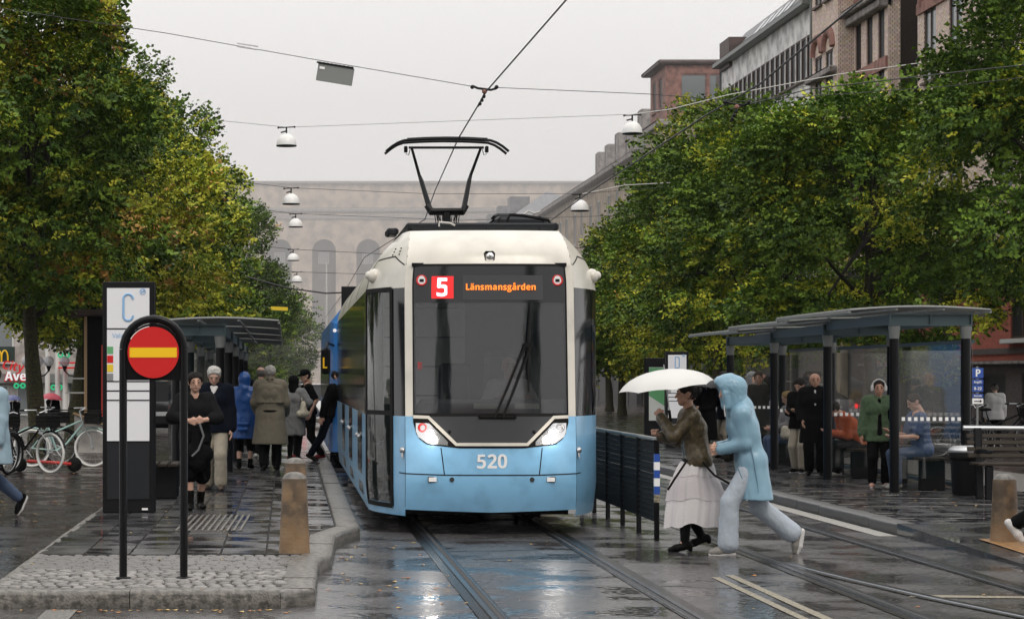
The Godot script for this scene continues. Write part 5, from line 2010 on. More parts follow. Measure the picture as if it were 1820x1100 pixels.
# ---------- overhead ----------
func hang_lamp(label: String, at: Vector3, w := 0.5) -> void:
	var t := thing("hanging_lamp", label, "street lamp", at, 0.0, "lamps hung over the street")
	var k := w / 0.5
	var st := stn()
	lathe(st, [Vector2(0.03, 0.0), Vector2(0.10, -0.02), Vector2(0.18, -0.08), Vector2(0.235, -0.18), Vector2(0.25, -0.28), Vector2(0.25, -0.30)], 22)
	build("shade", st, M.lamp_white, t, Transform3D(Basis.from_scale(Vector3(k, k, k)), Vector3(0, -0.14, 0)))
	st = stn()
	lathe(st, [Vector2(0.252, -0.295), Vector2(0.25, -0.32), Vector2(0.1, -0.33), Vector2(0.002, -0.335)], 22)
	build("diffuser", st, M.dark_grey, t, Transform3D(Basis.from_scale(Vector3(k, k, k)), Vector3(0, -0.14, 0)))
	st = stn()
	tube(st, [Vector3(0, 0.0, 0), Vector3(0, -0.15, 0)], 0.022, 6)
	tube(st, [Vector3(-0.2, 0.0, 0), Vector3(0.2, 0.02, 0)], 0.016, 6)
	ball(st, Vector3(-0.2, 0, 0), 0.028, 6)
	ball(st, Vector3(0.2, 0.02, 0), 0.028, 6)
	tube(st, [Vector3(0.0, -0.08, 0), Vector3(-0.14, -0.12, 0)], 0.02, 6)
	build("hanger", st, M.black_steel, t)

func wires() -> void:
	var G := "wires over the street"
	var w := [
		["contact_wire", "contact wire touching the pantograph of the tram", [V(3.35, 6.0, 17.5), V(2.46, 5.24, 27.7), V(2.36, 5.0, 31.0), V(2.62, 5.0, 40), V(2.88, 5.0, 47), V(2.2, 5.1, 64), V(2.3, 5.1, 90), V(2.2, 5.1, 130)], 0.010, "wire"],
		["contact_wire", "contact wire of the right track crossing before the brick house", [V(5.75, 5.7, 17.5), V(5.82, 5.32, 27.7), V(5.5, 5.15, 29.6), V(5.4, 5.0, 41), V(6.0, 5.1, 60), V(5.7, 5.1, 90)], 0.012, "wire"],
		["span_wire", "span wire carrying the grey plate from the left tree to the wire clamp", [V(-4.5, 6.4, 27.7), V(-1.5, 5.95, 27.7), V(0.36, 5.62, 27.7), V(2.3, 5.29, 27.7)], 0.0045, "wire"],
		["span_wire", "span wire from the wire clamp to the terracotta attic", [V(2.55, 5.28, 27.7), V(4.44, 5.2, 27.7), V(5.6, 5.11, 27.7), V(8.2, 5.3, 27.7), V(13, 5.9, 28)], 0.0045, "wire"],
		["span_wire", "faint span wire holding the first pair of hanging lamps", [V(-3.5, 8.2, 55.5), V(-1.2, 7.98, 55.5), V(0, 7.86, 55.5), V(8.5, 8.18, 55.5), V(13, 8.9, 55.5)], 0.005, "wire"],
		["span_wire", "span wire of the second pair of hanging lamps below the museum roofline", [V(-4, 7.6, 64.5), V(0.11, 7.12, 64.5), V(4, 6.95, 64.5), V(8.4, 6.95, 64.5), V(13, 7.3, 64.5)], 0.007, "wire"],
		["span_wire", "span wire of the third hanging lamp across the museum wall", [V(-4, 7.8, 77), V(0.29, 7.28, 77), V(6, 7.05, 77), V(14, 7.3, 77)], 0.008, "wire"],
		["span_wire", "span wire of the fourth hanging lamp across the museum arches", [V(-4, 7.3, 91), V(0.2, 6.85, 91), V(5, 6.6, 91), V(14, 7.0, 91)], 0.011, "wire"],
		["span_wire", "span wire of the fifth hanging lamp low over the street", [V(-4, 6.8, 100), V(0.4, 6.35, 100), V(5, 6.2, 100), V(14, 6.5, 100)], 0.011, "wire"],
		["span_wire", "thick sagging cable leading to the left edge of the tram roof", [V(-3, 5.3, 70), V(0.0, 4.46, 70), V(1.2, 4.3, 70), V(1.75, 4.32, 70), V(3.5, 4.1, 70)], 0.025, "wire"],
		["feeder_cable", "pale cable looping from the lamp over the right trees", [V(8.3, 8.1, 55), V(9.4, 8.25, 55), V(10.8, 8.6, 55), V(13.5, 9.1, 55), V(18.5, 9.8, 55)], 0.013, "cable"],
		["feeder_cable", "pale cable from the second right lamp into the trees", [V(8.4, 6.9, 64), V(9.6, 7.15, 64), V(11.4, 7.25, 64), V(14, 7.3, 64)], 0.014, "cable"],
		["tension_cable", "dark tension wire with insulators running up to the right tree", [V(5.6, 5.1, 28.4), V(6.6, 5.35, 28.4), V(8.6, 5.58, 28.4), V(10.0, 5.72, 28.4)], 0.008, "cable"],
	]
	for q in w:
		var st := stn()
		tube(st, q[2], q[3], 5)
		solo(q[0], st, M.cable_pale if q[0] == "feeder_cable" else M.wire, q[1], q[4], G)
	# clamps and insulators
	for q in [[V(2.43, 5.27, 27.7), "dark clamp with red insulator joining wires above the tram"], [V(5.6, 5.12, 28.0), "dark clamp with red insulator before the right trees"]]:
		var t := thing("wire_clamp", q[1], "wire clamp", q[0], 0.0, "wire clamps")
		var st := stn()
		tube(st, [Vector3(-0.15, 0.03, 0), Vector3(-0.08, 0.0, 0), Vector3(0.08, -0.02, 0), Vector3(0.15, 0.0, 0)], 0.016, 6)
		for s in [-1, 1]:
			ball(st, Vector3(s * 0.15, 0.015, 0), 0.026, 8)
		build("yoke", st, M.black_steel, t)
		st = stn()
		lathe(st, [Vector2(0.01, -0.07), Vector2(0.03, -0.055), Vector2(0.03, -0.025), Vector2(0.01, -0.01)], 8)
		build("insulator", st, M.terracotta, t)
		st = stn()
		for k in 3:
			ball(st, Vector3(-0.005 - k * 0.025, -0.10 - k * 0.045, 0), 0.022, 8, Vector3(1, 1.2, 1))
		tube(st, [Vector3(0, -0.06, 0), Vector3(-0.08, -0.23, 0)], 0.008, 5)
		build("dropper", st, M.black_steel, t)
	var p := thing("wire_plate", "small grey blank plate hanging from the span wire", "plate", V(0.59, 5.58, 27.7))
	var st := stn()
	bx(st, Vector3(0, -0.14, 0), Vector3(0.45, 0.215, 0.02), Basis(Vector3.BACK, -0.16), 0.004)
	build("plate", st, M.zinc, p)
	st = stn()
	bx(st, Vector3(0.0, -0.025, 0.004), Vector3(0.46, 0.02, 0.04), Basis(Vector3.BACK, -0.16), 0.004)
	for s in 9:
		bx(st, Vector3(-0.19 + s * 0.05, 0.005 - s * 0.008, 0.004), Vector3(0.03, 0.025, 0.03), Basis(Vector3.BACK, -0.16))
	build("clip_rail", st, M.black_steel, p)
	st = stn()
	bx(st, Vector3(-0.16, -0.06, 0.012), Vector3(0.065, 0.03, 0.004), Basis(Vector3.BACK, -0.16))
	build("label", st, M.sign_white, p)
	st = stn()
	for s in [-1, 1]:
		tube(st, [Vector3(-0.13, s * 0.02 + 0.02, 0), Vector3(0.13, s * 0.02 - 0.02, 0)], 0.008, 5)
	solo("turnbuckle", st, M.steel, "turnbuckle on the upper left span wire", "wire fitting", "", Transform3D(Basis(), V(-0.49, 5.785, 27.7)))
	st = stn()
	bx(st, Vector3.ZERO, Vector3(0.75, 0.16, 0.02))
	solo("street_banner", st, M.banner_yellow, "small yellow plate on the wire left of the flagpole", "sign", "", Transform3D(Basis(Vector3.BACK, -0.05), V(-0.35, 4.72, 100)))
	hang_lamp("nearest left hanging lamp, a white dome against the sky", V(-0.02, 7.85, 55.5))
	hang_lamp("nearest right hanging lamp, beside the terracotta attic", V(8.52, 8.15, 55.5))
	hang_lamp("second left hanging lamp, just under the museum roofline", V(0.11, 7.1, 64.5))
	hang_lamp("second right hanging lamp, before the chimney house", V(8.4, 6.92, 64.5), 0.52)
	hang_lamp("third hanging lamp from the camera, on the museum's upper wall", V(0.29, 7.26, 77), 0.48)
	hang_lamp("fourth hanging lamp, in front of the left museum arch", V(0.24, 6.83, 91), 0.48)
	hang_lamp("fifth hanging lamp, lower in front of the left museum arch", V(0.43, 6.33, 100), 0.48)
	hang_lamp("small far hanging lamp level with the shelter roof", V(0.95, 5.9, 154), 0.5)
	hang_lamp("smallest far hanging lamp beside the shelter roof edge", V(0.75, 5.3, 160), 0.5)

# ---------- cycles ----------
func wheel(st_t: Node3D, c: Vector3, r: float, b: Basis, tyre: Material) -> void:
	var st := stn()
	ring_z(st, c, r, 0.021, 28, 6, b)
	var w := build("wheel", st, tyre, st_t)
	st = stn()
	ring_z(st, c, r - 0.03, 0.008, 24, 5, b)
	build("rim", st, M.steel, w)
	st = stn()
	for k in 14:
		var a := TAU * k / 14
		tube(st, [c, c + b * Vector3(cos(a) * (r - 0.03), sin(a) * (r - 0.03), 0.0)], 0.0022, 3, false)
	tube(st, [c - b.z * 0.04, c + b.z * 0.04], 0.022, 8)
	build("spokes", st, M.steel, w)

func bike(label: String, at: Vector3, turn: float, frame: Material, tyre: Material, steer := 0.0, basket := true, lean := 0.0) -> void:
	var t := thing("bicycle", label, "bicycle", at, turn, "parked bicycles")
	t.rotation.x = lean
	var sb := Basis(Vector3.UP, steer)
	var fw := Vector3(0.55, 0.335, 0)
	wheel(t, Vector3(-0.52, 0.335, 0), 0.315, Basis(), tyre)
	wheel(t, fw, 0.315, sb, tyre)
	var st := stn()
	var bb := Vector3(-0.08, 0.29, 0)
	var seat := Vector3(-0.26, 0.78, 0)
	var hd := Vector3(0.36, 0.82, 0)
	tube(st, [bb, seat], 0.017, 8)
	tube(st, [bb, Vector3(0.1, 0.42, 0), hd + Vector3(0.02, -0.06, 0)], 0.02, 8)
	tube(st, [seat.lerp(bb, 0.4), hd], 0.017, 8)
	for s in [-1, 1]:
		tube(st, [bb + Vector3(0, 0, s * 0.03), Vector3(-0.52, 0.335, s * 0.05)], 0.011, 6)
		tube(st, [seat.lerp(bb, 0.15), Vector3(-0.52, 0.335, s * 0.05)], 0.010, 6)
	build("frame", st, frame, t)
	st = stn()
	for s in [-1, 1]:
		tube(st, [hd + Vector3(0.02, -0.1, 0) + sb.z * s * 0.045, fw + Vector3(-0.03, 0.2, 0) + sb.z * s * 0.045, fw + sb.z * s * 0.045], 0.012, 6)
	tube(st, [hd + Vector3(0.03, -0.1, 0), hd + Vector3(-0.04, 0.16, 0)], 0.016, 8)
	build("fork", st, M.bright_steel if tyre == M.tyre_white else frame, t)
	st = stn()
	for s in [-1, 1]:
		tube(st, [hd + Vector3(-0.04, 0.16, 0), hd + sb * Vector3(0.04, 0.22, s * 0.12), hd + sb * Vector3(-0.1, 0.22, s * 0.28)], 0.012, 6)
	var hb := build("handlebar", st, M.bright_steel, t)
	st = stn()
	for s in [-1, 1]:
		tube(st, [hd + sb * Vector3(-0.08, 0.22, s * 0.27), hd + sb * Vector3(-0.17, 0.215, s * 0.31)], 0.018, 6)
	build("grip", st, M.rubber, hb)
	st = stn()
	ball(st, seat + Vector3(-0.04, 0.14, 0), 0.1, 10, Vector3(1.3, 0.35, 0.85))
	tube(st, [seat, seat + Vector3(-0.03, 0.12, 0)], 0.013, 6)
	build("saddle", st, M.rubber, t)
	st = stn()
	ring_z(st, bb, 0.085, 0.008, 16, 5)
	tube(st, [bb + Vector3(0, 0, 0.05), bb + Vector3(0.1, -0.13, 0.07), bb + Vector3(0.1, -0.13, 0.15)], 0.011, 5)
	tube(st, [bb + Vector3(0, 0, -0.05), bb + Vector3(-0.1, 0.13, -0.07), bb + Vector3(-0.1, 0.13, -0.15)], 0.011, 5)
	build("crank", st, M.steel, t)
	st = stn()
	for wc in [Vector3(-0.52, 0.335, 0), fw]:
		var arc := []
		for i in 9:
			var a := 0.25 + i * 0.28
			arc.append(wc + (sb if wc == fw else Basis()) * Vector3(cos(a) * 0.36, sin(a) * 0.36, 0))
		tube(st, arc, 0.017, 5)
	build("mudguard", st, frame, t)
	if basket:
		st = stn()
		var bc := hd + sb * Vector3(0.2, 0.06, 0)
		for k in 5:
			var y := -0.11 + k * 0.055
			var rr := []
			for q in [[-1, -1], [1, -1], [1, 1], [-1, 1], [-1, -1]]:
				rr.append(bc + sb * Vector3(q[0] * (0.11 + k * 0.008), y, q[1] * (0.15 + k * 0.008)))
			tube(st, rr, 0.008, 4)
		bx(st, bc + Vector3(0, -0.02, 0), Vector3(0.24, 0.2, 0.32), sb)
		build("basket", st, M.rubber, t)

func scooter() -> void:
	var t := thing("kick_scooter", "red electric scooter with black wheel lying between the bicycles", "scooter", V(-3.98, 0.125, 37.6))
	var st := stn()
	bx(st, Vector3(0, 0.16, 0), Vector3(0.75, 0.05, 0.15), Basis(Vector3.BACK, -0.06), 0.015)
	build("deck", st, M.scooter_red, t)
	for x in [-0.5, 0.42]:
		st = stn()
		lathe(st, [Vector2(0.03, -0.03), Vector2(0.11, -0.03), Vector2(0.125, 0), Vector2(0.11, 0.03), Vector2(0.03, 0.03)], 18, Transform3D(Basis(Vector3.RIGHT, PI / 2), Vector3(x, 0.125, 0)))
		build("wheel", st, M.rubber, t)
	st = stn()
	tube(st, [Vector3(-0.45, 0.2, 0), Vector3(-0.62, 1.02, 0)], 0.02, 8)
	tube(st, [Vector3(-0.62, 1.02, -0.22), Vector3(-0.62, 1.02, 0.22)], 0.014, 6)
	build("steering_post", st, M.black_steel, t)

func umbrella(label: String, hub: Vector3, tilt: Basis, r: float, h: float, m: Material, shaft: float, n := 8) -> void:
	var t := thing("umbrella", label, "umbrella", hub)
	t.basis = tilt
	var st := stn()
	st.set_smooth_group(0)
	var rows := 7
	var P := []
	for i in rows:
		var f := float(i) / (rows - 1)
		var ring := []
		for k in n * 4:
			var a := TAU * k / (n * 4)
			var between := absf(sin(a * n / 2.0))
			var rr := r * sin(f * 1.25) / sin(1.25) * (1.0 - 0.075 * between * f)
			ring.append(Vector3(cos(a) * rr, -h * (1 - cos(f * 1.25)) / (1 - cos(1.25)) + 0.035 * between * f * f * (1 - f * 0.3) * r, sin(a) * rr))
		P.append(ring)
	for i in rows - 1:
		for k in n * 4:
			var k2 := (k + 1) % (n * 4)
			quad(st, P[i][k], P[i][k2], P[i + 1][k2], P[i + 1][k])
	build("canopy", st, m, t)
	st = stn()
	tube(st, [Vector3(0, 0.05, 0), Vector3(0, -shaft, 0)], 0.006, 6)
	build("shaft", st, M.steel, t)
	st = stn()
	tube(st, [Vector3(0, -shaft + 0.02, 0), Vector3(0, -shaft - 0.1, 0)], 0.014, 8)
	build("handle", st, M.rubber, t)
	for k in n:
		var a := TAU * k / n
		st = stn()
		var pts := []
		for i in rows:
			var f := float(i) / (rows - 1)
			pts.append(Vector3(cos(a) * r * sin(f * 1.25) / sin(1.25), -h * (1 - cos(f * 1.25)) / (1 - cos(1.25)) - 0.008, sin(a) * r * sin(f * 1.25) / sin(1.25)))
		tube(st, pts, 0.0035, 4)
		build("rib", st, M.steel, t)

func furniture() -> void:
	M.lens_globe = glass("globe_glass", 0.55, Color(0.75, 0.75, 0.78))
	mat("canopy_white", lin(0.60, 0.60, 0.58), 0.5)
	M.canopy_white.backlight_enabled = true
	M.canopy_white.backlight = Color(0.5, 0.5, 0.48)
	mat("canopy_black", lin(0.014, 0.015, 0.018), 0.5)
	mat("canopy_pink", lin(0.6, 0.08, 0.12), 0.5)
	mat("canopy_blue", lin(0.16, 0.18, 0.36), 0.5)
	no_entry()
	pylon("tall stop pillar lettered C in blue on white behind the no entry sign", "C", V(-1.855, 0.13, 26.4), 0.61, 2.70, "Valand")
	pylon("distant stop pillar lettered D in blue behind the white umbrella", "D", V(8.66, 0.13, 50), 0.5, 2.14, "Valand")
	bollard("nearest stone bollard standing alone at the platform's near edge", V(0.065, 0.13, 20.4))
	bollard("stone bollard half hidden behind the nearest one on the platform", V(0.085, 0.13, 24.0), 0.73, 1.7)
	bollard("stone bollard on the right beside the orange paving", V(7.15, 0.07, 22.4), 0.69, 2.9)
	shelter("glass tram shelter on the left platform behind the waiting crowd", -0.98, -1.62, -0.12, -1.86, [32.8, 37.6, 42.4, 47.2, 52.0], 2.56, 0.02, false)
	shelter("long glass tram shelter on the right platform with passengers waiting inside", 8.32, 9.3, 7.6, 9.5, [30.8, 34.6, 38.4, 42.2], 2.66, 0.06, true)
	bench_solid("dark bench beside the pillar sign C, left of the woman in black", V(-1.62, 0.13, 29.6), PI / 2, 1.0)
	for k in 3:
		bench_solid(["near bench inside the right shelter under the man in blue", "middle bench inside the right shelter under the orange passenger", "far bench inside the right shelter under the blonde passenger"][k], V(9.02, 0.13, 32.4 + k * 3.8), PI / 2, 2.4)
	slat_bench()
	fence()
	bin()
	parking_sign()
	poster_case()
	shop_board()
	kiosk()
	globe_lamp("three-globe street lamp left of the first mossy trunk", V(-7.2, 0.12, 65), [-0.33, 0.3, 0.0])
	globe_lamp("three-globe street lamp between the two mossy trunks and the kiosk", V(-6.2, 0.12, 66), [-0.34, 0.16, 0.42])
	wires()
	bike("mint green bicycle with front basket leaning at the kiosk", V(-3.98, 0.125, 39.6), 0.0, M.mint, M.tyre_white, -0.15, true)
	bike("dark bicycle with white tyres and silver fork in front of the first trunk", V(-4.42, 0.125, 37.2), -0.35, M.black_paint, M.tyre_white, -0.35, true)
	bike("black bicycle with black tyres at the far left", V(-5.05, 0.125, 36.6), 0.5, M.black_paint, M.rubber, 0.4, true)
	bike("black bicycle tilted against the others, its front wheel turned", V(-4.85, 0.125, 36.0), 0.95, M.dark_grey, M.rubber, 0.3, false, 0.12)
	bike("dark bicycle behind the white-tyred one", V(-4.6, 0.125, 40.2), 0.25, M.black_steel, M.rubber, 0.2, true)
	bike("dark bicycle parked behind the slatted bench on the right", V(13.2, 0.12, 44), 0.3, M.black_paint, M.rubber, 0.3, false)
	bike("second dark bicycle beyond the slatted bench, nearer the white jacket", V(14.6, 0.12, 46), -0.2, M.black_steel, M.rubber, 0.3, true)
	scooter()
	car("white car seen between the man in the cap and the tram", V(1.0, 0.0, 75), PI * 0.02, M.car_white)
	car("grey car further up the street beyond the white car", V(0.7, 0.0, 120), 0.0, M.car_grey)
	car("dark car with lit tail lamps behind the bench by pillar sign C", V(-3.5, 0.12, 62), 0.1, M.car_dark)
	car("dark car parked across behind the right shelter", V(14.5, 0.12, 66), 1.4, M.car_grey)
	umbrella("wide white umbrella held by the woman in the white skirt", V(3.70, 1.79, 22.05), Basis(Vector3.BACK, 0.13) * Basis(Vector3.RIGHT, 0.06), 0.47, 0.165, M.canopy_white, 0.42)
	umbrella("black umbrella over the pair behind the blue raincoat", V(8.12, 1.70, 43.4), Basis(Vector3.BACK, -0.12), 0.44, 0.2, M.canopy_black, 0.5)
	umbrella("pink umbrella between the two mossy trunks", V(-6.28, 1.27, 60), Basis(Vector3.BACK, -0.1), 0.3, 0.17, M.canopy_pink, 0.4)
	umbrella("blue umbrella at the left edge by the shop window", V(-7.35, 1.22, 60), Basis(Vector3.BACK, 0.05), 0.26, 0.15, M.canopy_blue, 0.4)

# ---------- people ----------
# the surface of a body: bones are [a, ra, b, rb] joined by a smooth minimum and meshed by surface nets;
# a fifth entry -1 carves; clips [n, c] keep the side where n.p <= c
func flesh(bones: Array, cell: float, k := 0.03, clips := [], wrinkle := 0.0, wfreq := 1.0) -> ArrayMesh:
	var lo := Vector3(1e9, 1e9, 1e9)
	var hi := -lo
	for q in bones:
		var r: float = maxf(q[1], q[3]) + cell * 2.5
		var rv := Vector3(r, r, r)
		lo = lo.min(q[0] - rv).min(q[2] - rv)
		hi = hi.max(q[0] + rv).max(q[2] + rv)
	var nx := int((hi.x - lo.x) / cell) + 2
	var ny := int((hi.y - lo.y) / cell) + 2
	var nz := int((hi.z - lo.z) / cell) + 2
	var f := PackedFloat32Array()
	f.resize(nx * ny * nz)
	f.fill(0.3)
	var sy := nx
	var sz := nx * ny
	for q in bones:
		var a: Vector3 = q[0]
		var ra: float = q[1]
		var ab: Vector3 = q[2] - a
		var dr: float = q[3] - ra
		var carve: bool = q.size() > 4
		var il := 1.0 / maxf(ab.length_squared(), 1e-9)
		var r: float = maxf(ra, q[3]) + k + cell * 2.0
		var rv := Vector3(r, r, r)
		var l := ((a.min(q[2]) - rv - lo) / cell).floor()
		var h := ((a.max(q[2]) + rv - lo) / cell).ceil()
		for z in range(maxi(0, int(l.z)), mini(nz - 1, int(h.z)) + 1):
			for y in range(maxi(0, int(l.y)), mini(ny - 1, int(h.y)) + 1):
				var c := z * sz + y * sy
				for x in range(maxi(0, int(l.x)), mini(nx - 1, int(h.x)) + 1):
					var p := lo + Vector3(x, y, z) * cell - a
					var t := clampf(p.dot(ab) * il, 0.0, 1.0)
					var d := (p - ab * t).length() - ra - dr * t
					var o := f[c + x]
					if carve:
						f[c + x] = maxf(o, -d)
					else:
						var e := absf(o - d)
						if e < k:
							e = (k - e) / k
							f[c + x] = minf(o, d) - e * e * k * 0.25
						elif d < o:
							f[c + x] = d
	for q in clips:
		var n: Vector3 = q[0]
		for z in nz:
			for y in ny:
				var c := z * sz + y * sy
				for x in nx:
					if f[c + x] < 0.1:
						f[c + x] = maxf(f[c + x], (lo + Vector3(x, y, z) * cell).dot(n) - q[1])
	var id := PackedInt32Array()
	id.resize(f.size())
	id.fill(-1)
	var vs := PackedVector3Array()
	var lim := cell * 2.0
	for z in nz - 1:
		for y in ny - 1:
			var c := z * sz + y * sy
			for x in nx - 1:
				var i := c + x
				var v0 := f[i]
				if v0 > lim or v0 < -lim:
					continue
				var v := [v0, f[i + 1], f[i + sy], f[i + sy + 1], f[i + sz], f[i + sz + 1], f[i + sz + sy], f[i + sz + sy + 1]]
				var m := 0
				for j in 8:
					if v[j] < 0:
						m += 1
				if m == 0 or m == 8:
					continue
				var s := Vector3.ZERO
				var n := 0
				for e in EDGES:
					var va: float = v[e[0]]
					var vb: float = v[e[1]]
					if (va < 0) != (vb < 0):
						var t := va / (va - vb)
						s += CORNERS[e[0]].lerp(CORNERS[e[1]], t)
						n += 1
				id[i] = vs.size()
				vs.append(lo + (Vector3(x, y, z) + s / n) * cell)
	var ix := PackedInt32Array()
	for z in range(1, nz - 1):
		for y in range(1, ny - 1):
			var c := z * sz + y * sy
			for x in range(1, nx - 1):
				var i := c + x
				var v0 := f[i]
				if v0 > lim or v0 < -lim:
					continue
				for ax in 3:
					var st: int = [1, sy, sz][ax]
					var v1 := f[i + st]
					if (v0 < 0) == (v1 < 0):
						continue
					var s1: int = [sy, sz, 1][ax]
					var s2: int = [sz, 1, sy][ax]
					var q0 := id[i - s1 - s2]
					var q1 := id[i - s2]
					var q2 := id[i]
					var q3 := id[i - s1]
					if q0 < 0 or q1 < 0 or q2 < 0 or q3 < 0:
						continue
					if v0 < 0:
						ix.append_array([q0, q2, q1, q0, q3, q2])
					else:
						ix.append_array([q0, q1, q2, q0, q2, q3])
	var ns := net_normals(vs, ix)
	if wrinkle > 0.0:
		for i in vs.size():
			var p := vs[i] * wfreq
			# soft swells and sharp creases that run with the drape
			var crease := 1.0 - absf(wob.get_noise_3d(p.x * 1.3 + 5, p.y * 0.6 + p.x * 0.4, p.z * 1.3)) * 3.2
			vs[i] += ns[i] * wrinkle * (wob.get_noise_3d(p.x, p.y * 0.55, p.z) - 0.8 * maxf(crease, 0.0) + 0.2)
		ns = net_normals(vs, ix)
	var arr := []
	arr.resize(Mesh.ARRAY_MAX)
	arr[Mesh.ARRAY_VERTEX] = vs
	arr[Mesh.ARRAY_NORMAL] = ns
	arr[Mesh.ARRAY_INDEX] = ix
	var out := ArrayMesh.new()
	if vs.size() > 2 and ix.size() > 2:
		out.add_surface_from_arrays(Mesh.PRIMITIVE_TRIANGLES, arr)
	return out

const EDGES := [[0, 1], [2, 3], [4, 5], [6, 7], [0, 2], [1, 3], [4, 6], [5, 7], [0, 4], [1, 5], [2, 6], [3, 7]]
const CORNERS := [Vector3(0, 0, 0), Vector3(1, 0, 0), Vector3(0, 1, 0), Vector3(1, 1, 0), Vector3(0, 0, 1), Vector3(1, 0, 1), Vector3(0, 1, 1), Vector3(1, 1, 1)]

func net_normals(vs: PackedVector3Array, ix: PackedInt32Array) -> PackedVector3Array:
	var ns := PackedVector3Array()
	ns.resize(vs.size())
	for t in range(0, ix.size(), 3):
		var n := (vs[ix[t + 2]] - vs[ix[t]]).cross(vs[ix[t + 1]] - vs[ix[t]])
		ns[ix[t]] += n
		ns[ix[t + 1]] += n
		ns[ix[t + 2]] += n
	for i in ns.size():
		ns[i] = ns[i].normalized()
	return ns

func head_mesh(fine: bool) -> ArrayMesh:
	var key := "head_fine" if fine else "head"
	if not heads.has(key):
		var b := [
			[Vector3(0, 0.035, -0.022), 0.088, Vector3(0, 0.035, 0.008), 0.082],
			[Vector3(0, -0.01, 0.03), 0.064, Vector3(0, -0.075, 0.045), 0.038],
			[Vector3(-0.035, -0.05, 0.02), 0.036, Vector3(0.035, -0.05, 0.02), 0.036],
			[Vector3(0, -0.06, -0.02), 0.052, Vector3(0, -0.17, -0.035), 0.055],
			[Vector3(-0.045, 0.035, 0.076), 0.012, Vector3(0.045, 0.035, 0.076), 0.012],
			[Vector3(-0.032, 0.016, 0.104), 0.017, Vector3(-0.032, 0.014, 0.104), 0.017, -1],
			[Vector3(0.032, 0.016, 0.104), 0.017, Vector3(0.032, 0.014, 0.104), 0.017, -1],
		]
		var d := [
			[Vector3(0, 0.02, 0.086), 0.009, Vector3(0, -0.022, 0.108), 0.013],
			[Vector3(-0.018, -0.052, 0.083), 0.008, Vector3(0.018, -0.052, 0.083), 0.008],
			[Vector3(-0.082, 0.015, -0.012), 0.017, Vector3(-0.079, -0.02, -0.005), 0.012],
			[Vector3(0.082, 0.015, -0.012), 0.017, Vector3(0.079, -0.02, -0.005), 0.012],
		]
		heads[key] = flesh(b + d, 0.007 if fine else 0.010, 0.018)
	return heads[key]

func hand_mesh(side: int, grip: bool) -> ArrayMesh:
	var key := "hand%d%s" % [side, grip]
	if not heads.has(key):
		var b := []
		var zs := [0.031, 0.0105, -0.0105, -0.031]
		var ls := [0.95, 1.08, 1.0, 0.8]
		for i in 4:
			var z: float = zs[i]
			var l: float = ls[i]
			b.append([Vector3(0, -0.005, z * 0.55), 0.016, Vector3(0, -0.08, z), 0.013])
			if grip:
				b.append([Vector3(0, -0.085, z), 0.011, Vector3(-0.034 * side, -0.10 * l, z), 0.010])
				b.append([Vector3(-0.034 * side, -0.10 * l, z), 0.010, Vector3(-0.048 * side, -0.062, z), 0.0085])
			else:
				b.append([Vector3(0, -0.085, z), 0.011, Vector3(-0.009 * side, -0.085 - 0.042 * l, z), 0.0098])
				b.append([Vector3(-0.009 * side, -0.085 - 0.042 * l, z), 0.0098, Vector3(-0.032 * side, -0.085 - 0.078 * l, z), 0.008])
		b.append([Vector3(0, -0.02, 0.02), 0.017, Vector3(-0.012 * side, -0.05, 0.05), 0.013])
		b.append([Vector3(-0.012 * side, -0.05, 0.05), 0.012, Vector3(-0.03 * side, -0.085 if not grip else -0.075, 0.05 if not grip else 0.03), 0.009])
		b.append([Vector3(0, 0.03, 0), 0.027, Vector3(0, -0.01, 0), 0.024])
		heads[key] = flesh(b, 0.006, 0.007)
	return heads[key]

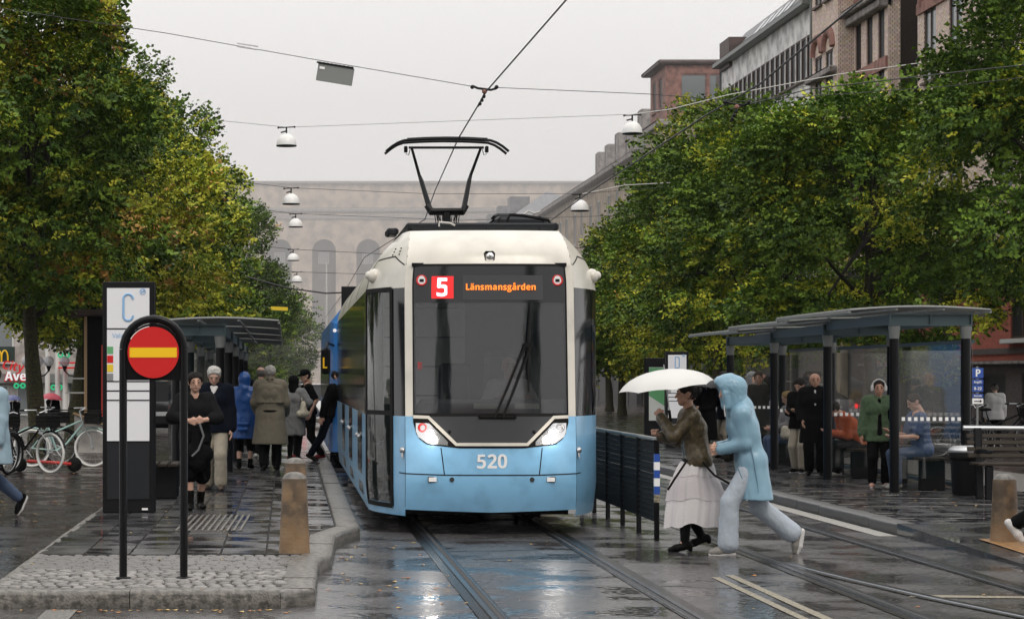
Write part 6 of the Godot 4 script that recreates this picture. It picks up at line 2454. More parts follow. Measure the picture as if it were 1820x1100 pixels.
func hair_mesh(style: String) -> ArrayMesh:
	var key := "hair_" + style
	if heads.has(key):
		return heads[key]
	var b := []
	var c := [[Vector3(0, -0.6, 0.8), 0.022], [Vector3(0, -1, 0), 0.06]]
	match style:
		"short":
			b = [[Vector3(0, 0.042, -0.025), 0.097, Vector3(0, 0.045, 0.004), 0.091]]
		"thin":
			b = [[Vector3(0, 0.02, -0.025), 0.094, Vector3(0, 0.02, -0.01), 0.092]]
			c = [[Vector3(0, 0.25, 0.97), -0.01], [Vector3(0, -1, 0), 0.06], [Vector3(0, 1, 0), 0.075]]
		"tufted":
			b = [[Vector3(0, 0.045, -0.028), 0.102, Vector3(0, 0.055, 0.006), 0.095]]
			c = [[Vector3(0, -0.6, 0.8), 0.018], [Vector3(0, -1, 0), 0.07]]
		"tied":
			b = [[Vector3(0, 0.042, -0.025), 0.096, Vector3(0, 0.042, 0.002), 0.091], [Vector3(0, 0.05, -0.125), 0.042, Vector3(0, 0.06, -0.13), 0.04]]
		"wavy":
			b = [[Vector3(0, 0.045, -0.025), 0.106, Vector3(0, 0.05, 0.004), 0.098], [Vector3(-0.06, 0.0, -0.05), 0.05, Vector3(0.06, 0.0, -0.05), 0.05]]
			c = [[Vector3(0, -0.6, 0.8), 0.026], [Vector3(0, -1, 0), 0.05]]
		"long":
			b = [[Vector3(0, 0.042, -0.025), 0.1, Vector3(0, 0.045, 0.004), 0.094], [Vector3(-0.055, 0, -0.05), 0.055, Vector3(-0.06, -0.2, -0.06), 0.04], [Vector3(0.055, 0, -0.05), 0.055, Vector3(0.06, -0.2, -0.06), 0.04], [Vector3(0, 0, -0.07), 0.06, Vector3(0, -0.22, -0.09), 0.05]]
			c = [[Vector3(0, -0.45, 0.9), 0.035]]
		"cap":
			b = [[Vector3(0, 0.048, -0.02), 0.099, Vector3(0, 0.052, 0.006), 0.095], [Vector3(-0.04, 0.062, 0.11), 0.012, Vector3(0.04, 0.062, 0.11), 0.012], [Vector3(-0.035, 0.058, 0.15), 0.009, Vector3(0.035, 0.058, 0.15), 0.009], [Vector3(-0.04, 0.062, 0.11), 0.012, Vector3(-0.03, 0.058, 0.15), 0.008], [Vector3(0.04, 0.062, 0.11), 0.012, Vector3(0.03, 0.058, 0.15), 0.008]]
			c = [[Vector3(0, -1, 0), -0.03]]
		"headscarf":
			b = [[Vector3(0, 0.042, -0.03), 0.112, Vector3(0, 0.042, 0.012), 0.102], [Vector3(0, -0.02, -0.02), 0.1, Vector3(0, -0.17, -0.03), 0.115], [Vector3(-0.06, -0.18, -0.03), 0.08, Vector3(0.06, -0.18, -0.03), 0.08], [Vector3(0, 0.0, 0.12), 0.07, Vector3(0, -0.04, 0.12), 0.055, -1]]
			c = [[Vector3(0, -1, 0), 0.25]]
		"hood":
			b = [[Vector3(0, 0.04, -0.045), 0.113, Vector3(0, 0.065, 0.02), 0.106], [Vector3(0, -0.03, -0.04), 0.105, Vector3(0, -0.19, -0.045), 0.10], [Vector3(0, 0.095, 0.0), 0.085, Vector3(0, 0.11, 0.085), 0.055], [Vector3(-0.07, 0.0, 0.06), 0.035, Vector3(-0.05, -0.12, 0.06), 0.035], [Vector3(0.07, 0.0, 0.06), 0.035, Vector3(0.05, -0.12, 0.06), 0.035], [Vector3(0, 0.01, 0.17), 0.095, Vector3(0, -0.07, 0.15), 0.08, -1]]
			c = [[Vector3(0, -1, 0), 0.24]]
		"headphones":
			b = []
			for i in 8:
				var a0 := PI * i / 8
				var a1 := PI * (i + 1) / 8
				b.append([Vector3(cos(a0) * 0.107, 0.03 + sin(a0) * 0.118, 0), 0.011, Vector3(cos(a1) * 0.107, 0.03 + sin(a1) * 0.118, 0), 0.011])
			for s in [-1, 1]:
				b.append([Vector3(s * 0.1, 0.02, 0.0), 0.034, Vector3(s * 0.1, -0.02, 0.005), 0.034])
			c = []
	heads[key] = flesh(b, 0.008, 0.02, c, 0.010 if style in ["short", "tufted", "wavy", "long", "tied"] else 0.003, 18.0)
	return heads[key]

func ik(a: Vector3, c: Vector3, l1: float, l2: float, pole: Vector3) -> Array:
	var dv := c - a
	var d := clampf(dv.length(), absf(l1 - l2) + 0.01, l1 + l2 - 0.002)
	var dir := dv.normalized()
	var x := (l1 * l1 - l2 * l2 + d * d) / (2 * d)
	var hgt := sqrt(maxf(l1 * l1 - x * x, 0))
	var perp := (pole - dir * pole.dot(dir)).normalized()
	return [a + dir * x + perp * hgt, a + dir * d]

func skeleton(p: Dictionary) -> Dictionary:
	var J := {}
	J.pel = p.get("pel", Vector3(0, 0.93, 0))
	J.lean = p.get("lean", Vector3(0, 0.49, 0))
	J.sc = J.pel + J.lean
	var tw: float = p.get("tw", 0.0)
	var hw: float = p.get("htw", 0.0)
	J.sx = Vector3(cos(tw), 0, -sin(tw))
	J.hx = Vector3(cos(hw), 0, -sin(hw))
	for s in [1, -1]:
		var k := "l" if s > 0 else "r"
		J["hip" + k] = J.pel + J.hx * 0.09 * s - Vector3(0, 0.03, 0)
		J["sh" + k] = J.sc + J.sx * 0.175 * s
		var leg := ik(J["hip" + k], p.get("f" + k, Vector3(0.1 * s, 0.085, 0)), 0.43, 0.42, p.get("kp" + k, Vector3(0.1 * s, 0.15, 1)))
		J["kn" + k] = leg[0]
		J["an" + k] = leg[1]
		J["fd" + k] = p.get("fd" + k, Vector3(0.18 * s, -0.02, 1)).normalized()
		var arm := ik(J["sh" + k], p.get("h" + k, Vector3(0.25 * s, 0.84, 0.05)), 0.29, 0.26, p.get("ep" + k, Vector3(0.4 * s, -0.2, -1)))
		J["el" + k] = arm[0]
		J["wr" + k] = arm[1]
	J.nb = J.sc + Vector3(0, 0.05, 0) + Vector3(J.lean.x, 0, J.lean.z) * 0.06
	J.hc = J.nb + p.get("neck", Vector3(0, 0.165, 0.03))
	var hd: Vector2 = p.get("head", Vector2.ZERO)
	J.hb = Basis(Vector3.UP, deg_to_rad(hd.x)) * Basis(Vector3.RIGHT, deg_to_rad(hd.y))
	return J

func torso_bones(J: Dictionary, pad: float) -> Array:
	var b := []
	var m1: Vector3 = J.pel + J.lean * 0.42
	var m2: Vector3 = J.pel + J.lean * 0.74
	for s in [1, -1]:
		var h: Vector3 = J.pel + J.hx * 0.072 * s
		var a: Vector3 = m1 + (J.hx + J.sx) * 0.027 * s
		var c: Vector3 = m2 + J.sx * 0.072 * s
		var e: Vector3 = J.sc + J.sx * 0.115 * s - Vector3(0, 0.015, 0)
		b.append([h, 0.103 + pad, a, 0.092 + pad])
		b.append([a, 0.092 + pad, c, 0.104 + pad])
		b.append([c, 0.104 + pad, e, 0.062 + pad])
		b.append([e, 0.062 + pad, J["sh" + ("l" if s > 0 else "r")], 0.052 + pad])
	b.append([m2 - J.sx * 0.07, 0.1 + pad, m2 + J.sx * 0.07, 0.1 + pad])
	b.append([J.pel - J.hx * 0.07, 0.1 + pad, J.pel + J.hx * 0.07, 0.1 + pad])
	return b

func arm_bones(J: Dictionary, k: String, pad: float, reach := 2.0) -> Array:
	var b := [[J["sh" + k], 0.052 + pad, J["sh" + k].lerp(J["el" + k], minf(reach, 1.0)), 0.042 + pad]]
	if reach > 1.0:
		b.append([J["el" + k], 0.042 + pad, J["el" + k].lerp(J["wr" + k], reach - 1.0), 0.031 + pad])
	return b

func leg_bones(J: Dictionary, k: String, pad: float, reach := 2.0, flare := 0.0) -> Array:
	var b := [[J["hip" + k], 0.086 + pad, J["hip" + k].lerp(J["kn" + k], minf(reach, 1.0)), 0.058 + pad + flare * 0.3]]
	if reach > 1.0:
		b.append([J["kn" + k], 0.058 + pad + flare * 0.3, J["kn" + k].lerp(J["an" + k], reach - 1.0), 0.041 + pad + flare])
	return b

var skin_tones := {}

func person(label: String, at: Vector3, yaw: float, h: float, pose: Dictionary, wear: Array, o := {}) -> Node3D:
	var cell: float = o.get("cell", 0.02)
	var t := thing("person", label, "person", at, deg_to_rad(yaw), o.get("group", ""))
	var s := h / 1.75
	t.scale = Vector3(s, s, s)
	var J := skeleton(pose)
	# the body, one continuous figure
	var b := torso_bones(J, 0.0)
	b.append([J.sc, 0.06, J.nb, 0.055])
	b.append([J.nb, 0.055, J.hc + J.hb * Vector3(0, -0.12, -0.03), 0.05])
	for k in ["l", "r"]:
		b.append_array(arm_bones(J, k, 0.0))
		b.append_array(leg_bones(J, k, 0.0))
		var fup: Vector3 = (Vector3.UP - J["fd" + k] * J["fd" + k].y).normalized()
		b.append([J["an" + k] - fup * 0.03, 0.034, J["an" + k] + J["fd" + k] * 0.12 - fup * 0.05, 0.024])
	var st := SurfaceTool.new()
	st.begin(Mesh.PRIMITIVE_TRIANGLES)
	st.append_from(flesh(b, cell * 1.2, 0.025), 0, Transform3D())
	st.append_from(head_mesh(cell < 0.019), 0, Transform3D(J.hb, J.hc))
	for k in ["l", "r"]:
		var y: Vector3 = (J["el" + k] - J["wr" + k]).normalized()
		var th: Vector3 = pose.get("th" + k, Vector3(0, 0.2, 1))
		var z: Vector3 = (th - y * th.dot(y)).normalized()
		st.append_from(hand_mesh(1 if k == "l" else -1, pose.get("grip" + k, false)), 0, Transform3D(Basis(y.cross(z), y, z), J["wr" + k]))
	var body := put("body", st.commit(), M[o.get("skin", "skin_fair")], t)
	if o.get("face", true):
		for x in [-1, 1]:
			var e := stn()
			ball(e, J.hc + J.hb * Vector3(0.032 * x, 0.014, 0.082), 0.012, 8)
			build("eye", e, M.eye, body)
			e = stn()
			tube(e, [J.hc + J.hb * Vector3(0.016 * x, 0.04, 0.094), J.hc + J.hb * Vector3(0.036 * x, 0.045, 0.09), J.hc + J.hb * Vector3(0.052 * x, 0.038, 0.076)], 0.0055, 5)
			build("eyebrow", e, M[o.get("brow", "hair_dark")], body)
		var mo := stn()
		tube(mo, [J.hc + J.hb * Vector3(-0.022, -0.053, 0.084), J.hc + J.hb * Vector3(0, -0.053, 0.0915), J.hc + J.hb * Vector3(0.022, -0.053, 0.084)], [0.003, 0.0055, 0.003], 6)
		build("mouth", mo, M.lips, body)
	var hx := Transform3D(J.hb, J.hc)
	for g in wear:
		var m: Material = M[g[1]]
		var p: Dictionary = g[2] if g.size() > 2 else {}
		match g[0]:
			"hair", "cap", "hood", "headscarf", "headphones":
				put(g[0], hair_mesh(p.get("style", g[0])), m, t, hx.scaled_local(Vector3.ONE * p.get("k", 1.0)))
			"trousers":
				var q := [[J.pel - J.hx * 0.07, 0.112, J.pel + J.hx * 0.07, 0.112]]
				for k in ["l", "r"]:
					q.append_array(leg_bones(J, k, p.get("pad", 0.016), p.get("reach", 1.93), p.get("flare", 0.01)))
				put(p.get("called", "trousers"), flesh(q, cell, 0.02, [[Vector3(0, 1, 0), J.pel.y + 0.1]], p.get("wr", 0.006), 9.0), m, t)
			"shoes":
				for k in ["l", "r"]:
					var a: Vector3 = J["an" + k]
					var fd: Vector3 = J["fd" + k]
					var up := (Vector3.UP - fd * fd.y).normalized()
					var q := [[a - fd * 0.045 - up * 0.038, 0.04, a + fd * 0.1 - up * 0.046, 0.041], [a + fd * 0.1 - up * 0.046, 0.041, a + fd * 0.16 - up * 0.054, 0.03]]
					q.append([a - up * 0.03, 0.044, a + (J["kn" + k] - a) * p.get("high", 0.06), p.get("wide", 0.046)])
					if p.get("heel", 0.0) > 0:
						q.append([a - fd * 0.05 - up * 0.05, 0.03, a - fd * 0.05 - up * 0.085, 0.026])
					var sh := put("shoe", flesh(q, minf(cell * 0.62, 0.0115), 0.015), m, t)
					if p.has("sole"):
						put("sole", flesh([[a - fd * 0.045 - up * 0.072, 0.03, a + fd * 0.1 - up * 0.08, 0.032], [a + fd * 0.1 - up * 0.08, 0.032, a + fd * 0.17 - up * 0.072, 0.022]], 0.010, 0.01, [[up, a.dot(up) - 0.055]]), M[p.sole], sh)
			"top":
				var pad: float = p.get("pad", 0.016)
				var q := torso_bones(J, pad)
				for k in ["l", "r"]:
					var reach: float = p.get("sleeve" + k, p.get("sleeve", 1.95))
					if reach > 0:
						q.append_array(arm_bones(J, k, p.get("arm", pad), reach))
				var hem: float = p.get("hem", J.pel.y - 0.03)
				var drop: Vector3 = p.get("drop", Vector3.ZERO)
				if hem < J.pel.y - 0.08:
					var dn := Vector3(0, hem - 0.16 - J.pel.y, 0) + drop
					var fl: float = p.get("flare", 0.03)
					for x in [-1, 1]:
						q.append([J.pel + J.hx * 0.07 * x, 0.107 + pad, J.pel + J.hx * 0.10 * x + dn, 0.105 + pad + fl])
					q.append([J.pel, 0.11 + pad, J.pel + dn, 0.12 + pad + fl])
				if p.has("drape"):   # cloth hanging from hood to shoulders and back
					for x in [-1, 1]:
						q.append([J.nb + Vector3(0, 0.05, -0.03), 0.085, J.sc + J.sx * 0.15 * x + Vector3(0, -0.05, 0), 0.085])
						q.append([J.nb + Vector3(0, 0.0, -0.05), 0.10, J.pel + J.lean * 0.55 + J.sx * 0.07 * x, 0.135])
				if p.has("cape"):
					for x in [-1, 1]:
						q.append([J.sc + J.sx * 0.15 * x, 0.08, J.sc + J.sx * p.cape * x + Vector3(0, -0.62, 0), 0.13])
						q.append([J.sc + J.sx * 0.10 * x, 0.1, J.sc + J.sx * p.cape * 0.8 * x + Vector3(0, hem - J.sc.y - 0.1, 0), 0.16])
				if p.get("collar", true):
					q.append([J.nb - Vector3(0, 0.05, 0.0), 0.066 + pad * 0.3, J.nb + Vector3(0, p.get("neck", 0.0), -0.01), 0.062 + pad * 0.3])
				var cl := [[Vector3(0, -1, 0), -hem]]
				put(p.get("called", "jacket"), flesh(q, cell, 0.03, cl, p.get("wr", 0.005), p.get("wf", 7.0)), m, t)
			"belt":
				var y: float = p.get("y", J.pel.y + 0.1)
				var e := stn()
				var ring := []
				for i in 21:
					var a := TAU * i / 20
					ring.append(Vector3(J.pel.x, y, J.pel.z) + J.lean * ((y - J.pel.y) / J.lean.y) * Vector3(1, 0, 1) + J.hx * cos(a) * p.get("rx", 0.19) + Vector3(0, 0, 1) * sin(a) * p.get("rz", 0.14))
				tube(e, ring, 0.02, 6)
				build("belt", e, m, t)
			"skirt":
				tiered_skirt(t, J, p, m)
			"tubes":   # straps, cords and the like: lists of points
				for path in p.paths:
					var e := stn()
					tube(e, path, p.get("r", 0.012), 6, true, p.get("flat", 1.0))
					build(p.called, e, m, t)
			"lump":   # a pouch, pocket or collar
				put(p.called, flesh(p.bones, minf(cell, 0.014), 0.03, p.get("clips", []), 0.006, 10.0), m, t)
	return t

# a gathered skirt of tiers, blown back by the stride
func tiered_skirt(t: Node3D, J: Dictionary, p: Dictionary, m: Material) -> void:
	var levels: Array = p.levels   # [y, centre x, centre z, rx, rz, pleat]
	for k in levels.size() - 1:
		var st := stn()
		var rings := []
		for i in 7:
			var f := i / 6.0
			var a: Array = levels[k]
			var c: Array = levels[k + 1]
			var ring := PackedVector3Array()
			for j in 96:
				var an := TAU * j / 96
				var fold := 1.0 + (0.035 * sin(an * 15 + sin(an * 3) * 2.0) + 0.02 * sin(an * 31)) * (0.7 + 0.3 * f) + 0.05 * sin(an * 5)
				var tuck := 1.0 if k == 0 else lerpf(0.97, 1.0, minf(f * 2.5, 1.0))
				var rx: float = lerpf(a[3], c[3], pow(f, 0.6)) * fold * tuck
				var rz: float = lerpf(a[4], c[4], pow(f, 0.6)) * fold * tuck
				var y: float = lerpf(a[0], c[0], f) + (0.03 * sin(an * 3 + 1.0) + 0.02 * sin(an * 7)) * float(k + f) / levels.size()
				ring.append(Vector3(lerpf(a[1], c[1], f) + cos(an) * rx, y, lerpf(a[2], c[2], f) + sin(an) * rz))
			rings.append(ring)
		loft(st, rings, false, false)
		build("skirt_tier", st, m if k % 2 == 0 else M[p.get("second", p.get("m", "skirt_white"))], t)

func crowd() -> void:
	for q in [["skin_fair", 0.52, 0.31, 0.23], ["skin_tan", 0.40, 0.22, 0.15], ["skin_brown", 0.24, 0.13, 0.085]]:
		var m := mat(q[0], lin(q[1], q[2], q[3]), 0.5)
		m.subsurf_scatter_enabled = true
		m.subsurf_scatter_strength = 0.08
	mat("eye", lin(0.02, 0.016, 0.014), 0.25)
	mat("lips", lin(0.30, 0.10, 0.085), 0.4)
	for q in [["hair_dark", 0.014, 0.011, 0.009], ["hair_brown", 0.05, 0.03, 0.018], ["hair_white", 0.62, 0.61, 0.58], ["hair_blond", 0.36, 0.24, 0.10], ["hair_grey", 0.2, 0.19, 0.17]]:
		mat(q[0], lin(q[1], q[2], q[3]), 0.6)
		M[q[0]].albedo_texture = M_tex("strand")
		tri_map(M[q[0]], 0.12, false)
		M[q[0]].metallic_specular = 0.3
	cloth("wool_black", lin(0.006, 0.006, 0.007), 0.9, 0.0)
	cloth("cotton_black", lin(0.005, 0.005, 0.0055), 0.9, 0.0)
	cloth("charcoal", lin(0.012, 0.0125, 0.014), 0.9, 0.0)
	cloth("navy", lin(0.005, 0.007, 0.014), 0.9, 0.0)
	cloth("beige", lin(0.34, 0.30, 0.235))
	cloth("trench", lin(0.17, 0.15, 0.11), 0.8)
	cloth("grey_wool", lin(0.17, 0.175, 0.18))
	cloth("denim", lin(0.045, 0.075, 0.14))
	cloth("pale_denim", lin(0.40, 0.455, 0.52), 0.75, 0.2)
	cloth("blue_tee", lin(0.06, 0.10, 0.20))
	cloth("orange", lin(0.42, 0.075, 0.015))
	cloth("green_jacket", lin(0.06, 0.105, 0.05))
	cloth("green_dark", lin(0.02, 0.03, 0.02), 0.9, 0.0)
	cloth("white_cloth", lin(0.62, 0.61, 0.60))
	cloth("skirt_white", lin(0.90, 0.87, 0.88), 0.8, 0.2)
	M.skirt_white.backlight_enabled = true
	M.skirt_white.backlight = Color(0.7, 0.68, 0.69)
	cloth("skirt_lace", lin(0.80, 0.76, 0.78), 0.85, 0.2)
	M.skirt_lace.backlight_enabled = true
	M.skirt_lace.backlight = Color(0.7, 0.68, 0.69)
	cloth("boot_black", lin(0.004, 0.004, 0.004), 0.45, 0.0)
	cloth("camo_jacket", lin(0.46, 0.43, 0.32), 0.4, 0.0, "camo")
	cloth("leather", lin(0.007, 0.006, 0.005), 0.35, 0.0)
	cloth("raincoat_blue", lin(0.22, 0.385, 0.50), 0.32, 0.1)
	cloth("raincoat_seam", lin(0.10, 0.2, 0.28), 0.5, 0.0)
	cloth("poncho_blue", lin(0.015, 0.10, 0.38), 0.3, 0.1)
	cloth("coat_pale_blue", lin(0.28, 0.40, 0.48), 0.6)
	cloth("shoe_red", lin(0.32, 0.015, 0.02), 0.5, 0.0)
	cloth("shoe_brown", lin(0.05, 0.03, 0.02), 0.5, 0.0)
	cloth("shoe_grey", lin(0.22, 0.21, 0.19), 0.6, 0.0)
	cloth("shoe_pink", lin(0.5, 0.27, 0.22), 0.6, 0.0)
	cloth("purple", lin(0.15, 0.12, 0.35))
	cloth("cream_bag", lin(0.6, 0.56, 0.45), 0.5, 0.0)
	dull(["leather", "boot_black", "cotton_black", "wool_black", "charcoal", "navy"], 0.2)
	wob.noise_type = FastNoiseLite.TYPE_SIMPLEX_SMOOTH
	wob.frequency = 1.0
	wob.fractal_octaves = 2
	var Y := Vector3.UP
	# woman under the white umbrella, striding left
	person("woman in patterned jacket and long white tiered skirt running under the white umbrella", V(4.00, 0.0, 22.2), -90, 1.63, {
		"pel": Vector3(0, 0.955, -0.06), "lean": Vector3(0, 0.48, 0.09), "fl": Vector3(0.09, 0.10, 0.10), "fr": Vector3(-0.09, 0.16, -0.12),
		"fdl": Vector3(0.05, -0.18, 1), "fdr": Vector3(-0.05, -0.35, 1), "hl": Vector3(0.06, 1.42, 0.34), "hr": Vector3(-0.1, 1.22, 0.32), "thl": Vector3(0, 1, -0.3), "gripl": true, "gripr": true,
		"epl": Vector3(0.5, -1, -0.1), "epr": Vector3(-0.4, -1, -0.4), "head": Vector2(-4, -2)}, [
		["top", "camo_jacket", {"pad": 0.036, "arm": 0.030, "hem": 0.90, "wr": 0.007, "called": "jacket"}],
		["belt", "leather", {"y": 0.965, "rx": 0.19, "rz": 0.155}],
		["skirt", "skirt_white", {"second": "skirt_lace", "levels": [[0.97, 0, -0.05, 0.165, 0.14], [0.80, 0, -0.03, 0.195, 0.22], [0.55, 0, -0.05, 0.21, 0.31], [0.27, 0, -0.03, 0.20, 0.31]]}],
		["shoes", "boot_black", {"high": 0.74, "wide": 0.068, "heel": 0.03}],
		["tubes", "leather", {"called": "bag_strap", "r": 0.012, "paths": [[Vector3(0.2, 0.98, -0.05), Vector3(0.27, 0.82, -0.18), Vector3(0.27, 0.72, -0.36), Vector3(0.2, 0.66, -0.44)], [Vector3(0.17, 0.96, 0.09), Vector3(0.25, 0.76, 0.24), Vector3(0.24, 0.66, 0.30)]]}],
		["hair", "hair_dark", {"style": "tied"}]], {"cell": 0.014, "skin": "skin_tan"})
	# the blue raincoat, bent forward and running
	person("person in pale blue hooded raincoat and light trousers running behind the woman", V(4.46, 0.0, 21.8), -90, 1.76, {
		"pel": Vector3(0, 0.90, -0.04), "lean": Vector3(0, 0.46, 0.12), "neck": Vector3(0, 0.15, 0.07), "fl": Vector3(0.08, 0.085, 0.20), "fr": Vector3(-0.10, 0.19, -0.47),
		"fdl": Vector3(0.04, -0.03, 1), "fdr": Vector3(-0.05, -1, 0.22), "hl": Vector3(0.03, 1.01, 0.27), "hr": Vector3(-0.05, 1.03, 0.27), "thl": Vector3(0, 1, 0), "thr": Vector3(0, 1, 0), "gripl": true, "gripr": true,
		"epl": Vector3(0.5, -0.6, -0.9), "epr": Vector3(-0.5, -0.6, -0.9), "head": Vector2(0, 8)}, [
		["top", "raincoat_blue", {"pad": 0.030, "arm": 0.022, "hem": 0.53, "flare": 0.030, "drape": 1, "drop": Vector3(0, 0, -0.05), "wr": 0.006, "wf": 3.2, "called": "raincoat"}],
		["hood", "raincoat_blue", {"k": 1.05}],
		["trousers", "pale_denim", {"pad": 0.022, "flare": 0.036, "wr": 0.0045}],
		["shoes", "shoe_grey", {"sole": "white_cloth"}],
		["tubes", "white_cloth", {"called": "hood_cord", "r": 0.006, "paths": [[Vector3(0.06, 1.52, 0.21), Vector3(0.075, 1.42, 0.235), Vector3(0.075, 1.33, 0.225)]]}],
		["tubes", "raincoat_seam", {"called": "seam", "r": 0.005, "paths": [[Vector3(0.20, 1.12, 0.02), Vector3(0.215, 0.9, -0.02), Vector3(0.225, 0.7, -0.05), Vector3(0.235, 0.53, -0.07)], [Vector3(0.205, 0.86, 0.14), Vector3(0.225, 0.74, 0.09)]]}],
		["lump", "raincoat_blue", {"called": "cuff", "bones": [[Vector3(0.05, 1.01, 0.20), 0.058, Vector3(0.045, 1.01, 0.225), 0.056]]}],
		["lump", "leather", {"called": "waist_bag", "bones": [[Vector3(0.05, 0.94, 0.20), 0.05, Vector3(-0.05, 0.94, 0.20), 0.05]]}]], {"cell": 0.014, "face": false})
	# left platform
	person("woman in black sweater and shorts carrying a dark bag, walking towards the camera", V(-1.11, 0.13, 27.0), 12, 1.62, {
		"fl": Vector3(0.10, 0.085, -0.18), "fr": Vector3(-0.09, 0.085, 0.16), "hl": Vector3(0.06, 1.16, 0.28), "hr": Vector3(-0.12, 1.15, 0.28), "epl": Vector3(1, -0.5, -0.2), "epr": Vector3(-1, -0.5, -0.2), "thl": Vector3(0, 1, 0), "thr": Vector3(0, 1, 0), "gripl": true, "gripr": true, "head": Vector2(-2, 4)}, [
		["top", "charcoal", {"pad": 0.042, "hem": 0.86, "sleeve": 1.45, "called": "sweater", "collar": false}],
		["trousers", "cotton_black", {"pad": 0.035, "reach": 1.12, "flare": 0.03, "called": "shorts"}],
		["shoes", "leather", {"high": 0.34, "wide": 0.055}],
		["lump", "wool_black", {"called": "bag", "bones": [[Vector3(-0.02, 1.0, 0.29), 0.05, Vector3(-0.02, 0.62, 0.25), 0.13], [Vector3(-0.09, 0.72, 0.25), 0.12, Vector3(0.08, 0.72, 0.25), 0.12], [Vector3(0.06, 0.5, 0.25), 0.02, Vector3(0.1, 0.38, 0.26), 0.015]]}],
		["tubes", "grey_wool", {"called": "bag_strap", "r": 0.014, "paths": [[Vector3(0.0, 1.12, 0.36), Vector3(0.05, 0.96, 0.38), Vector3(-0.02, 0.78, 0.39), Vector3(-0.1, 0.7, 0.37)]]}],
		["hair", "hair_dark", {"style": "wavy"}]], {"cell": 0.016, "skin": "skin_fair", "brow": "hair_brown"})
	person("white-haired man in navy jacket and beige trousers looking down behind the woman in black", V(-1.02, 0.13, 31.6), -6, 1.72, {
		"fl": Vector3(0.10, 0.085, 0.1), "fr": Vector3(-0.1, 0.085, -0.08), "head": Vector2(6, 26), "neck": Vector3(0, 0.15, 0.06)}, [
		["top", "navy", {"pad": 0.05, "hem": 0.82, "called": "jacket"}],
		["lump", "white_cloth", {"called": "shirt_collar", "bones": [[Vector3(-0.03, 1.46, 0.07), 0.03, Vector3(0.0, 1.36, 0.11), 0.02], [Vector3(0.03, 1.46, 0.07), 0.03, Vector3(0.0, 1.36, 0.11), 0.02]]}],
		["trousers", "beige", {"pad": 0.028, "flare": 0.02}],
		["shoes", "shoe_brown"], ["hair", "hair_white", {"style": "tufted"}]], {"cell": 0.019, "brow": "hair_white"})
	person("person in bright blue hooded rain poncho seen from behind", V(-0.74, 0.13, 38.8), 174, 1.62, {
		"fl": Vector3(0.10, 0.085, 0.0), "fr": Vector3(-0.1, 0.085, 0.05), "hl": Vector3(0.28, 0.95, 0.2), "hr": Vector3(-0.22, 0.95, 0.2)}, [
		["top", "poncho_blue", {"pad": 0.05, "arm": 0.055, "hem": 0.56, "drape": 1, "cape": 0.23, "flare": 0.05, "wr": 0.008, "wf": 6.0, "called": "poncho"}],
		["hood", "poncho_blue"],
		["lump", "poncho_blue", {"called": "pouch", "bones": [[Vector3(-0.09, 0.84, -0.26), 0.035, Vector3(0.09, 0.84, -0.26), 0.035], [Vector3(-0.07, 0.74, -0.27), 0.04, Vector3(0.07, 0.74, -0.27), 0.04]]}],
		["trousers", "cotton_black", {"reach": 1.3, "flare": 0.02}],
		["shoes", "cotton_black", {"high": 0.2}]], {"cell": 0.02, "face": false})
	person("white-haired man in long olive trench coat with belt seen from behind", V(-0.29, 0.13, 38.2), 178, 1.76, {
		"fl": Vector3(0.10, 0.085, -0.12), "fr": Vector3(-0.1, 0.085, 0.06), "fdl": Vector3(0.3, -0.2, 1), "hl": Vector3(0.22, 0.98, 0.2), "hr": Vector3(-0.24, 0.96, 0.2)}, [
		["top", "trench", {"pad": 0.066, "arm": 0.05, "hem": 0.44, "flare": 0.06, "wr": 0.007, "called": "trench_coat", "neck": 0.05}],
		["lump", "trench", {"called": "shoulder_cape", "bones": [[Vector3(-0.13, 1.37, -0.05), 0.105, Vector3(0.13, 1.37, -0.05), 0.105], [Vector3(-0.14, 1.1, -0.075), 0.105, Vector3(0.14, 1.1, -0.075), 0.105], [Vector3(-0.13, 1.37, -0.05), 0.105, Vector3(-0.14, 1.1, -0.075), 0.105], [Vector3(0.13, 1.37, -0.05), 0.105, Vector3(0.14, 1.1, -0.075), 0.105], [Vector3(0, 1.37, -0.05), 0.105, Vector3(0, 1.1, -0.075), 0.105]], "clips": [[Vector3(0, -1, 0), -1.13]]}],
		["belt", "leather", {"y": 1.0, "rx": 0.205, "rz": 0.175}],
		["tubes", "leather", {"called": "collar_strap", "r": 0.012, "paths": [[Vector3(-0.08, 1.5, 0.02), Vector3(-0.05, 1.53, -0.08), Vector3(0.05, 1.53, -0.08), Vector3(0.08, 1.5, 0.02)]]}],
		["trousers", "wool_black", {"pad": 0.03}], ["shoes", "leather", {"high": 0.22}],
		["hair", "hair_white", {"style": "short"}]], {"cell": 0.02, "face": false})
	person("balding man partly hidden behind the trench coat", V(-0.52, 0.13, 44.0), 168, 1.76, {}, [
		["top", "navy", {"pad": 0.04, "called": "jacket", "hem": 0.8}], ["trousers", "wool_black", {"pad": 0.025}], ["shoes", "white_cloth"], ["hair", "hair_grey", {"style": "thin"}]], {"cell": 0.026, "face": false})
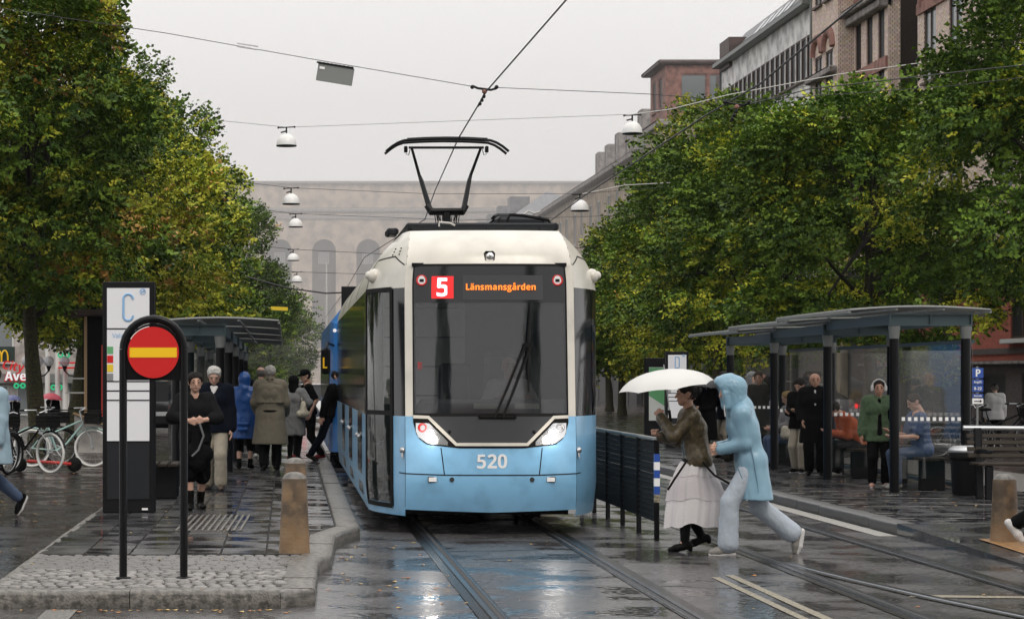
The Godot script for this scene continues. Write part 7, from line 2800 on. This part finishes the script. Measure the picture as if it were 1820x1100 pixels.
	person("woman in black headscarf and grey wool coat with white handbag, seen from behind", V(0.12, 0.13, 42.6), 166, 1.58, {
		"fl": Vector3(0.08, 0.085, 0.0), "fr": Vector3(-0.08, 0.085, 0.04), "hr": Vector3(-0.2, 1.1, 0.12), "epr": Vector3(-1, -0.3, -0.8), "hl": Vector3(0.2, 1.0, 0.22)}, [
		["top", "grey_wool", {"pad": 0.05, "arm": 0.042, "hem": 0.52, "flare": 0.02, "wr": 0.014, "called": "coat"}],
		["headscarf", "cotton_black", {"k": 1.02}],
		["trousers", "cotton_black", {"pad": 0.012, "flare": 0.0}], ["shoes", "leather", {"high": 0.2}],
		["lump", "cream_bag", {"called": "handbag", "bones": [[Vector3(-0.24, 1.2, -0.12), 0.05, Vector3(-0.24, 1.0, -0.12), 0.09], [Vector3(-0.3, 0.98, -0.1), 0.07, Vector3(-0.16, 0.98, -0.14), 0.07]]}],
		["tubes", "cream_bag", {"called": "bag_strap", "r": 0.01, "paths": [[Vector3(-0.22, 1.2, -0.13), Vector3(-0.18, 1.42, -0.09), Vector3(-0.16, 1.49, 0.0)]]}]], {"cell": 0.021, "face": false})
	person("man in black cap, black T-shirt and red shoes stepping left beside the tram", V(0.44, 0.13, 43.6), -78, 1.74, {
		"pel": Vector3(0, 0.9, 0), "lean": Vector3(0, 0.48, 0.06), "fl": Vector3(0.06, 0.085, -0.22), "fr": Vector3(-0.06, 0.085, 0.26), "hl": Vector3(0.24, 0.9, 0.04), "hr": Vector3(-0.22, 0.95, 0.1), "head": Vector2(10, 16)}, [
		["top", "wool_black", {"pad": 0.026, "hem": 0.84, "sleeve": 0.8, "called": "t_shirt", "collar": false}],
		["lump", "white_cloth", {"called": "shirt_tail", "bones": [[Vector3(0.04, 0.9, -0.06), 0.115, Vector3(0.04, 0.86, -0.06), 0.12]], "clips": [[Vector3(0, -1, 0), -0.81]]}],
		["trousers", "wool_black", {"pad": 0.02}], ["shoes", "shoe_red"], ["cap", "cotton_black"], ["hair", "hair_dark", {"style": "thin"}]], {"cell": 0.021, "brow": "hair_dark"})
	person("person in dark clothes with one leg stretched, half hidden by the tram's side", V(0.72, 0.13, 42.4), 62, 1.74, {
		"pel": Vector3(0, 0.9, 0.1), "fl": Vector3(0.08, 0.085, 0.28), "fr": Vector3(-0.08, 0.12, -0.28), "fdr": Vector3(0, -0.4, 1), "hl": Vector3(0.2, 1.1, 0.28), "lean": Vector3(0, 0.47, 0.12)}, [
		["top", "cotton_black", {"pad": 0.035, "called": "jacket", "hem": 0.82}], ["trousers", "navy", {"pad": 0.016}], ["shoes", "leather"], ["hair", "hair_dark", {"style": "short"}]], {"cell": 0.024})
	person("person in pale blue coat walking out of the left edge of the photo", V(-3.36, 0.125, 25.7), -60, 1.7, {
		"fl": Vector3(0.08, 0.085, 0.28), "fr": Vector3(-0.08, 0.2, -0.36), "fdr": Vector3(0, -0.9, 0.5), "fdl": Vector3(0, 0.1, 1), "hr": Vector3(-0.26, 0.9, -0.12)}, [
		["top", "coat_pale_blue", {"pad": 0.055, "arm": 0.045, "hem": 0.62, "flare": 0.05, "called": "coat"}],
		["trousers", "denim", {"pad": 0.016}], ["shoes", "cotton_black", {"high": 0.2, "sole": "white_cloth"}], ["hair", "hair_brown", {"style": "short"}]], {"cell": 0.019})
	person("person in black under the pink umbrella between the trunks", V(-6.28, 0.12, 60.2), 0, 1.12, {"hr": Vector3(-0.06, 1.3, 0.2)}, [
		["top", "wool_black", {"pad": 0.06, "hem": 0.6, "called": "coat"}], ["trousers", "cotton_black"], ["shoes", "leather"], ["hair", "hair_dark", {"style": "short"}]], {"cell": 0.03})
	person("small dark figure under the blue umbrella at the left edge", V(-7.3, 0.12, 60.2), 150, 1.05, {"hr": Vector3(-0.06, 1.3, 0.2)}, [
		["top", "charcoal", {"pad": 0.06, "hem": 0.6, "called": "coat"}], ["trousers", "cotton_black"], ["shoes", "leather"], ["hair", "hair_dark", {"style": "short"}]], {"cell": 0.03, "face": false})
	# right platform
	person("woman in dark coat under the black umbrella looking down", V(8.12, 0.13, 43.5), -60, 1.58, {"hr": Vector3(-0.06, 1.25, 0.26), "gripr": true, "hl": Vector3(0.1, 1.08, 0.26), "head": Vector2(0, 14)}, [
		["top", "cotton_black", {"pad": 0.05, "hem": 0.4, "flare": 0.03, "called": "coat"}], ["trousers", "cotton_black", {"reach": 1.3}], ["shoes", "leather", {"high": 0.1}], ["hair", "hair_dark", {"style": "long"}]], {"cell": 0.025})
	person("man in dark jacket sharing the black umbrella, looking at his phone", V(8.55, 0.13, 43.8), -70, 1.66, {"hl": Vector3(0.05, 1.2, 0.3), "hr": Vector3(-0.1, 1.15, 0.3), "head": Vector2(0, 20)}, [
		["top", "navy", {"pad": 0.045, "hem": 0.8, "called": "jacket"}], ["trousers", "beige", {"pad": 0.015, "reach": 1.35}], ["shoes", "leather", {"high": 0.1}], ["hair", "hair_dark", {"style": "tufted"}]], {"cell": 0.025})
	person("man in black jacket and beige trousers leaning by the shelter post, head bowed", V(8.50, 0.13, 37.2), -40, 1.55, {"hl": Vector3(0.1, 1.15, 0.28), "hr": Vector3(-0.12, 1.12, 0.28), "head": Vector2(0, 30), "neck": Vector3(0, 0.15, 0.06), "fl": Vector3(0.1, 0.085, 0.12)}, [
		["top", "cotton_black", {"pad": 0.04, "hem": 0.82, "called": "jacket"}], ["trousers", "beige", {"pad": 0.022, "flare": 0.015}], ["shoes", "cotton_black", {"sole": "white_cloth"}], ["hair", "hair_dark", {"style": "tufted"}]], {"cell": 0.022})
	person("tall balding man in long black jacket standing in the shelter, facing the camera", V(8.50, 0.13, 36.2), -12, 1.63, {"head": Vector2(6, 2), "hl": Vector3(0.2, 0.95, 0.1), "hr": Vector3(-0.22, 0.95, 0.1)}, [
		["top", "wool_black", {"pad": 0.062, "arm": 0.05, "hem": 0.56, "flare": 0.02, "called": "coat", "neck": 0.04}],
		["lump", "white_cloth", {"called": "shirt_front", "bones": [[Vector3(0, 1.46, 0.075), 0.02, Vector3(0.0, 1.22, 0.165), 0.016]]}],
		["trousers", "cotton_black", {"pad": 0.03}], ["shoes", "leather"], ["hair", "hair_dark", {"style": "thin"}]], {"cell": 0.021, "skin": "skin_tan"})
	var sit := {"pel": Vector3(0, 0.56, 0), "lean": Vector3(0, 0.49, 0.04), "fl": Vector3(0.1, 0.085, 0.42), "fr": Vector3(-0.1, 0.085, 0.38), "kpl": Vector3(0, 1, 0.4), "kpr": Vector3(0, 1, 0.4), "hl": Vector3(0.1, 0.72, 0.36), "hr": Vector3(-0.1, 0.72, 0.36), "head": Vector2(0, 22)}
	person("blonde passenger in grey top sitting at the far end of the right shelter", V(8.88, 0.13, 39.6), -80, 1.66, sit, [
		["top", "grey_wool", {"pad": 0.035, "hem": 0.5, "called": "top"}], ["trousers", "denim", {"pad": 0.02}], ["shoes", "leather"], ["hair", "hair_blond", {"style": "long"}],
		["lump", "cream_bag", {"called": "bag", "bones": [[Vector3(0.2, 0.6, 0.2), 0.09, Vector3(0.2, 0.7, 0.2), 0.08]]}]], {"cell": 0.024})
	var bent := sit.duplicate()
	bent.lean = Vector3(0, 0.40, 0.28)
	bent.neck = Vector3(0, 0.08, 0.14)
	bent.head = Vector2(0, 48)
	bent.hl = Vector3(0.05, 0.72, 0.5)
	bent.hr = Vector3(-0.05, 0.72, 0.5)
	person("passenger in orange top bent forward on the shelter bench", V(9.10, 0.13, 35.7), -85, 1.7, bent, [
		["top", "orange", {"pad": 0.03, "hem": 0.5, "called": "sweater"}], ["trousers", "cotton_black", {"pad": 0.025}], ["shoes", "shoe_grey"], ["hair", "hair_dark", {"style": "wavy"}]], {"cell": 0.022})
	person("woman in green jacket with white headphones standing in the right shelter", V(8.50, 0.13, 32.3), -8, 1.52, {"fl": Vector3(0.1, 0.085, 0.02), "fr": Vector3(-0.11, 0.085, 0.05), "head": Vector2(0, 2), "hl": Vector3(0.29, 0.84, 0.06), "hr": Vector3(-0.29, 0.84, 0.06)}, [
		["top", "green_jacket", {"pad": 0.05, "arm": 0.045, "hem": 0.76, "wr": 0.014, "called": "jacket"}],
		["lump", "cotton_black", {"called": "shirt_front", "bones": [[Vector3(0, 1.44, 0.08), 0.03, Vector3(0.0, 0.9, 0.155), 0.045]]}],
		["tubes", "cotton_black", {"called": "rucksack_strap", "r": 0.022, "paths": [[Vector3(0.13, 1.5, -0.03), Vector3(0.14, 1.44, 0.09), Vector3(0.15, 1.25, 0.155), Vector3(0.16, 1.1, 0.1)]]}],
		["trousers", "cotton_black", {"pad": 0.024}], ["shoes", "shoe_pink", {"sole": "white_cloth"}], ["hair", "hair_dark", {"style": "short"}], ["headphones", "white_cloth"]], {"cell": 0.018, "skin": "skin_tan"})
	var lapt := sit.duplicate()
	lapt.hl = Vector3(0.12, 0.76, 0.42)
	lapt.hr = Vector3(-0.08, 0.82, 0.42)
	lapt.lean = Vector3(0, 0.48, 0.09)
	person("man in blue T-shirt and jeans sitting at the near end of the right shelter", V(9.02, 0.13, 31.9), -86, 1.7, lapt, [
		["top", "blue_tee", {"pad": 0.03, "hem": 0.5, "sleeve": 0.75, "called": "t_shirt", "collar": false}], ["trousers", "denim", {"pad": 0.022}], ["shoes", "shoe_grey"], ["hair", "hair_brown", {"style": "short"}],
		["tubes", "cotton_black", {"called": "rucksack_strap", "r": 0.02, "paths": [[Vector3(0.12, 1.1, 0.02), Vector3(0.14, 1.0, 0.16), Vector3(0.15, 0.8, 0.14)]]}]], {"cell": 0.019})
	person("person in white jacket and dark cap walking away behind the right bench", V(15.75, 0.12, 50), 175, 1.42, {}, [
		["top", "white_cloth", {"pad": 0.045, "hem": 0.78, "called": "jacket"}], ["trousers", "cotton_black", {"pad": 0.02}], ["shoes", "leather"], ["cap", "cotton_black"], ["hair", "hair_grey", {"style": "short"}]], {"cell": 0.024, "face": false})
	person("person in black trousers and white running shoes striding in at the right edge", V(7.40, 0.06, 21.8), 78, 1.74, {
		"pel": Vector3(0, 0.9, 0.1), "fl": Vector3(0.08, 0.10, 0.35), "fr": Vector3(-0.1, 0.24, -0.34), "fdr": Vector3(0, -0.75, 0.65)}, [
		["top", "wool_black", {"pad": 0.04, "called": "jacket"}], ["trousers", "cotton_black", {"pad": 0.02}], ["shoes", "white_cloth"], ["hair", "hair_dark", {"style": "short"}]], {"cell": 0.02})
	person("person in dark coat with one arm raised at the right shelter's far end", V(8.95, 0.13, 42.6), -30, 1.66, {"hl": Vector3(0.2, 1.62, 0.15), "epl": Vector3(1, -0.4, 0.2), "gripl": true}, [
		["top", "charcoal", {"pad": 0.045, "hem": 0.7, "called": "coat"}], ["trousers", "cotton_black"], ["shoes", "leather"], ["hair", "hair_brown", {"style": "wavy"}]], {"cell": 0.026, "skin": "skin_tan"})
	person("person in grey hooded coat waiting beyond the right shelter", V(9.7, 0.13, 47), 20, 1.64, {}, [
		["top", "grey_wool", {"pad": 0.05, "hem": 0.6, "called": "coat"}], ["trousers", "navy"], ["shoes", "leather"], ["hood", "grey_wool"]], {"cell": 0.028, "face": false})
	person("person in dark green jacket waiting beyond the right shelter, back turned", V(10.3, 0.13, 49.5), 160, 1.7, {}, [
		["top", "green_dark", {"pad": 0.045, "hem": 0.8, "called": "jacket"}], ["trousers", "cotton_black"], ["shoes", "leather"], ["hair", "hair_dark", {"style": "short"}]], {"cell": 0.028, "face": false})
	# the tram's driver
	person("tram driver in white shirt seated behind the windscreen", V(2.52, 0.48, 25.55), 4, 1.72, {"pel": Vector3(0, 0.66, 0), "fl": Vector3(0.1, 0.085, 0.35), "fr": Vector3(-0.1, 0.085, 0.35), "kpl": Vector3(0, 1, 0.4), "kpr": Vector3(0, 1, 0.4), "hl": Vector3(0.2, 0.98, 0.32), "hr": Vector3(-0.2, 0.98, 0.32)}, [
		["top", "white_cloth", {"pad": 0.03, "hem": 0.6, "sleeve": 0.9, "called": "shirt"}], ["trousers", "navy"], ["shoes", "leather"], ["hair", "hair_dark", {"style": "thin"}]], {"cell": 0.022})
